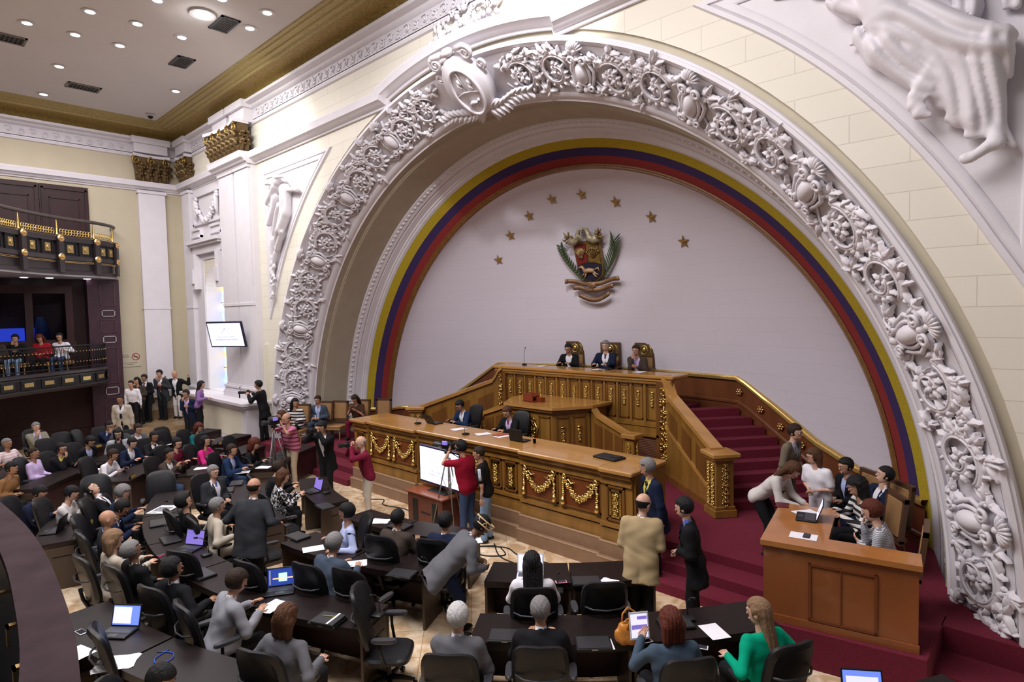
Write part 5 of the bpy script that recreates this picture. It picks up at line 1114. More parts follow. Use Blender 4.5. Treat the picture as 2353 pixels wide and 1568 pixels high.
# ================================================================ PEOPLE
SK = {k: mat('skin_' + k, c, .5, var=.12, vscale=9, spec=.35) for k, c in dict(light=(.66, .39, .28), tan=(.52, .28, .18), brown=(.36, .185, .11), dark=(.17, .085, .05)).items()}
HAIRC = {k: mat('hair_' + k, c, .6, bump=.6, bscale=110, stretch=(1, 1, .25), spec=.25) for k, c in dict(black=(.010, .009, .010), dkbrown=(.030, .017, .011), brown=(.085, .036, .017), blond=(.25, .15, .085), grey=(.22, .21, .21), white=(.55, .54, .54), redbrown=(.10, .022, .012)).items()}
LIP = mat('lips', (.33, .09, .075), .5); EYEW = mat('eye_white', (.7, .68, .66), .3); EYED = mat('eye_dark', (.015, .01, .008), .3)
CL = {}
def cloth(name, col, **k): CL[name] = mat('cloth_' + name, col, k.pop('rough', .85), bump=k.pop('bump', .10), bscale=k.pop('bscale', 60), spec=.12, **k); return CL[name]
for n_, c_ in dict(black=(.012, .012, .014), navy=(.012, .018, .045), blue=(.015, .032, .085), char=(.035, .037, .043), grey=(.12, .12, .135), lgrey=(.26, .26, .29), silver=(.40, .40, .44), tan=(.42, .31, .17), beige=(.50, .44, .36), tweed=(.17, .14, .10), olive=(.23, .22, .17), brown=(.06, .045, .038), caramel=(.25, .13, .055),
      white=(.78, .76, .82), lblue=(.42, .48, .75), blueshirt=(.10, .15, .50), lilac=(.55, .42, .68), pink=(.66, .03, .22), teal=(.01, .13, .14), green=(.0, .33, .19), maroon=(.17, .012, .035), crimson=(.27, .008, .025), purple=(.25, .13, .33), yellow=(.62, .55, .13), cream=(.62, .52, .36), jeans=(.045, .07, .14), ljeans=(.22, .33, .5), khaki=(.46, .37, .26), whitep=(.62, .58, .56), stone=(.52, .46, .37), red=(.42, .01, .02), dkbrownblouse=(.07, .035, .02), slate=(.06, .09, .13), gblue=(.055, .075, .11)).items(): cloth(n_, c_)
def striped(name, a, b, sc, axis='z', w_=.5):
    m = bpy.data.materials.new('cloth_' + name); m.use_nodes = True; nt = m.node_tree; N = nt.nodes; L = nt.links; p = N['Principled BSDF']; p.inputs['Roughness'].default_value = .85
    tc = N.new('ShaderNodeTexCoord'); wv = N.new('ShaderNodeTexWave'); wv.bands_direction = axis.upper(); wv.inputs['Scale'].default_value = sc; wv.inputs['Distortion'].default_value = .6; r = N.new('ShaderNodeValToRGB'); r.color_ramp.interpolation = 'CONSTANT'
    r.color_ramp.elements[0].color = (*a, 1); r.color_ramp.elements[1].color = (*b, 1); r.color_ramp.elements[1].position = w_; L.new(tc.outputs['Object'], wv.inputs['Vector']); L.new(wv.outputs['Fac'], r.inputs[0]); L.new(r.outputs[0], p.inputs['Base Color']); CL[name] = m
striped('pinkstripe', (.50, .17, .26), (.20, .012, .05), 3.2, 'z', .72); striped('bwstripe', (.012, .012, .014), (.75, .73, .72), 3.6, 'z', .5); striped('finestripe', (.20, .20, .22), (.60, .60, .66), 16, 'z', .45); striped('whiteline', (.62, .42, .45), (.7, .62, .6), 5, 'z', .5)
def blotch():
    m = mat('cloth_pattern', (.8, .78, .8), .85, col2=(.012, .012, .014), vscale=26); r = [n for n in m.node_tree.nodes if n.type == 'VALTORGB'][0]; r.color_ramp.interpolation = 'CONSTANT'; r.color_ramp.elements[1].position = .53; CL['pattern'] = m
blotch()
def V3(*a): return np.array(a, float)
def ik(S_, T, a, b, pole):
    d = T - S_; L = np.linalg.norm(d); L2 = min(L, (a + b) * .995); d = d / (L + 1e-9); T2 = S_ + d * L2
    x = (a * a - b * b + L2 * L2) / (2 * L2); h = math.sqrt(max(a * a - x * x, 0)); p = pole - d * np.dot(pole, d); p = p / (np.linalg.norm(p) + 1e-9)
    return S_ + d * x + p * h, T2
ARMS = {   # wrist targets (right, left) relative to a point below the chest: x right, y forward, z height above seat/pelvis
 'desk': ((.16, .42, .29), (-.14, .44, .29)), 'type': ((.09, .46, .30), (-.09, .46, .30)), 'lap': ((.10, .24, .17), (-.10, .24, .17)), 'rest': ((.30, .20, .26), (-.30, .20, .26)), 'chin': ((.04, .18, .49), (-.12, .34, .28)), 'chinL': ((.14, .34, .28), (-.04, .18, .49)),
 'phone': ((.06, .34, .42), (-.10, .30, .34)), 'fold': ((-.08, .26, .30), (.08, .24, .33)), 'hold': ((.14, .36, .44), (-.12, .38, .42)),
 'side': ((.27, .04, -.10), (-.27, .04, -.10)), 'front': ((.05, .20, .12), (-.05, .20, .14)), 'camera': ((.09, .24, .62), (-.08, .27, .62)), 'cross': ((-.12, .18, .34), (.12, .20, .30)), 'sidechin': ((.03, .17, .48), (-.12, .18, .28)), 'down': ((.14, .50, -.02), (-.14, .50, -.02)), 'tripod': ((.05, .34, .60), (-.16, .28, .60)), 'one': ((.24, .30, .25), (-.27, .05, -.05)), 'wide': ((.34, .10, .55), (-.45, -.05, .55)), 'tablet': ((.16, .30, .30), (-.20, .36, .42)), 'elbow': ((.42, .02, .58), (-.20, .25, .25))}
PEOPLE = []
def hand(mb, W, d, side, pn, k=1.0, fr=.0088):
    d = d / np.linalg.norm(d); pn = pn - d * np.dot(pn, d); pn /= np.linalg.norm(pn) + 1e-9; s = np.cross(d, pn) * side
    c = W + d * .045; Mx = Matrix(((s[0], d[0], pn[0]), (s[1], d[1], pn[1]), (s[2], d[2], pn[2]))); mb.ball(tuple(c), (.040, .052, .017), 8, 6, M=Mx)
    for i, (o, L) in enumerate(((-.030, .062), (-.010, .072), (.010, .070), (.029, .055))):
        b = W + d * .085 + s * o; m1 = b + d * L * .5 + pn * .008; m2 = b + d * L * .88 + pn * .028; mb.tube([tuple(b - d * .02), tuple(b), tuple(m1), tuple(m2)], [fr, fr, fr * .92, fr * .75], 6)
    b = W + d * .035 - s * .034; mb.tube([tuple(b + s * .01), tuple(b - s * .022 + d * .022 + pn * .012), tuple(b - s * .022 + d * .052 + pn * .028)], [fr * 1.25, fr * 1.15, fr * .85], 6)
def person(label, x, y, H, pose='sit', z0=0.0, h=1.75, lean=10, arms='desk', top='black', style='suit', shirt='white', tie=None, legs='black', hair='short', hc='black', sk='tan', hy=0, hp=-8, fat=1.0, glasses=False, side=0, scale_res=1.0, headpos=True, shoe=None, kneel=None, seat=None):
    dist = math.hypot(x - 9.18, y + 8.38); res = max(.85, min(1.9, dist / 7.0)) * scale_res
    k = h / 1.75; la = math.radians(lean); sa = math.radians(side); up = V3(math.sin(sa), math.sin(la) * math.cos(sa), math.cos(la) * math.cos(sa)); fw = V3(0, math.cos(la), -math.sin(la)); rt = np.cross(fw, up)
    sit = pose == 'sit'; hz = .525 if sit else .93; HS = 1.10
    Hd = math.radians(H - 90)
    if sit and headpos: ox, oy = -math.sin(Hd) * up[1] * .70 * k, math.cos(Hd) * up[1] * .70 * k; x -= ox; y -= oy; sx_ = up[0] * .7 * k; x -= math.cos(Hd) * sx_; y -= math.sin(Hd) * sx_
    if pose == 'bend': hip = V3(0, -.18, .90)
    else: hip = V3(0, 0, hz)
    def T(u, v, s): return hip + rt * u + fw * v + up * s
    sh = {1: T(.195, 0, .46), -1: T(-.195, 0, .46)}; neck = T(0, -.005, .52)
    hd_pitch = la * (.35 if pose != 'bend' else .8) + math.radians(-hp); hyr = math.radians(hy)
    hf = V3(-math.sin(hyr) * -1 * 1.0, math.cos(hyr), 0); hf = V3(math.sin(hyr), math.cos(hyr), 0)
    hfw = hf * math.cos(hd_pitch) + V3(0, 0, -math.sin(hd_pitch)); hup = hf * math.sin(hd_pitch) + V3(0, 0, math.cos(hd_pitch)); hrt = np.cross(hfw, hup)
    HCn = neck + up * .06 + hup * .115 + hfw * .015
    def Hp(u, v, w_): return HCn + (hrt * u + hfw * v + hup * w_) * HS
    A = ARMS[arms] if isinstance(arms, str) else arms; elb = {}; wr = {}
    for s, tgt in ((1, A[0]), (-1, A[1])):
        t_ = V3(tgt[0], tgt[1], hip[2] + tgt[2]) + (V3(0, hip[1], 0)); chest = T(0, 0, .42)
        if tgt[2] > .45: t_ = t_ + V3(chest[0] - hip[0], chest[1] - hip[1], chest[2] - hip[2] - .42)
        pole = V3(s * .6, -.5, -.8) if tgt[2] < .5 or not sit else V3(s * .5, .2, -1)
        elb[s], wr[s] = ik(sh[s], t_, .285, .255, pole)
    if sit:
        kn = {s: V3(s * .13, .43, .505) for s in (1, -1)}; an = {s: V3(s * .12, .40 if kneel is None else kneel, .09) for s in (1, -1)}
    else: kn = {1: V3(.09, .03 if pose != 'bend' else .02, .50), -1: V3(-.09, .05, .50)}; an = {1: V3(.10, -.02, .085), -1: V3(-.11, .04, .085)}
    hj = {s: hip + V3(s * .09, 0, 0) for s in (1, -1)}
    def torso(X, Y, Z, g):
        x_, y_, z_ = X - hip[0], Y - hip[1], Z - hip[2]; A_ = x_ * rt[0] + y_ * rt[1] + z_ * rt[2]; B_ = (x_ * fw[0] + y_ * fw[1] + z_ * fw[2]) * 1.16; C_ = x_ * up[0] + y_ * up[1] + z_ * up[2]
        f2 = 1 + .5 * (fat - 1); d = cap(A_, B_, C_, (-.07, -.01, .0), (.07, -.01, .0), .112 * f2 + g, .112 * f2 + g)
        d = smin(d, cap(A_, B_, C_, (-.055, .02 * fat - .01, .17), (.055, .02 * fat - .01, .17), .108 * fat + g, .108 * fat + g), .08)
        d = smin(d, cap(A_, B_, C_, (-.085, .005, .33), (.085, .005, .33), .112 * f2 + g, .112 * f2 + g), .08)
        d = smin(d, cap(A_, B_, C_, (-.155, -.01, .440), (.155, -.01, .440), .062 + g, .062 + g), .06); return smin(d, cap(A_, B_, C_, (0, 0, .40), (0, -.01, .50), .085 + g, .05 + g), .05)
    def armsd(X, Y, Z, g, cut=0.0):
        D = None
        for s in (1, -1):
            w_ = elb[s] + (wr[s] - elb[s]) * (1 - cut); d = smin(cap(X, Y, Z, sh[s], elb[s], .052 + g, .043 + g), cap(X, Y, Z, elb[s], w_, .043 + g, .032 + g), .025); D = d if D is None else np.minimum(D, d)
        return D
    def wrk(X, Y, Z, a=.004, f=24): return a * np.sin(f * X + 9 * Z + 3 * np.sin(f * .5 * Z)) * np.sin(f * .8 * Z + f * .4 * Y)
    allp = [hip, neck] + list(sh.values()) + list(elb.values()) + list(wr.values())
    lo = np.min(allp, 0) - .17 * max(1, fat); hi = np.max(allp, 0) + .17 * max(1, fat)
    # body: one continuous mesh, with face and hands
    P_, Q_ = [], []; MI = []; off = 0
    def addm(P, Q, mi=0):
        nonlocal off
        if len(P) == 0: return
        P_.append(np.asarray(P)); Q_.append(np.asarray(Q) + off); MI.append(np.full(len(Q), mi) if np.isscalar(mi) else mi); off += len(P)
    def body(X, Y, Z):
        d = torso(X, Y, Z, -.025); d = smin(d, armsd(X, Y, Z, -.004), .03); d = smin(d, cap(X, Y, Z, T(0, 0, .45), HCn - hup * .06, .060, .052), .03)
        for s in (1, -1): d = smin(d, cap(X, Y, Z, hj[s], kn[s], .078, .052), .03); d = smin(d, cap(X, Y, Z, kn[s], an[s], .050, .036), .02)
        return d
    legs_ = list(kn.values()) + list(an.values()); lo2 = np.minimum(lo, np.min(legs_, 0) - .09); hi2 = np.maximum(hi, np.max(legs_, 0) + .09); hi2 = np.maximum(hi2, HCn)
    P, Q = snets(body, lo2, hi2, .030 if res < 1.2 else .036); addm(P, Q)
    hr = .0085 * res
    def head(X, Y, Z):
        x_, y_, z_ = X - HCn[0], Y - HCn[1], Z - HCn[2]; U_ = x_ * hrt[0] + y_ * hrt[1] + z_ * hrt[2]; V_ = x_ * hfw[0] + y_ * hfw[1] + z_ * hfw[2]; W_ = x_ * hup[0] + y_ * hup[1] + z_ * hup[2]; U_ = U_ / HS; V_ = V_ / HS; W_ = W_ / HS
        d = elp(U_, V_, W_, (0, -.012, .025), (.076, .095, .092)); d = smin(d, elp(U_, V_, W_, (0, .012, -.045), (.058, .068, .075)), .03)
        d = smin(d, cap(U_, V_, W_, (0, .085, .010), (0, .100, -.022), .0075, .0115), .012); d = smin(d, cap(U_, V_, W_, (-.03, .078, .028), (.03, .078, .028), .013, .013), .012)
        for s in (1, -1): d = np.maximum(d, -elp(U_, V_, W_, (s * .030, .098, .008), (.017, .016, .012)) * 1.0); d = smin(d, elp(U_, V_, W_, (s * .078, -.01, -.01), (.010, .020, .030)), .008)
        return smin(d, cap(U_, V_, W_, (-.014, .085, -.062), (.014, .085, -.062), .010, .010), .008)
    P, Q = snets(head, HCn - .165, HCn + .165, hr); addm(P, Q)
    fm = MB()
    for s in (1, -1):
        fm.ball(tuple(Hp(s * .030, .0775, .006)), .0112, 7, 5, mi=2); fm.ball(tuple(Hp(s * .030, .0850, .005)), .0062, 6, 4, mi=3)
        fm.tube([tuple(Hp(s * .014, .095, .027)), tuple(Hp(s * .030, .094, .033)), tuple(Hp(s * .046, .082, .028))], .0030, 5, mi=3)
    fm.tube([tuple(Hp(-.024, .086, -.060)), tuple(Hp(0, .0965, -.058)), tuple(Hp(.024, .086, -.060))], [.003, .006, .003], 5, mi=1)
    for s in (1, -1):
        d = wr[s] - elb[s]; d = d / np.linalg.norm(d)
        if arms in ('chin', 'chinL', 'sidechin', 'camera', 'tripod'): pn = V3(0, -1, .1)
        elif not sit and A[0 if s > 0 else 1][2] < 0.05: pn = V3(-s, .2, 0)
        else: pn = V3(-s * .25, 0, -1)
        hand(fm, wr[s] - d * .012, d, s, pn)
    for s in (1, -1): fm.ball(tuple((an[s] + V3(0, .05, -.05))), (.036, .10, .030), 8, 5)
    # faces of the small parts may be triangles or n-gons: fan them to quads/tris
    vs = np.array(fm.v); qs = []; ms = []
    for f_, m_ in zip(fm.f, fm.mi):
        if len(f_) == 4: qs.append(f_); ms.append(m_)
        elif len(f_) == 3: qs.append((f_[0], f_[1], f_[2], f_[2])); ms.append(m_)
        else:
            for i in range(1, len(f_) - 1): qs.append((f_[0], f_[i], f_[i + 1], f_[i + 1])); ms.append(m_)
    addm(vs, np.array(qs), np.array(ms))
    P = np.concatenate(P_) * k; Q = np.concatenate(Q_); MIa = np.concatenate(MI)
    tri = Q[:, 2] == Q[:, 3]; me = bpy.data.meshes.new('person'); fl = [tuple(q[:3]) if t_ else tuple(q) for q, t_ in zip(Q.tolist(), tri)]
    me.from_pydata(P.tolist(), [], fl)
    for m_ in (SK[sk], LIP, EYEW, EYED): me.materials.append(m_)
    me.polygons.foreach_set('material_index', MIa.astype(np.int32)); me.polygons.foreach_set('use_smooth', [True] * len(fl)); me.update()
    o = bpy.data.objects.new('person', me); COL.objects.link(o); o.location = (x, y, z0 + .001); o.rotation_euler = (0, 0, Hd); tag(o, label, 'person')
    def part(name, f, lo_, hi_, hh, m_):
        P, Q = snets(f, lo_, hi_, hh)
        if len(P): return npmesh(name, P * k, Q, m_, o)
    # hair
    def hairf(X, Y, Z):
        x_, y_, z_ = X - HCn[0], Y - HCn[1], Z - HCn[2]; U_ = x_ * hrt[0] + y_ * hrt[1] + z_ * hrt[2]; V_ = x_ * hfw[0] + y_ * hfw[1] + z_ * hfw[2]; W_ = x_ * hup[0] + y_ * hup[1] + z_ * hup[2]; U_ = U_ / HS; V_ = V_ / HS; W_ = W_ / HS
        th = {'short': .0135, 'long': .016, 'bob': .020, 'curly': .035, 'ring': .007, 'buzz': .0075, 'thick': .020, 'tail': .012}[hair]
        d = elp(U_, V_, W_, (0, -.014, .028), (.078 + th, .095 + th, .092 + th)) + .0022 * np.sin(U_ * 170 + 40 * W_) * np.sin(V_ * 90 + 60 * W_)
        if hair == 'curly': d = d + .010 * np.sin(60 * X) * np.sin(55 * Y) * np.sin(58 * Z); d = smin(d, elp(U_, V_, W_, (0, -.05, -.08), (.11, .08, .12)), .03)
        if hair in ('long', 'bob', 'tail'):
            L = {'long': .30, 'bob': .13, 'tail': .36}[hair]; wd = .062 if hair != 'tail' else .02
            for s in (-1, 0, 1): d = smin(d, cap(U_, V_, W_, (s * wd * .9, -.055, -.02), (s * wd, -.075 if L > .2 else -.045, -L), .052, .038), .025)
            d = d + .003 * np.sin(U_ * 220)
        if hair == 'ring': keep = np.maximum(np.maximum(V_ - .015, W_ - .035), -(W_ + .060))
        elif hair in ('long', 'bob', 'curly', 'tail'): keep = np.minimum(-(W_ - .055 + .35 * np.maximum(V_ - .03, 0)), V_ - .02); keep = np.minimum(-(W_ - .062), V_ - .028)
        else: keep = np.minimum(-(W_ - .058 - .25 * np.maximum(.05 - np.abs(U_), 0)), np.maximum(V_ - .018 + .5 * np.minimum(W_, 0) - .25 * np.maximum(W_ - .03, 0), -(W_ + .070)))
        d = np.maximum(d, keep); return np.maximum(d, -elp(U_, V_, W_, (0, -.012, .025), (.070, .089, .086))) if hair in ('short', 'ring', 'buzz', 'thick') else d
    if hair != 'bald': part('hair', hairf, HCn - np.array([.2, .24, .45 if hair in ('long', 'tail') else .26]), HCn + np.array([.2, .22, .2]), hr * 1.0, HAIRC[hc])
    if glasses:
        g = MB(); Hp0 = Hp
        if glasses == 'up': Hp = lambda u, v, w_: Hp0(u, v * .72, w_ + .062)
        for s in (1, -1): g.tube([tuple(Hp(s * .031 + .023 * cos(t), .101, .005 + .016 * sin(t))) for t in [2 * PI * q / 12 for q in range(12)]], .0022, 4, closed=True); g.tube([tuple(Hp(s * .054, .100, .008)), tuple(Hp(s * .08, .0, .008))], .0022, 4)
        g.tube([tuple(Hp(-.008, .102, .008)), tuple(Hp(.008, .102, .008))], .0022, 4)
        g.v = [(a * k, b * k, c * k) for a, b, c in g.v]; g.build('glasses', BLACK if glasses != 'up' else STEEL, o); Hp = Hp0
    jr = .0165 * res
    def frame_(X, Y, Z):
        x_, y_, z_ = X - hip[0], Y - hip[1], Z - hip[2]; return x_ * rt[0] + y_ * rt[1] + z_ * rt[2], x_ * fw[0] + y_ * fw[1] + z_ * fw[2], x_ * up[0] + y_ * up[1] + z_ * up[2]
    hem = -.27 if not sit else -.10; fh = 1.0 + .6 * (fat - 1)
    def outer(g, vopen, hemv, armcut, neckr=.062):
        def f(X, Y, Z):
            U_, V_, S_ = frame_(X, Y, Z); d = torso(X, Y, Z, g)
            if not sit and hemv < -.12:
                V2 = V_ * 1.12; sk_ = cap(U_, V2, S_, (-.072, 0, .02), (-.085, 0, -.38), .100 * fh + g, .125 * fh + g); d = smin(d, np.minimum(sk_, cap(U_, V2, S_, (.072, 0, .02), (.085, 0, -.38), .100 * fh + g, .125 * fh + g)), .03)
            if sit and hemv < -.05: d = smin(d, cap(X, Y, Z, hip + V3(-.09, .02, .0), hip + V3(-.11, .16, .01), .105, .09), .05); d = smin(d, cap(X, Y, Z, hip + V3(.09, .02, .0), hip + V3(.11, .16, .01), .105, .09), .05)
            d = np.maximum(d, hemv - S_ if not (pose == 'bend') else hemv - S_)
            if vopen: w_ = .012 + .085 * np.clip((S_ - .14) / .34, 0, 1); d = np.maximum(d, -np.maximum(np.abs(U_) - w_, -(V_ - .03)))
            d = np.minimum(d, smin(d + 0, armsd(X, Y, Z, g * .8, armcut), .035)); d = np.maximum(d, -cap(X, Y, Z, T(0, 0.01, .49), T(0, .02, .62), neckr, neckr + .015)); d = d + wrk(X, Y, Z, .005 if res < 1.3 else .003) + .0045 * np.sin(14 * S_ + 9 * U_ + 2 * np.sin(17 * V_)) * np.sin(23 * U_ - 8 * S_); return d
        return f
    lo3 = lo.copy(); lo3[2] = min(lo3[2], hip[2] + hem - .1); lo3[1] -= .04; lo3[0] = min(lo3[0], -.28 * fat); hi3 = hi.copy(); hi3[0] = max(hi3[0], .28 * fat); hi3[1] = max(hi3[1], .32)
    if style == 'suit':
        part('shirt', lambda X, Y, Z: np.minimum(outer(.002, False, -.05, .02, .050)(X, Y, Z), np.maximum(cap(X, Y, Z, T(0, -.005, .47), T(0, .005, .545), .066, .060), -cap(X, Y, Z, T(0, 0, .5), T(0, .012, .7), .046, .054))), lo3, hi3, jr * 1.05, CL[shirt])
        part('jacket', outer(.022, True, hem, .10, .066), lo3, hi3, jr, CL[top])
    else:
        ac = {'shirt': .0, 'short': 1.0, 'blouse': .05, 'sweater': .03}[style]
        def fo(X, Y, Z):
            g = .010 if sit or style == 'shirt' else .020; base = outer(g, False, -.06 if style == 'shirt' else (-.10 if sit else -.12), 0 if ac < 1 else .0, .056)
            if style == 'short':
                U_, V_, S_ = frame_(X, Y, Z); d = torso(X, Y, Z, g); d = np.maximum(d, (-.08 if sit else -.13) - S_)
                for s in (1, -1): d = smin(d, cap(X, Y, Z, sh[s], sh[s] + (elb[s] - sh[s]) * .75, .062, .064), .03)
                return np.maximum(d, -cap(X, Y, Z, T(0, .01, .49), T(0, .02, .62), .056, .07)) + wrk(X, Y, Z, .003)
            return base(X, Y, Z)
        part({'shirt': 'shirt', 'short': 'polo_shirt', 'blouse': 'blouse', 'sweater': 'sweater'}[style], fo, lo3, hi3, jr, CL[top])
    if style == 'suit' and res < 1.9:      # lapels folded back on both sides of the opening
        for sd in (1, -1):
            ys = lambda s: (.124 if s < .40 else .124 - (s - .40) * .55) * (1 + .6 * (fat - 1)); L_ = [(.018, .13), (.055, .24), (.10, .33), (.135, .385), (.085, .41), (.105, .47), (.078, .50), (.072, .44), (.045, .30)]
            mb = MB(); mb.add([tuple(T(sd * u, ys(s) * (1 - .5 * u), s)) for u, s in L_] + [tuple(T(sd * u, ys(s) * (1 - .5 * u) + .010, s)) for u, s in L_], [tuple(range(8, -1, -1)) if sd > 0 else tuple(range(9)), tuple(range(9, 18)) if sd > 0 else tuple(range(17, 8, -1))] + [(i, (i + 1) % 9, 9 + (i + 1) % 9, 9 + i) for i in range(9)]); mb.v = [(a * k, b * k, c * k) for a, b, c in mb.v]; mb.build('lapel', CL[top], o)
    if tie:
        vs = [(-.018, .50), (.018, .50), (.014, .46), (.036, .18), (0, .12), (-.036, .18), (-.014, .46)]; yy = lambda s: .107 * (1 + .6 * (fat - 1)) if s < .42 else .070
        mb = MB(); mb.add([tuple(T(u, yy(s), s)) for u, s in vs] + [tuple(T(u, yy(s) + .012, s)) for u, s in vs], [tuple(range(6, -1, -1)), tuple(range(7, 14))] + [(i, (i + 1) % 7, 7 + (i + 1) % 7, 7 + i) for i in range(7)]); mb.v = [(a * k, b * k, c * k) for a, b, c in mb.v]; mb.build('tie', CL[tie], o)
    def trs(X, Y, Z):
        d = cap(X, Y, Z, hip + V3(-.06, 0, 0), hip + V3(.06, 0, 0), .108 * (1 + .4 * (fat - 1)), .108 * (1 + .4 * (fat - 1)))
        for s in (1, -1): d = smin(d, cap(X, Y, Z, hj[s], kn[s], .096, .070), .03); d = smin(d, cap(X, Y, Z, kn[s], an[s], .068, .060 if not sit else .056), .02)
        return np.maximum(np.maximum(d, -(Z - .055)), Z - hip[2] - .08) + wrk(X, Y, Z, .003, 30)
    lo4 = np.min([hip] + legs_, 0) - .14 * max(1, fat); hi4 = np.max([hip] + legs_, 0) + .15 * max(1, fat); lo4[2] = .03
    part('trousers', trs, lo4, hi4, .022 * min(res, 1.4), CL[legs])
    sh_ = MB()
    for s in (1, -1): a = an[s]; sh_.ball((a[0], a[1] + .05, .048), (.045, .135, .044), 10, 6); sh_.tube([(a[0], a[1], .10), (a[0], a[1] + .01, .05)], [.046, .05], 8)
    for i, q in enumerate(('shoe', 'shoe')):
        m2 = MB(); a = an[1 - 2 * i]; m2.ball((a[0], a[1] + .05, .044), (.045, .135, .043), 10, 6); m2.tube([(a[0], a[1], .10), (a[0], a[1] + .01, .045)], [.046, .05], 8); m2.v = [(p[0] * k, p[1] * k, max(p[2] * k, .001)) for p in m2.v]; m2.build('shoe', CL[shoe] if shoe else BLACK, o, 'all')
    info = dict(o=o, x=x, y=y, H=H, z0=z0, k=k, wr={s: wr[s] * k for s in wr}, head=HCn * k, hd=Hd, label=label, B=(hrt, hfw, hup), sh=sh, elb=elb, k2=k, T=T); PEOPLE.append(info)
    if sit and seat != 'none':
        d = ' '.join(label.replace('person in ', '').replace('person with ', 'a ').replace(',', '').split()[:8])
        if seat == 'guest': gchair(x, y, z0, H, 'tan upholstered chair under ' + d)
        elif seat == 'throne': throne(x, y, z0, H, 'high gilded chair behind ' + d)
        else: chair(x - 0, y, H, 'black swivel chair under ' + d, z=z0)
    return info
def wpt(i, lx, ly, lz): a = i['hd']; return (i['x'] + lx * cos(a) - ly * sin(a), i['y'] + lx * sin(a) + ly * cos(a), i['z0'] + lz)
def Hc(x, y): return math.degrees(math.atan2(2.4 - y, 0 - x))
def dep(label, x, y, dh=0, **k):
    x = 9.1757 + (x - 9.1757) * .972; y = -8.3816 + (y + 8.3816) * .972; return person(label, x, y, Hc(x, y) + dh, **k)
# ---- seated deputies, back rows (head positions on the floor plan)
q = dep; RP = {}
q('person in olive jacket and lilac shirt, hand at the mouth, seated far left', -12.64, -5.3, -20, top='olive', shirt='lilac', hair='short', hc='grey', sk='light', arms='chin', lean=-5)
q('person in pink striped polo with red collar, cut by the left frame edge', -10.29, -6.24, 0, top='whiteline', style='short', hair='buzz', hc='grey', sk='brown', arms='rest', lean=-8)
q('person in lilac shirt looking down at papers, left edge group', -8.27, -6.01, 10, top='lilac', style='shirt', hair='buzz', hc='dkbrown', sk='brown', arms='lap', lean=-4, fat=1.15)
q('person in black suit and yellow shirt, glasses, hand on chin', -8.4, -5.45, -5, top='black', shirt='yellow', hair='short', hc='black', arms='chin', glasses=True, lean=8)
q('person in caramel jacket bent forward at the left frame edge', -6.95, -6.54, -5, top='caramel', style='shirt', hair='short', hc='black', sk='brown', arms='lap', lean=14)
RP['type'] = q('person in navy suit and glasses typing on a laptop near the rail', -4.31, -6.5, -15, top='navy', shirt='lblue', hair='short', hc='black', glasses=True, arms='type', lean=16, hp=-25)
q('person in white and green track top holding a phone', -3.75, -6.15, -10, top='whitep', style='sweater', hair='short', hc='black', sk='light', arms='phone', lean=10, hp=-25)
q('person with shaved crown leaning by the gallery rail, dark jacket', -2.9, -7.15, 0, top='black', hair='ring', hc='dkbrown', sk='tan', lean=20)
q('person in black suit and light blue shirt, reading, glasses', -9.03, -4.75, -5, top='black', shirt='lblue', hair='thick', hc='black', glasses=True, arms='lap', lean=18, hp=-20)
q('person in navy suit with hand across the face, back row', -11.15, -3.85, -15, top='navy', shirt='lblue', tie='lblue', hair='short', hc='black', arms='chin', lean=12, hp=-15)
q('person in silver jacket over black top, glasses, smiling outwards', -9.43, -4.03, -55, top='silver', shirt='black', hair='long', hc='black', sk='light', glasses=True, arms='lap')
q('person in grey waistcoat and white shirt, back row', -9.9, -3.45, -15, top='grey', shirt='white', hair='short', hc='dkbrown', sk='light', arms='desk', hp=-18)
q('person in white shirt leaning forward over the desk', -6.82, -4.76, 0, top='white', style='shirt', hair='short', hc='dkbrown', sk='brown', arms='desk', lean=24, hp=-12)
q('person in navy suit smiling down at papers', -7.87, -4.12, -12, top='navy', shirt='white', hair='short', hc='black', sk='light', arms='desk', lean=16, hp=-18)
q('person in black suit and striped tie holding up a white sheet', -8.14, -3.55, -20, top='black', shirt='white', tie='blue', hair='short', hc='black', sk='brown', arms='hold', lean=6)
RP['mt'] = q('person in maroon track jacket with yellow piping and glasses', -6.75, -3.45, -10, top='maroon', style='sweater', hair='short', hc='black', sk='light', glasses=True, arms='desk', fat=1.1)
q('person in dark brown jacket and white shirt holding a slip of paper', -5.65, -3.96, -10, top='brown', shirt='white', hair='buzz', hc='black', sk='brown', arms='hold', lean=10, legs='jeans')
q('person in teal top with reddish-dark long hair, back right', -8.64, -2.3, 5, top='teal', style='blouse', hair='bob', hc='redbrown', arms='desk', lean=14, hp=-15)
q('person in bright pink cardigan looking up to the podium', -6.38, -2.91, 0, top='pink', style='blouse', hair='long', hc='black', arms='desk', lean=10, hp=4)
q('person in dark grey suit with blue striped tie facing outwards', -3.16, -3.95, -45, top='char', shirt='white', tie='blueshirt', hair='short', hc='grey', sk='light', arms='lap', fat=1.2, lean=0)
q('person in black suit lying back and gazing at the ceiling', -3.9, -5.75, -8, top='black', shirt='white', hair='short', hc='black', sk='light', arms='lap', lean=-22, hp=38)
q('person in navy suit with thick grey hair, head bowed', -3.15, -5.5, -5, top='navy', shirt='white', hair='thick', hc='grey', sk='light', arms='desk', lean=18, hp=-20)
q('person in navy suit and turquoise tie bent over notes', -2.2, -5.75, -8, top='navy', shirt='white', tie='lblue', hair='short', hc='black', sk='brown', arms='desk', lean=22, hp=-25)
q('person with bald head in dark grey suit, left foreground row', -1.51, -6.1, 5, top='char', shirt='lblue', hair='bald', sk='tan', arms='lap', lean=0, fat=1.1)
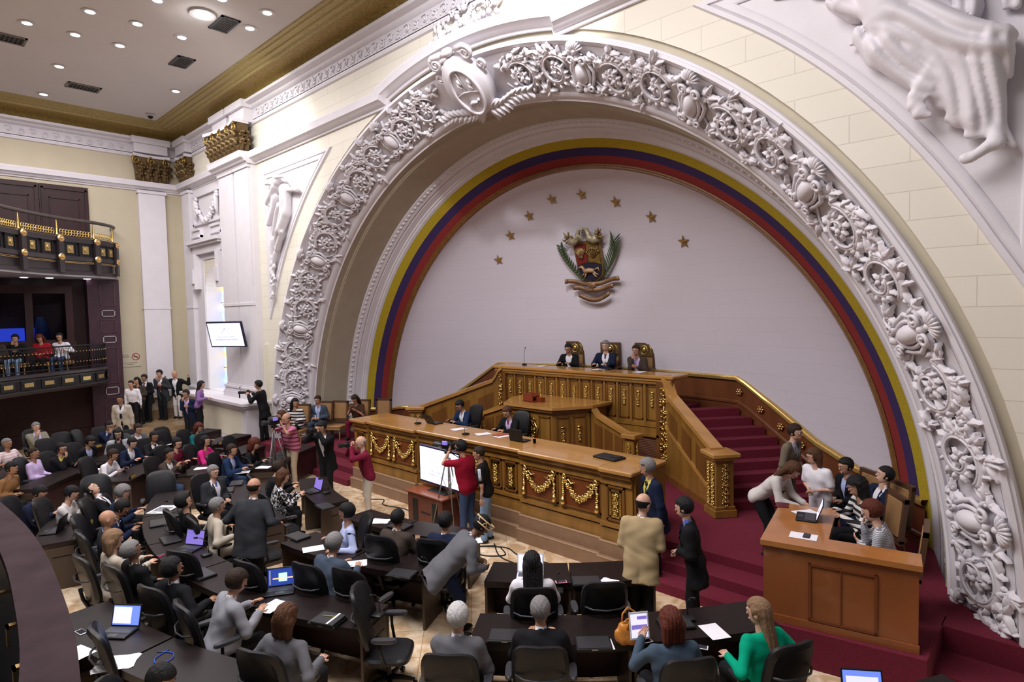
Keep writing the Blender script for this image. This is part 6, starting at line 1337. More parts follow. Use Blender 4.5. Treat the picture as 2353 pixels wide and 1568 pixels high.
q('person in beige jacket with straight light brown hair', -.44, -6.27, 5, top='beige', style='blouse', hair='bob', hc='blond', sk='light', arms='desk', lean=4)
q('person in black suit and glasses looking up, left foreground', .2, -6.2, 5, top='black', shirt='white', tie='char', hair='short', hc='grey', sk='brown', glasses=True, arms='lap', lean=-6, hp=8)
q('person in black suit with open white collar, head turned right', 1.25, -6.05, 5, top='black', shirt='white', hair='thick', hc='black', sk='brown', arms='rest', lean=-4, hp=4, hy=12)
q('person in black sweater and glasses beside an empty chair', -1.54, -5.0, 5, top='black', style='sweater', hair='thick', hc='black', sk='light', glasses=True, arms='lap', lean=-8, hp=10, fat=1.25)
q('person in beige jacket with grey hair, behind an office chair', -.85, -4.75, -5, top='beige', shirt='white', tie='brown', hair='short', hc='grey', sk='tan', arms='rest', lean=2, legs='khaki')
q('person in blue jacket and open pale shirt writing near the photographers', -4.9, -2.88, -8, top='blue', shirt='lblue', hair='short', hc='dkbrown', sk='tan', arms='desk', lean=12, hp=-5, legs='jeans')
q('person in black top with long curly dark hair', -5.2, -2.25, 0, top='black', style='blouse', hair='curly', hc='redbrown', sk='tan', arms='desk', lean=16, hp=-15)
q('person in black suit half hidden behind the patterned blouse', -2.5, -2.95, 0, top='black', shirt='white', hair='thick', hc='dkbrown', sk='light', arms='desk', lean=14, hp=-15)
RP['pat'] = q('person in black and white patterned blouse typing on a laptop', -1.81, -3.18, -5, top='pattern', style='blouse', hair='bob', hc='brown', sk='light', arms='type', lean=16, hp=-12)
q('person in light blue shirt with dark beard smiling back at the camera', 1.07, -3.52, 145, top='lblue', style='shirt', hair='thick', hc='black', arms='rest', lean=-4, hp=-10, hy=20)
q('person in navy suit seen from behind beside a white sheet', 1.99, -4.32, -3, top='gblue', hair='thick', hc='grey', sk='tan', arms='desk', lean=14, hp=-15, fat=1.2)
q('person in brown suit seen from behind in the first row', 1.85, -3.18, 0, top='brown', hair='short', hc='black', sk='brown', arms='desk', lean=14, fat=1.15)
q('person in navy suit seen from behind next to the tripod', 2.51, -2.82, 0, top='navy', hair='thick', hc='black', sk='tan', arms='desk', lean=12, fat=1.15)
q('person in white top with long straight black hair, centre front', 4.43, -3.1, 5, top='white', style='blouse', hair='long', hc='black', arms='desk', lean=10)
q('person in grey suit with white hair, bottom centre', 4.71, -4.53, 3, top='grey', hair='thick', hc='white', sk='light', arms='chinL', lean=14, fat=1.15)
q('person in black suit with cropped grey hair, bottom centre', 5.23, -3.88, 0, top='black', hair='short', hc='grey', sk='tan', arms='desk', lean=16, fat=1.3)
RP['tab'] = q('person in slate blue top holding up a white tablet', 6.35, -3.26, 4, top='slate', style='blouse', hair='bob', hc='redbrown', sk='tan', arms='tablet', lean=10, fat=1.2)
q('person in green blouse with a long ponytail, lower right', 6.91, -2.51, 10, top='green', style='blouse', hair='tail', hc='blond', sk='light', arms='rest', lean=8, fat=1.15, hy=-25, legs='black')
q('person in light grey jacket writing on white sheets', 2.11, -5.64, -20, top='lgrey', hair='thick', hc='dkbrown', sk='tan', arms='desk', lean=20, hp=-15)
q('person in grey top with auburn hair seen from behind', 3.44, -5.69, 0, top='grey', style='blouse', hair='bob', hc='brown', sk='light', arms='rest', lean=8)
RP['ph'] = q('person in black jacket raising a phone, cut by the bottom edge', 3.45, -6.85, -60, top='black', hair='thick', hc='black', arms='phone', lean=12, hp=-20, h=1.65)
q('person in dark jacket half hidden by the rail, texting', 1.1, -7.35, -40, top='black', hair='short', hc='black', arms='phone', lean=10, hp=-20, h=1.65)
# ---- left visitors on the platform
person('person in black and white striped blouse seated behind the photographer', -7.4, -.1, 300, z0=PZ, top='bwstripe', style='blouse', hair='long', hc='black', sk='tan', arms='lap', hy=-60, seat='guest')
bdg = person('person in blue-grey suit with a badge, seated under the arch', -7.35, .62, 300, z0=PZ, top='gblue', shirt='lblue', tie='lblue', hair='short', hc='dkbrown', sk='tan', arms='lap', seat='guest', legs='gblue')
person('person in brown sleeveless blouse reading a phone beside the long desk', -6.7, 1.5, 300, z0=PZ, top='dkbrownblouse', style='short', legs='maroon', hair='long', hc='dkbrown', sk='tan', arms='phone', hp=-30, seat='guest')
gchair(-7.1, 1.05, PZ, 300, 'empty tan upholstered chair between two seated visitors'); gchair(-6.35, 2.1, PZ, 300, 'empty tan upholstered chair at the left end of the long desk')
# ---- officials
person('person in blue suit reading a tablet at the long desk', -1.85, 1.42, 262, z0=.70, top='blue', shirt='white', tie='lblue', hair='short', hc='black', sk='tan', arms='desk', lean=14, hp=-28)
person('person in dark suit and maroon tie writing at the long desk', -.12, 1.28, 268, z0=.72, top='black', shirt='lilac', tie='maroon', hair='short', hc='brown', sk='light', arms='desk', lean=12, hp=-25)
person('person in black suit and glasses, leftmost on the rostrum', -.80, 4.36, 285, z0=1.93, top='black', shirt='white', hair='short', hc='black', sk='tan', glasses=True, arms='desk', lean=12, hp=-18, seat='throne')
person('person in navy suit and tie, middle seat on the rostrum', .38, 4.38, 285, z0=1.93, top='navy', shirt='white', tie='blue', hair='short', hc='grey', sk='light', arms='desk', lean=2, seat='throne', h=1.85)
person('person in dark brown suit, hand on mouth, rightmost on the rostrum', 1.28, 4.35, 275, z0=1.93, top='brown', shirt='lilac', hair='short', hc='dkbrown', sk='tan', arms='chin', lean=12, seat='throne')
# ---- standing figures
person('person in dark grey suit standing with back to the camera between desks', .42, -4.75, 122, 'stand', h=1.78, top='char', hair='ring', hc='dkbrown', sk='tan', arms=((.30, .22, .16), (-.30, .22, .16)), fat=1.55)
hatp = person('person in grey jacket and woven headband bending over a chair', 3.42, -3.42, 62, 'bend', h=1.78, lean=48, top='grey', hair='short', hc='black', sk='dark', arms='down', legs='navy', hp=-5, fat=1.15)
person('person in tan jacket with balding crown, back to the camera', 5.13, -1.80, 112, 'stand', h=1.77, top='tan', hair='ring', hc='black', sk='light', arms='front', fat=1.25, hy=30)
person('person in black suit and blue shirt standing in profile', 5.68, -1.42, 205, 'stand', h=1.76, top='black', shirt='blueshirt', tie='navy', hair='short', hc='black', sk='light', arms='front', hy=15)
person('person in navy suit and yellow shirt, spectacles pushed up on the head', 4.55, -.42, 235, 'stand', z0=.145, h=1.76, top='navy', shirt='yellow', tie='black', hair='thick', hc='grey', sk='tan', arms='side', fat=1.2, hy=25, glasses='up')
cmr = person('person in crimson short-sleeved shirt and headphones filming', 1.02, -1.02, 190, 'stand', h=1.8, top='crimson', style='short', hair='short', hc='black', sk='tan', arms='camera', legs='jeans', fat=1.25)
trk = person('person in black tracksuit top with white sleeve stripes, behind the cameraman', 1.42, -.93, 215, 'stand', h=1.74, top='black', style='short', hair='buzz', hc='dkbrown', sk='tan', arms='side', legs='ljeans')
pb = person('person in black suit photographing towards the deputies', -3.07, -1.54, 292, 'stand', h=1.82, top='black', shirt='white', hair='short', hc='black', sk='tan', arms='camera', hp=-14)
pm = person('person in maroon jacket photographing beside the long desk', -1.25, -1.66, 250, 'stand', h=1.72, top='maroon', style='sweater', hair='ring', hc='grey', sk='light', arms='camera', legs='stone', fat=1.15)
ps = person('person in pink and red striped polo behind a video tripod', -4.75, -1.5, 275, 'stand', h=1.82, top='pinkstripe', style='short', hair='ring', hc='black', sk='tan', arms='tripod', legs='khaki', fat=1.35)
person('person in black clothes standing behind the striped polo', -5.5, -1.25, 250, 'stand', h=1.78, top='black', style='sweater', hair='short', hc='brown', sk='tan', arms='side')
pw_ = person('person in black suit standing at the dado ledge with a long lens camera', -8.6, -.45, 225, 'stand', z0=PZ, h=1.83, top='black', shirt='white', hair='short', hc='black', sk='tan', arms='hold')
q2 = person
q2('person in brown cardigan by the wall below the no smoking sign', -15.0, -2.0, 310, 'stand', z0=.45, h=1.68, top='brown', style='blouse', hair='long', hc='black', arms='front')
q2('person in white long-sleeved shirt standing by the wooden pier', -14.2, -2.4, 315, 'stand', z0=.45, h=1.66, top='white', style='shirt', hair='buzz', hc='black', arms='side')
q2('person in beige jacket, white shirt and dark tie by the back steps', -12.45, -3.15, 318, 'stand', h=1.84, top='beige', shirt='white', tie='black', hair='buzz', hc='black', sk='brown', arms='side')
q2('person in black suit with red tie against the back pilaster', -15.3, -1.68, 305, 'stand', z0=.45, h=1.74, top='black', shirt='white', tie='maroon', hair='short', hc='black', sk='brown', arms='front')
q2('person in dark grey suit, hand at the chin, against the back wall', -15.3, -1.18, 305, 'stand', z0=.45, h=1.86, top='char', shirt='white', tie='maroon', hair='short', hc='black', sk='tan', arms='sidechin')
q2('person in open black jacket and white shirt with one arm stretched out', -15.2, -.72, 310, 'stand', z0=.45, h=1.80, top='black', style='suit', shirt='white', legs='whitep', hair='bald', sk='tan', arms='wide')
q2('person in navy cardigan with hand at the chin by the dado ledge', -12.1, -1.35, 300, 'stand', h=1.84, top='navy', shirt='lilac', hair='short', hc='black', arms='sidechin')
q2('person in purple blouse leaning on the window ledge', -11.5, -1.28, 60, 'stand', z0=.45, h=1.68, top='purple', style='blouse', hair='long', hc='black', sk='tan', arms='one', lean=8)
tag(MB().bbox(-.2, -.2, .40, .2, .2, .445, .01).build('stool', WOODC, None, loc=(-11.5, -1.28, 0)), 'small dark stool under the purple blouse', 'stool')
for a_, b_ in ((-1, -1), (-1, 1), (1, -1), (1, 1)): MB().tube([(a_ * .16, b_ * .16, .40), (a_ * .18, b_ * .18, .001)], .015, 6).build('leg', WOODC, bpy.data.objects['stool'])
# ---- right-hand group round the clerks desk
q2('person in tweed jacket standing at the foot of the right stair', 5.65, 1.9, 355, 'stand', z0=PZ, h=1.78, top='tweed', shirt='lblue', hair='short', hc='dkbrown', sk='light', arms='front', legs='tweed')
q2('person in cream blouse bending over the clerks desk', 5.85, .62, 0, 'bend', z0=PZ, h=1.70, lean=46, top='whitep', style='blouse', hair='long', hc='brown', sk='light', arms=((.12, .62, -.02), (-.12, .62, -.02)), hp=-10)
q2('person in white short-sleeved blouse with glasses, talking', 6.35, 1.25, 250, 'stand', z0=PZ, h=1.58, top='white', style='short', hair='bob', hc='brown', sk='light', arms='front', legs='white', hy=40, glasses=True)
q2('person in dark suit seated near the wall, face turned left', 6.55, 1.85, 230, z0=PZ, top='black', shirt='lblue', hair='short', hc='black', sk='tan', arms='lap', seat='guest')
q2('person in navy suit and white shirt leaning back, right of the group', 7.12, 1.6, 225, z0=PZ, top='navy', shirt='white', hair='short', hc='black', sk='light', arms='lap', lean=-6, hy=20, hp=8, seat='guest', legs='navy')
q2('person in black and white striped top with black hair, at the clerks desk', 6.95, .82, 215, z0=PZ, top='bwstripe', style='blouse', hair='curly', hc='black', sk='tan', arms='desk', lean=16, seat='guest')
cl_ = q2('person in finely striped grey blouse resting chin on hand at a laptop', 7.35, -.12, 188, z0=PZ, top='finestripe', style='blouse', hair='thick', hc='redbrown', sk='light', arms='chin', lean=18, hp=-12, seat='guest')
# ---- gallery visitors
q2('person in black sweater with chin on fist, lower gallery', -14.95, -5.34, 330, z0=2.43, top='black', style='sweater', hair='short', hc='black', arms='chin', legs='ljeans', seat='guest')
q2('person in red blouse looking down, lower gallery', -14.95, -4.72, 330, z0=2.43, top='red', style='blouse', hair='long', hc='redbrown', arms='lap', hp=-28, seat='guest')
q2('person in white shirt with elbow raised, lower gallery', -14.95, -4.22, 325, z0=2.43, top='white', style='shirt', hair='short', hc='black', sk='tan', arms='elbow', legs='jeans', glasses=True, seat='guest')
q2('person in dark brown jacket cut by the left frame edge, lower gallery', -14.9, -5.85, 330, z0=2.43, top='brown', hair='short', hc='black', arms='lap', seat='guest')
# ---- empty chairs
for x, y, dh, lb_ in ((-10.63, -4.94, -20, 'empty black swivel chair in the last row, left of the pair'), (-9.9, -5.35, -10, 'empty black swivel chair in front of the last row pair'), (-10.91, -4.4, 25, 'empty black swivel chair turned aside in the last row'), (-4.45, -5.55, -60, 'large empty black swivel chair facing away at the left'),
    (-3.75, -4.7, -80, 'empty black swivel chair behind the blue striped tie'), (-9.2, -2.85, 0, 'empty black swivel chair near the landing, farther one'), (-8.6, -3.0, 0, 'empty black swivel chair near the landing, nearer one'), (-6.3, -2.15, 0, 'empty black swivel chair between teal top and photographers'),
    (-7.2, -2.5, 0, 'empty black swivel chair behind the pink cardigan'), (3.62, -4.62, -75, 'empty black swivel chair with its seat and star base in full view'), (2.75, -4.35, -5, 'empty black swivel chair between the navy back and the aisle'), (1.6, -5.05, 0, 'empty black swivel chair behind the glowing colourful laptop'),
    (5.15, -2.72, 0, 'empty black swivel chair behind the orange handbag'), (.55, -5.5, 20, 'empty black swivel chair left of the standing grey suit'), (-.1, -4.35, -10, 'empty black swivel chair beside the closed laptop in the second row'), (-1.0, -3.6, 0, 'empty black swivel chair right of the patterned blouse'),
    (2.2, -6.7, -20, 'empty black swivel chair at the bottom beside the papers')):
    chair(x, y, Hc(x, y) + dh, lb_)
# ================================================================ SMALL THINGS
def laptop(x, y, z, H, label, col=None, op=105, scr=None, wd=.34, desktop=None):
    t = thing('laptop', label, 'laptop', (x, y, z), math.radians(H - 90)); b = col or BLACK
    MB().bbox(-wd / 2, -.12, .001, wd / 2, .12, .022, .006).build('base', b, t)
    MB().box(-wd / 2 + .02, -.02, .0215, wd / 2 - .02, .10, .024).box(-.05, -.10, .0215, .05, -.04, .0235).build('keyboard', DKGREY, t)
    a = math.radians(op - 90); m = MB(); m.bbox(-wd / 2, -.006, 0, wd / 2, .006, .23, .004); R_ = lambda u, v, w_: (u, .12 + v * cos(a) + w_ * sin(a), .02 - v * sin(a) + w_ * cos(a))
    m.map(R_).build('lid', b, t)
    s = MB().box(-wd / 2 + .015, -.008, .015, wd / 2 - .015, -.006, .215).map(R_).build('display', scr or mat('screen_off', (.01, .01, .02), .15), t)
    if desktop: 
        for nm, bx, mm in desktop: MB().box(*bx).map(R_).build(nm, mm, t)
    return t
def closed(x, y, z, H, label):
    t = thing('closed_laptop', label, 'laptop', (x, y, z), math.radians(H - 90), 'closed black laptops on the desks'); MB().bbox(-.18, -.125, .001, .18, .125, .030, .006).build('casing', BLACK, t); MB().box(-.165, -.11, .0302, .165, .11, .032).build('lid', mat('lid_sheen', (.03, .03, .034), .35), t); MB().box(-.03, -.126, .015, .03, -.1245, .022).build('latch', STEEL, t); return t
def sheet(x, y, z, H, label, w_=.21, l=.297, n=1, m=None, name='paper_sheet', cat='paper'):
    mb = MB()
    for i in range(n): a = (i - n / 2) * .12; c, s_ = cos(a), sin(a); mb.v += [(u * c - v * s_ + i * .012, u * s_ + v * c, .0012 + i * .0016 + zz) for zz in (0, .0012) for u, v in ((-w_ / 2, -l / 2), (w_ / 2, -l / 2), (w_ / 2, l / 2), (-w_ / 2, l / 2))]; o = i * 8; mb.f += [(o, o + 3, o + 2, o + 1), (o + 4, o + 5, o + 6, o + 7)] + [(o + k, o + (k + 1) % 4, o + 4 + (k + 1) % 4, o + 4 + k) for k in range(4)]; mb.mi += [0] * 6
    return tag(mb.build(name, m or PAPER, None, loc=(x, y, z), rot=math.radians(H - 90)), label, cat)
def mic(x, y, z, H, label, L=.32):
    t = thing('desk_microphone', label, 'microphone', (x, y, z), math.radians(H - 90), 'gooseneck microphones on the desks'); MB().bbox(-.06, -.07, .001, .06, .06, .035, .01).build('base', BLACK, t, True)
    MB().tube([(0, .03, .035), (0, .02, .035 + L * .6), (0, -.06, .035 + L * .9), (0, -.12, .035 + L)], .006, 5).build('gooseneck', DKGREY, t, 'all'); MB().tube([(0, -.115, .032 + L), (0, -.16, .045 + L)], .014, 7).build('capsule', BLACK, t, 'all'); return t
def plate_(x, y, z, H, label):
    t = thing('name_plate', label, 'name plate', (x, y, z), math.radians(H - 90), 'brass name plates on the desks'); MB().add([(-.11, 0, .001), (.11, 0, .001), (.11, .05, .001), (-.11, .05, .001), (-.11, .02, .075), (.11, .02, .075)], [(0, 3, 2, 1), (0, 1, 5, 4), (2, 3, 4, 5), (1, 2, 5), (3, 0, 4)]).build('holder', BLACK, t)
    MB().add([(-.10, -.002, .010), (.10, -.002, .010), (.10, .015, .068), (-.10, .015, .068), (-.10, .002, .010), (.10, .002, .010), (.10, .019, .068), (-.10, .019, .068)], [(0, 1, 2, 3), (7, 6, 5, 4), (0, 4, 5, 1), (1, 5, 6, 2), (2, 6, 7, 3), (3, 7, 4, 0)]).map(lambda u, v, w_: (u, .058 - v, w_)).build('brass_face', mat('plate_brass', (.45, .30, .06), .4, metal=.5), t); return t
DZ_ = .742
def cH(x, y): return Hc(x, y)
SBL = mat('screen_blue', (.2, .3, .7), .3, emit=(.12, .20, .75), estr=.9); SPU = mat('screen_violet', (.2, .15, .5), .3, emit=(.20, .15, .55), estr=.7); SDOC = mat('screen_doc', (.8, .8, .95), .3, emit=(.72, .70, .95), estr=.8); SGL = mat('glow_cyan', (.4, .8, .9), .3, emit=(.45, .85, .9), estr=1.2); SGO = mat('glow_orange', (.9, .5, .2), .3, emit=(.95, .5, .25), estr=1.1); SNV = mat('screen_navy', (.02, .04, .25), .3, emit=(.02, .05, .28), estr=.9)
laptop(1.62, -6.72, DZ_, 128, 'open black laptop with a white document on a blue screen, bottom left', scr=SBL, desktop=[('document', (-.15, -.009, .03, .06, -.008, .20), SDOC)])
laptop(2.02, -5.08, DZ_, 148, 'open laptop with a glowing multicoloured desktop picture', scr=SNV, op=100, desktop=[('glow', (-.03, -.0095, .06, .07, -.008, .16), SGL), ('streak', (-.10, -.0098, .09, .14, -.0085, .105), SGO), ('icons', (-.14, -.0095, .03, -.125, -.008, .20), PAPER)])
laptop(-.35, -5.35, DZ_, 118, 'open laptop with a violet screen in the cluttered third row', scr=SPU)
laptop(-1.62, -2.70, DZ_, 85, 'open laptop with violet screen before the patterned blouse', scr=SPU)
laptop(-3.7, -5.92, DZ_, 75, 'open dark laptop before the glasses and navy suit by the rail')
laptop(-2.9, -6.55, DZ_, 60, 'open laptop with blue screen edge near the gallery rail', scr=SBL)
laptop(7.93, -2.80, DZ_, 125, 'open laptop with a light blue window, bottom right corner', scr=SBL, desktop=[('window', (-.13, -.009, .07, .13, -.008, .17), SDOC)])
laptop(4.10, -2.78, DZ_, 128, 'pale open laptop left of the long black hair', col=mat('white_plastic', (.7, .72, .78), .4), scr=SDOC)
laptop(6.62, -.22, 1.394, 15, 'open laptop with lilac screen on the clerks desk', scr=SDOC, op=110, desktop=[('drawing', (-.03, -.0095, .07, .04, -.008, .13), SPU)])
laptop(1.30, .12, DZ + .002, 272, 'black open laptop seen from behind on the long desk', op=100); laptop(-1.50, .30, DZ + .002, 265, 'dark tablet laptop before the blue suit on the long desk', op=120)
for x, y, lb_ in ((2.78, -3.80, 'closed black laptop on the aisle end desk of the second row'), (3.14, -5.08, 'closed black laptop under the binder by the aisle'), (.45, -4.05, 'closed black laptop beside the standing grey suit'), (4.85, -4.0, 'closed black laptop between white hair and cropped hair, bottom'), (5.62, -3.52, 'closed black laptop left of the orange handbag'), (-.55, -3.02, 'closed black laptop behind the patterned blouse laptop'), (4.72, -2.42, 'black folded cloth-covered laptop by the loose papers'),
    (-1.95, -5.28, 'closed black laptop near the magazine'), (-.95, -5.4, 'closed black laptop before the bald head'), (.75, -5.55, 'closed black laptop before the open white collar'), (-3.35, -3.42, 'closed dark violet folder-like laptop near the blue tie'), (-3.0, -3.75, 'closed dark laptop nearest the blue tie'), (6.05, -2.62, 'closed black laptop before the white tablet'), (2.35, -2.45, 'closed laptop before the navy back beside the tripod'), (1.3, -2.75, 'closed laptop before the brown suit')):
    closed(x, y, DZ_, cH(x, y), lb_)
t = thing('ring_binder', 'black ring binder with a white spine and a pencil on top', 'binder', (3.16, -5.08, DZ_ + .034), math.radians(cH(3.14, -5.1) - 90)); MB().bbox(-.15, -.12, 0, .15, .12, .025, .004).build('cover', mat('binder_black', (.02, .02, .022), .5), t); MB().box(.06, -.12, .025, .085, .12, .03).build('white_spine', PAPER, t); MB().tube([(-.08, .02, .03), (.05, .04, .03)], .005, 6).build('pencil', mat('pencil_ochre', (.5, .3, .06), .5), t)
for x, y, H, n, lb_, kw in ((2.30, -5.32, 110, 2, 'white sheets under the hand of the light grey jacket', {}), (2.25, -6.88, 60, 3, 'stack of white typed sheets at the bottom left', dict(w_=.26, l=.36)), (1.06, -4.12, 70, 1, 'single white sheet on the second row desk', {}), (4.92, -2.30, 100, 4, 'fanned loose white sheets near the tan jacket', {}), (6.42, -2.48, 150, 1, 'white typed sheet left of the green blouse', {}), (.82, -2.80, 40, 3, 'white papers and brochure in the first row', {}),
    (2.62, -2.42, 60, 2, 'pale folder and papers beside the tripod feet', {}), (5.72, -3.42, 140, 1, 'small white leaflet beside the handbag', dict(w_=.12, l=.2)), (1.75, -7.1, 20, 1, 'lilac-grey sheet lying left of the open laptop', {}), (-5.3, -3.4, 60, 3, 'white papers before the pink cardigan', {}), (-4.25, -2.45, 40, 3, 'spread white papers before the curly hair', {}), (-4.2, -2.95, 60, 1, 'white sheet before the blue jacket', {}), (-6.9, -3.75, 60, 2, 'white papers before the smiling navy suit', {}), (-7.2, -5.05, 40, 2, 'white papers near the yellow shirt', {}), (-8.9, -3.0, 30, 2, 'white pages at the back right desk', {}), (2.0, -4.0, 60, 1, 'white sheet right of the navy back', {}), (-7.4, -3.3, 50, 1, 'white sheet before the striped tie', {})):
    sheet(x, y, DZ_, H, lb_, n=n, **kw)
for x, y, z, H, n, lb_ in ((-.55, .15, DZ + .002, 80, 3, 'white file pages before the blue suit on the long desk'), (.25, .12, DZ + .002, 70, 3, 'spread white papers before the maroon tie on the long desk'), (.72, .2, DZ + .002, 85, 1, 'single white page beside the black laptop on the long desk'), (-1.2, 3.72, 2.683, 90, 1, 'white page at the left end of the rostrum counter'), (.55, 3.72, 2.683, 80, 2, 'white papers before the middle official on the rostrum'), (1.75, 3.72, 2.683, 95, 2, 'white papers at the right of the rostrum counter'),
    (6.80, -.90, 1.394, 15, 1, 'white sheet with a phone lying on it, clerks desk'), (6.55, -.02, 1.394, 60, 2, 'white papers under the hand of the cream blouse')):
    sheet(x, y, z, H, lb_, n=n)
sheet(.62, .28, DZ + .008, 80, 'flat red-brown folder on the long desk', m=mat('folder_red', (.35, .06, .03), .6), name='folder', cat='folder'); sheet(6.2, .12, 1.394, 20, 'maroon booklet on the far end of the clerks desk', w_=.2, l=.15, n=3, m=mat('booklet_maroon', (.10, .012, .02), .5), name='booklet', cat='booklet')
t = thing('magazine', 'white magazine with a dark photograph on its cover', 'magazine', (-2.7, -4.98, DZ_), math.radians(40)); MB().bbox(-.17, -.22, .001, .17, .22, .012, .002).build('pages', PAPER, t); MB().box(-.13, -.12, .0121, .13, .12, .0135).box(-.13, -.19, .0121, .0, -.17, .0133).build('cover_photo', mat('photo_grey', (.05, .06, .07), .5, col2=(.35, .36, .4), vscale=20), t)
def phone(x, y, z, H, label, m=BLACK, scr=None, tilt=0):
    t = thing('mobile_phone', label, 'phone', (x, y, z), math.radians(H - 90)); t.rotation_euler = (tilt, 0, math.radians(H - 90)); MB().bbox(-.037, -.072, .001, .037, .072, .010, .003).build('case', m, t); MB().box(-.032, -.06, .0101, .032, .06, .0112).build('screen', scr or mat('screen_off', (.01, .01, .02), .15), t); return t
WPL = mat('white_plastic', (.7, .72, .78), .4)
phone(6.83, -.88, 1.398, 100, 'dark phone on the white sheet, clerks desk'); phone(5.98, -3.12, DZ_, 60, 'white-rimmed phone beside the slate blue top', WPL); phone(6.45, -2.85, DZ_, 20, 'silver-edged phone before the green blouse', WPL); phone(1.28, -6.98, DZ_, 10, 'white phone by the open laptop at the bottom left', WPL); phone(4.48, -2.62, DZ_, 50, 'pink-cased phone right of the long black hair', mat('pink_case', (.75, .3, .4), .5)); phone(-.42, -5.66, DZ_, 110, 'pink-red phone pouch in the cluttered third row', mat('pink_red', (.6, .03, .12), .5)); phone(4.95, -2.38, DZ_ + .012, 70, 'black phone on the fanned sheets')
p = RP['ph']; W_ = wpt(p, p['wr'][1][0], p['wr'][1][1] + .10, p['wr'][1][2] + .03); phone(*W_, p['H'], 'phone with a lit violet screen held at the bottom edge', BLACK, SPU, math.radians(60))
p = RP['tab']; W_ = wpt(p, p['wr'][-1][0] + .02, p['wr'][-1][1] + .09, p['wr'][-1][2] - .06)
t = thing('tablet', 'white tablet with a colourful page held by the slate blue top', 'tablet', W_, p['hd']); t.rotation_euler = (math.radians(-12), 0, p['hd']); MB().bbox(-.10, -.005, 0, .10, .005, .26, .004).build('case', WPL, t); MB().box(-.085, -.007, .02, .085, -.005, .24).build('screen', SDOC, t); MB().box(-.02, -.0085, .19, .08, -.0072, .22).box(-.08, -.0085, .10, .08, -.0072, .14).build('page_blocks', SPU, t)
for x, y, lb_ in ((3.05, -3.6, 'gooseneck microphone at the aisle end of the second row'), (3.45, -4.62, 'gooseneck microphone near the binder'), (1.3, -5.15, 'gooseneck microphone left of the colourful laptop'), (.1, -5.25, 'gooseneck microphone in the cluttered third row'), (1.62, -3.75, 'gooseneck microphone behind the white sheet'), (-.15, -3.9, 'gooseneck microphone left of the closed laptop, second row'), (4.62, -2.85, 'gooseneck microphone by the pink phone'), (5.1, -3.62, 'gooseneck microphone before the black suit, bottom'), (-2.1, -4.95, 'gooseneck microphone by the magazine'), (-1.3, -2.55, 'gooseneck microphone near the patterned blouse'), (-3.6, -6.0, 'gooseneck microphone by the rail laptop'), (-4.3, -2.75, 'gooseneck microphone before the blue jacket'), (6.1, -2.42, 'gooseneck microphone before the white tablet')):
    mic(x, y, DZ_, cH(x, y), lb_, .26)
for x, y, z, H, lb_, L in ((-1.75, .0, DZ + .002, 270, 'low microphone at the left of the long desk', .12), (.02, -.15, DZ + .002, 270, 'microphone between the two officials on the long desk', .16), (-1.85, 3.75, 2.683, 300, 'long gooseneck microphone at the left end of the rostrum', .42), (.85, 3.8, 2.683, 270, 'microphone between middle and right officials on the rostrum', .2)): mic(x, y, z, H, lb_, L)
for x, y, lb_ in ((-7.1, -5.2, 'brass name plate before the yellow shirt'), (-5.65, -4.72, 'brass name plate before the white shirt leaning forward'), (-5.05, -3.2, 'brass name plate before the brown jacket'), (-2.32, -5.02, 'brass name plate behind the magazine'), (-3.35, -5.55, 'brass name plate by the rail laptops'), (-7.7, -2.1, 'brass name plate behind the teal top'), (-3.95, -2.2, 'brass name plate beside the curly hair papers'), (-2.9, -6.05, 'brass name plate nearest the rail'), (-10.0, -4.4, 'brass name plate on the last but one row'), (-.75, -4.95, 'brass name plate in the third row middle'), (-4.35, -2.15, 'brass name plate before the tripod')):
    plate_(x, y, DZ_, cH(x, y), lb_)
# bags
def bag(loc, H, m, label, hand_):
    t = thing('handbag', label, 'handbag', loc, math.radians(H))
    P, Q = snets(lambda X, Y, Z: np.maximum(np.maximum(smin(elp(X, Y, Z, (0, 0, .11), (.19, .085, .13)), elp(X, Y, Z, (0, 0, .05), (.17, .10, .06)), .04), -(Z - .003)), -elp(X, Y, Z, (0, 0, .24), (.13, .03, .08))) + .004 * np.sin(60 * X + 30 * Z), (-.22, -.13, 0), (.22, .13, .28), .012)
    npmesh('body', P, Q, m, t); 
    for s in (-1, 1): MB().tube([(-.09, s * .06, .17), (-.07, s * .08, .26), (0, s * .10, .31), (.07, s * .08, .26), (.09, s * .06, .17)] if hand_ else [(-.1, s * .05, .18), (-.14, s * .1, .27), (-.05, s * .13, .33), (.06, s * .11, .3), (.1, s * .05, .18)], .010, 6).build('handle', m, t, 'all')
    MB().tube([(-.13, 0, .20), (0, 0, .215), (.13, 0, .20)], .006, 5).build('zip', mat('brass_zip', (.6, .45, .2), .3, metal=1), t)
bag((5.88, -3.20, DZ_), 60, mat('orange_leather', (.52, .20, .03), .4, bump=.2), 'orange leather handbag standing on the desk', True); bag((4.02, -3.45, .002), 75, mat('brown_leather', (.22, .075, .018), .4, bump=.2), 'brown leather handbag on the floor beside the centre chair', False)
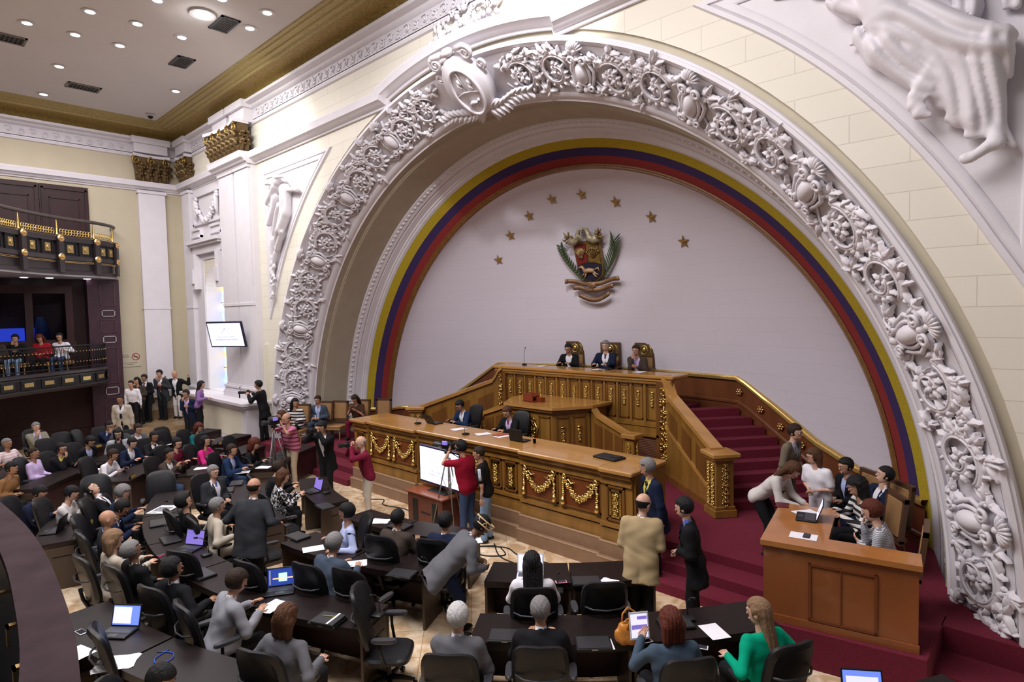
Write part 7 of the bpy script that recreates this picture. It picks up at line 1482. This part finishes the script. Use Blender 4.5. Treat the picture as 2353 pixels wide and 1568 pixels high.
# tripods and cameras
STL = mat('tripod_grey', (.22, .21, .21), .4, metal=.6)
def tripod(x, y, hgt, H, label, r=.45):
    t = thing('tripod', label, 'tripod', (x, y, .001), math.radians(H - 90))
    for k in range(3):
        a = PI / 2 + k * 2 * PI / 3 + .4; c, s_ = cos(a), sin(a); l = MB().tube([(c * .04, s_ * .04, hgt - .15), (c * r * .55, s_ * r * .55, hgt * .45), (c * r, s_ * r, .012)], [.016, .014, .010], 6).build('leg', STL, t, 'all'); MB().tube([(c * r * .3, s_ * r * .3, hgt * .66 - .02), (0, 0, hgt * .45)], .006, 5).build('brace', STL, l)
    MB().tube([(0, 0, hgt * .42), (0, 0, hgt)], .014, 7).build('centre_column', STL, t, 'all'); MB().bbox(-.06, -.05, hgt - .06, .06, .05, hgt, .01).build('head', BLACK, t); MB().tube([(0, -.05, hgt - .03), (.05, -.3, hgt - .15)], .009, 6).build('pan_handle', BLACK, t, 'all'); return t
def vcam(x, y, z, H, label):
    t = thing('video_camera', label, 'camera', (x, y, z), math.radians(H - 90)); MB().bbox(-.06, -.16, 0, .06, .12, .14, .015).build('body', BLACK, t, True); MB().lathe([(.045, .12), (.045, .2), (.06, .22), (.062, .30), (.05, .30)], (0, 0, .07), 14, axis='y').build('lens', DKGREY, t, True)
    MB().tube([(0, -.1, .14), (0, -.08, .19), (0, .08, .19), (0, .1, .14)], .012, 6).build('handle', BLACK, t, 'all'); MB().bbox(-.1, -.05, .1, -.06, .06, .17, .005).build('flip_screen', SPU, t); MB().tube([(.06, .0, .1), (.09, -.1, .13), (.06, -.2, .12)], .02, 7).build('viewfinder', BLACK, t, 'all')
def scam(info, label, long_=False, dz=0.0):
    a, b = info['wr'][1], info['wr'][-1]; m = (np.array(a) + np.array(b)) / 2; L = wpt(info, m[0], m[1] + .07, m[2] + .05 + dz)
    t = thing('photo_camera', label, 'camera', L, info['hd']); MB().bbox(-.07, -.035, -.05, .07, .035, .05, .01).bbox(-.025, -.03, .05, .025, .03, .075, .006).build('body', BLACK, t, True)
    MB().lathe([(.038, .03), (.038, .10), (.045, .12), (.047, .28 if long_ else .17), (.04, .28 if long_ else .17)], (0, 0, 0), 14, axis='y').build('lens', BLACK, t, True); MB().tube([(-.07, -.02, .03), (-.1, -.12, -.1), (-.04, -.2, -.05)], .006, 5).build('strap', BLACK, t)
for i_, lb_, lg in ((pb, 'black camera held up by the black-suited photographer', False), (pm, 'black camera held by the maroon jacket photographer', False), (pw_, 'black camera with long lens held at the dado ledge', True)): scam(i_, lb_, lg)
a = ps['wr']; m = (np.array(a[1]) + np.array(a[-1])) / 2; L_ = wpt(ps, m[0], m[1] + .10, m[2] + .02); tripod(L_[0], L_[1], L_[2] - .02, ps['H'], 'grey metal tripod before the striped polo', .40); vcam(L_[0], L_[1], L_[2], ps['H'], 'video camera on the tripod before the striped polo')
a = cmr['wr']; m = (np.array(a[1]) + np.array(a[-1])) / 2; L_ = wpt(cmr, m[0], m[1] + .12, m[2] + .0); tripod(L_[0], L_[1], L_[2] - .02, cmr['H'], 'silver tripod before the crimson shirt cameraman', .36); vcam(L_[0], L_[1], L_[2], cmr['H'], 'large black video camera worked by the crimson shirt cameraman')
def hmap(i_):
    a, b, c = i_['B']; h0 = i_['head']; return lambda u, v, w_: tuple(h0 + a * u + b * v + c * w_)
hp_ = cmr['head']; t = MB(); t.tube([(s * .10, 0, 0) if False else (.105 * cos(b_), -.01, .03 + .125 * sin(b_)) for s in (1,) for b_ in [PI * k / 10 for k in range(11)]], .010, 6)
for s in (-1, 1): t.ball((s * .100, 0, -.01), (.022, .04, .045), 8, 6)
t.tube([(-.1, 0, -.01), (-.1, .1, -.05)], .004, 4); t.map(hmap(cmr)); o = t.build('headphones', BLACK, None, 'all', loc=(cmr['x'], cmr['y'], .001), rot=cmr['hd']); tag(o, 'black headphones worn by the crimson shirt cameraman', 'headphones')
hh = hatp['head']; t = MB(); ST = mat('woven_straw', (.75, .52, .26), .7)
t.tube([(.118 * cos(b_), .135 * sin(b_) + .01, .02) for b_ in [2 * PI * k / 20 for k in range(20)]], .009, 5, closed=True).tube([(.122 * cos(b_), .14 * sin(b_) + .01, .085) for b_ in [2 * PI * k / 20 for k in range(20)]], .009, 5, closed=True)
for k in range(14): b_ = 2 * PI * k / 14; b2 = b_ + .22 * (1 if k % 2 else -1); t.tube([(.118 * cos(b_), .135 * sin(b_) + .01, .02), (.122 * cos(b2), .14 * sin(b2) + .01, .085)], .005, 4)
t.map(hmap(hatp)); o = t.build('woven_headband', ST, None, 'all', loc=(hatp['x'], hatp['y'], .001), rot=hatp['hd']); tag(o, 'open woven straw crown worn by the grey jacket bending over', 'hat')
def stripes(i_, m, sides, offs_, nm):
    for sd in sides:
        mb = MB(); a, b = i_['sh'][sd], i_['elb'][sd]; d = (b - a) / np.linalg.norm(b - a); out = np.array((sd, 0, 0.0)); out -= d * np.dot(out, d); out /= np.linalg.norm(out); sv = np.cross(d, out)
        for k in offs_: pts = [tuple((a + (b - a) * q_ + out * .062 * cos(k) + sv * .062 * sin(k)) * i_['k2']) for q_ in (0, .25, .5, .72)]; mb.tube(pts, .007, 5)
        mb.build(nm, m, i_['o'], 'all')
stripes(trk, PAPER, (1, -1), (-.3, 0, .3), 'sleeve_stripes'); stripes(RP['mt'], mat('neon_yellow', (.6, .75, .05), .6), (1, -1), (0,), 'piping')
b_ = bdg['T'](.07, .128, .22) * bdg['k2']; MB().box(b_[0] - .025, b_[1] - .0, b_[2] - .035, b_[0] + .025, b_[1] + .012, b_[2] + .035).build('badge', PAPER, bdg['o'])
# cables along the long desk
for i, (pts, lb_) in enumerate((([(-2.9, -.78), (-2.4, -.9), (-2.1, -.74), (-1.8, -.95), (-1.2, -.82), (-.7, -.95)], 'black cable bundle on the floor left of the television cabinet'), ([(1.5, -1.2), (1.9, -.95), (2.3, -1.05), (2.9, -.98), (3.4, -1.12), (3.9, -.9)], 'black cable along the plinth of the long desk'), ([(1.6, -.95), (2.1, -1.3), (2.7, -1.35), (3.3, -1.62), (3.9, -1.7)], 'black cable curving across the floor towards the front desk'), ([(3.5, -1.5), (3.2, -1.15), (3.6, -.95), (4.1, -1.1), (4.0, -1.45), (3.6, -1.4), (3.5, -1.1), (4.3, -.95)], 'black cable loops by the right corner of the long desk'), ([(1.7, -1.0), (1.5, -1.25), (1.8, -1.45), (2.1, -1.2), (1.8, -1.0)], 'small cable loop near the woven crown'))):
    P = catmull(pts, 6); tag(MB().tube([(x, y, .012) for x, y in P], .011, 5).build('cable', BLACK, None, 'all'), lb_, 'cable')
tag(MB().tube([(x, y, DZ_ + .006) for x, y in catmull([(2.35, -6.55), (2.5, -6.45), (2.62, -6.5), (2.6, -6.62), (2.48, -6.6), (2.4, -6.45)], 6)], .005, 5).build('cable', mat('blue_cord', (.02, .08, .6), .4), None, 'all'), 'bright blue cord coiled on the bottom left desk', 'cable')
for x, y, lb_ in ((3.12, -3.42, 'black mouse at the aisle end desk'), (5.12, -3.75, 'black mouse beside the closed laptop, bottom'), (3.42, -4.88, 'black mouse right of the binder')): tag(MB().ball((0, 0, .0), (.03, .055, .032), 10, 6).map(lambda u, v, w_: (u, v, max(w_, 0))).build('computer_mouse', BLACK, None, 'all', loc=(x, y, DZ_), rot=1.0), lb_, 'mouse')
tag(MB().lathe([(.03, 0), (.036, .09), (.03, .09), (.026, .01)], n=12).build('drinking_glass', GL, None, True, loc=(1.68, .1, DZ + .002)), 'small clear glass beside the black laptop on the long desk', 'glass')
t = thing('flat_case', 'flat black case lying at the right end of the long desk', 'case', (3.42, .02, DZ + .002), -.12); MB().bbox(-.24, -.15, 0, .24, .15, .035, .008).bbox(.04, -.02, .035, .2, .12, .045, .004).build('case_body', BLACK, t)
x, y = 8.62, -2.95
dep('person with dark hair at the bottom right corner, only the crown showing', 8.75, -2.85, 0, top='black', hair='thick', hc='black', arms='desk', lean=8)
# ---- the camera's own gallery: curved dark rail at the lower left
OR = [(3.4, -8.2), (4.4, -8.07), (5.46, -8.01), (5.99, -7.985), (6.47, -7.99), (6.92, -8.02), (7.23, -8.05), (7.5, -8.09), (7.66, -8.115), (8.2, -8.15), (9.2, -8.14), (10.6, -8.0)]
rc = catmull(OR, 4); gr = thing('near_gallery_rail', 'broad dark wooden gallery rail curving through the lower left corner', 'railing')
def band(o0, o1, z0, z1, name, m):
    a_, b_ = offs(rc, o0), offs(rc, o1); mb = MB(); n = len(rc); vs = []
    for p, q_ in zip(a_, b_): vs += [(p[0], p[1], z0), (q_[0], q_[1], z0), (q_[0], q_[1], z1), (p[0], p[1], z1)]
    mb.add(vs, [(4 * i + c, 4 * i + (c + 1) % 4, 4 * i + 4 + (c + 1) % 4, 4 * i + 4 + c) for i in range(n - 1) for c in range(4)] + [(3, 2, 1, 0), tuple(4 * n - 4 + c for c in range(4))]); mb.build(name, m, gr, True)
band(0, -.115, 3.27, 3.30, 'handrail', mat('rail_varnish', (.050, .032, .036), .8, var=.3, vscale=9, spec=.04)); band(-.03, -.085, 3.20, 3.27, 'rail_underside', EB); band(-.05, -.075, 2.3, 3.2, 'panel', BLACK)
MB().prism(offs(rc, -.05) + [(10.7, -12.5), (3.4, -12.5)], 2.30, 2.38).build('gallery_floor', BLACK, gr)
for s in (14, 17, 20, 23): p = offs(rc, -.10)[s]; MB().box(p[0] - .012, p[1] - .03, 3.12, p[0] + .012, p[1] + .02, 3.13).box(p[0] - .012, p[1] - .03, 3.06, p[0] + .012, p[1] - .022, 3.13).build('brass_bracket', RGOLD, gr)
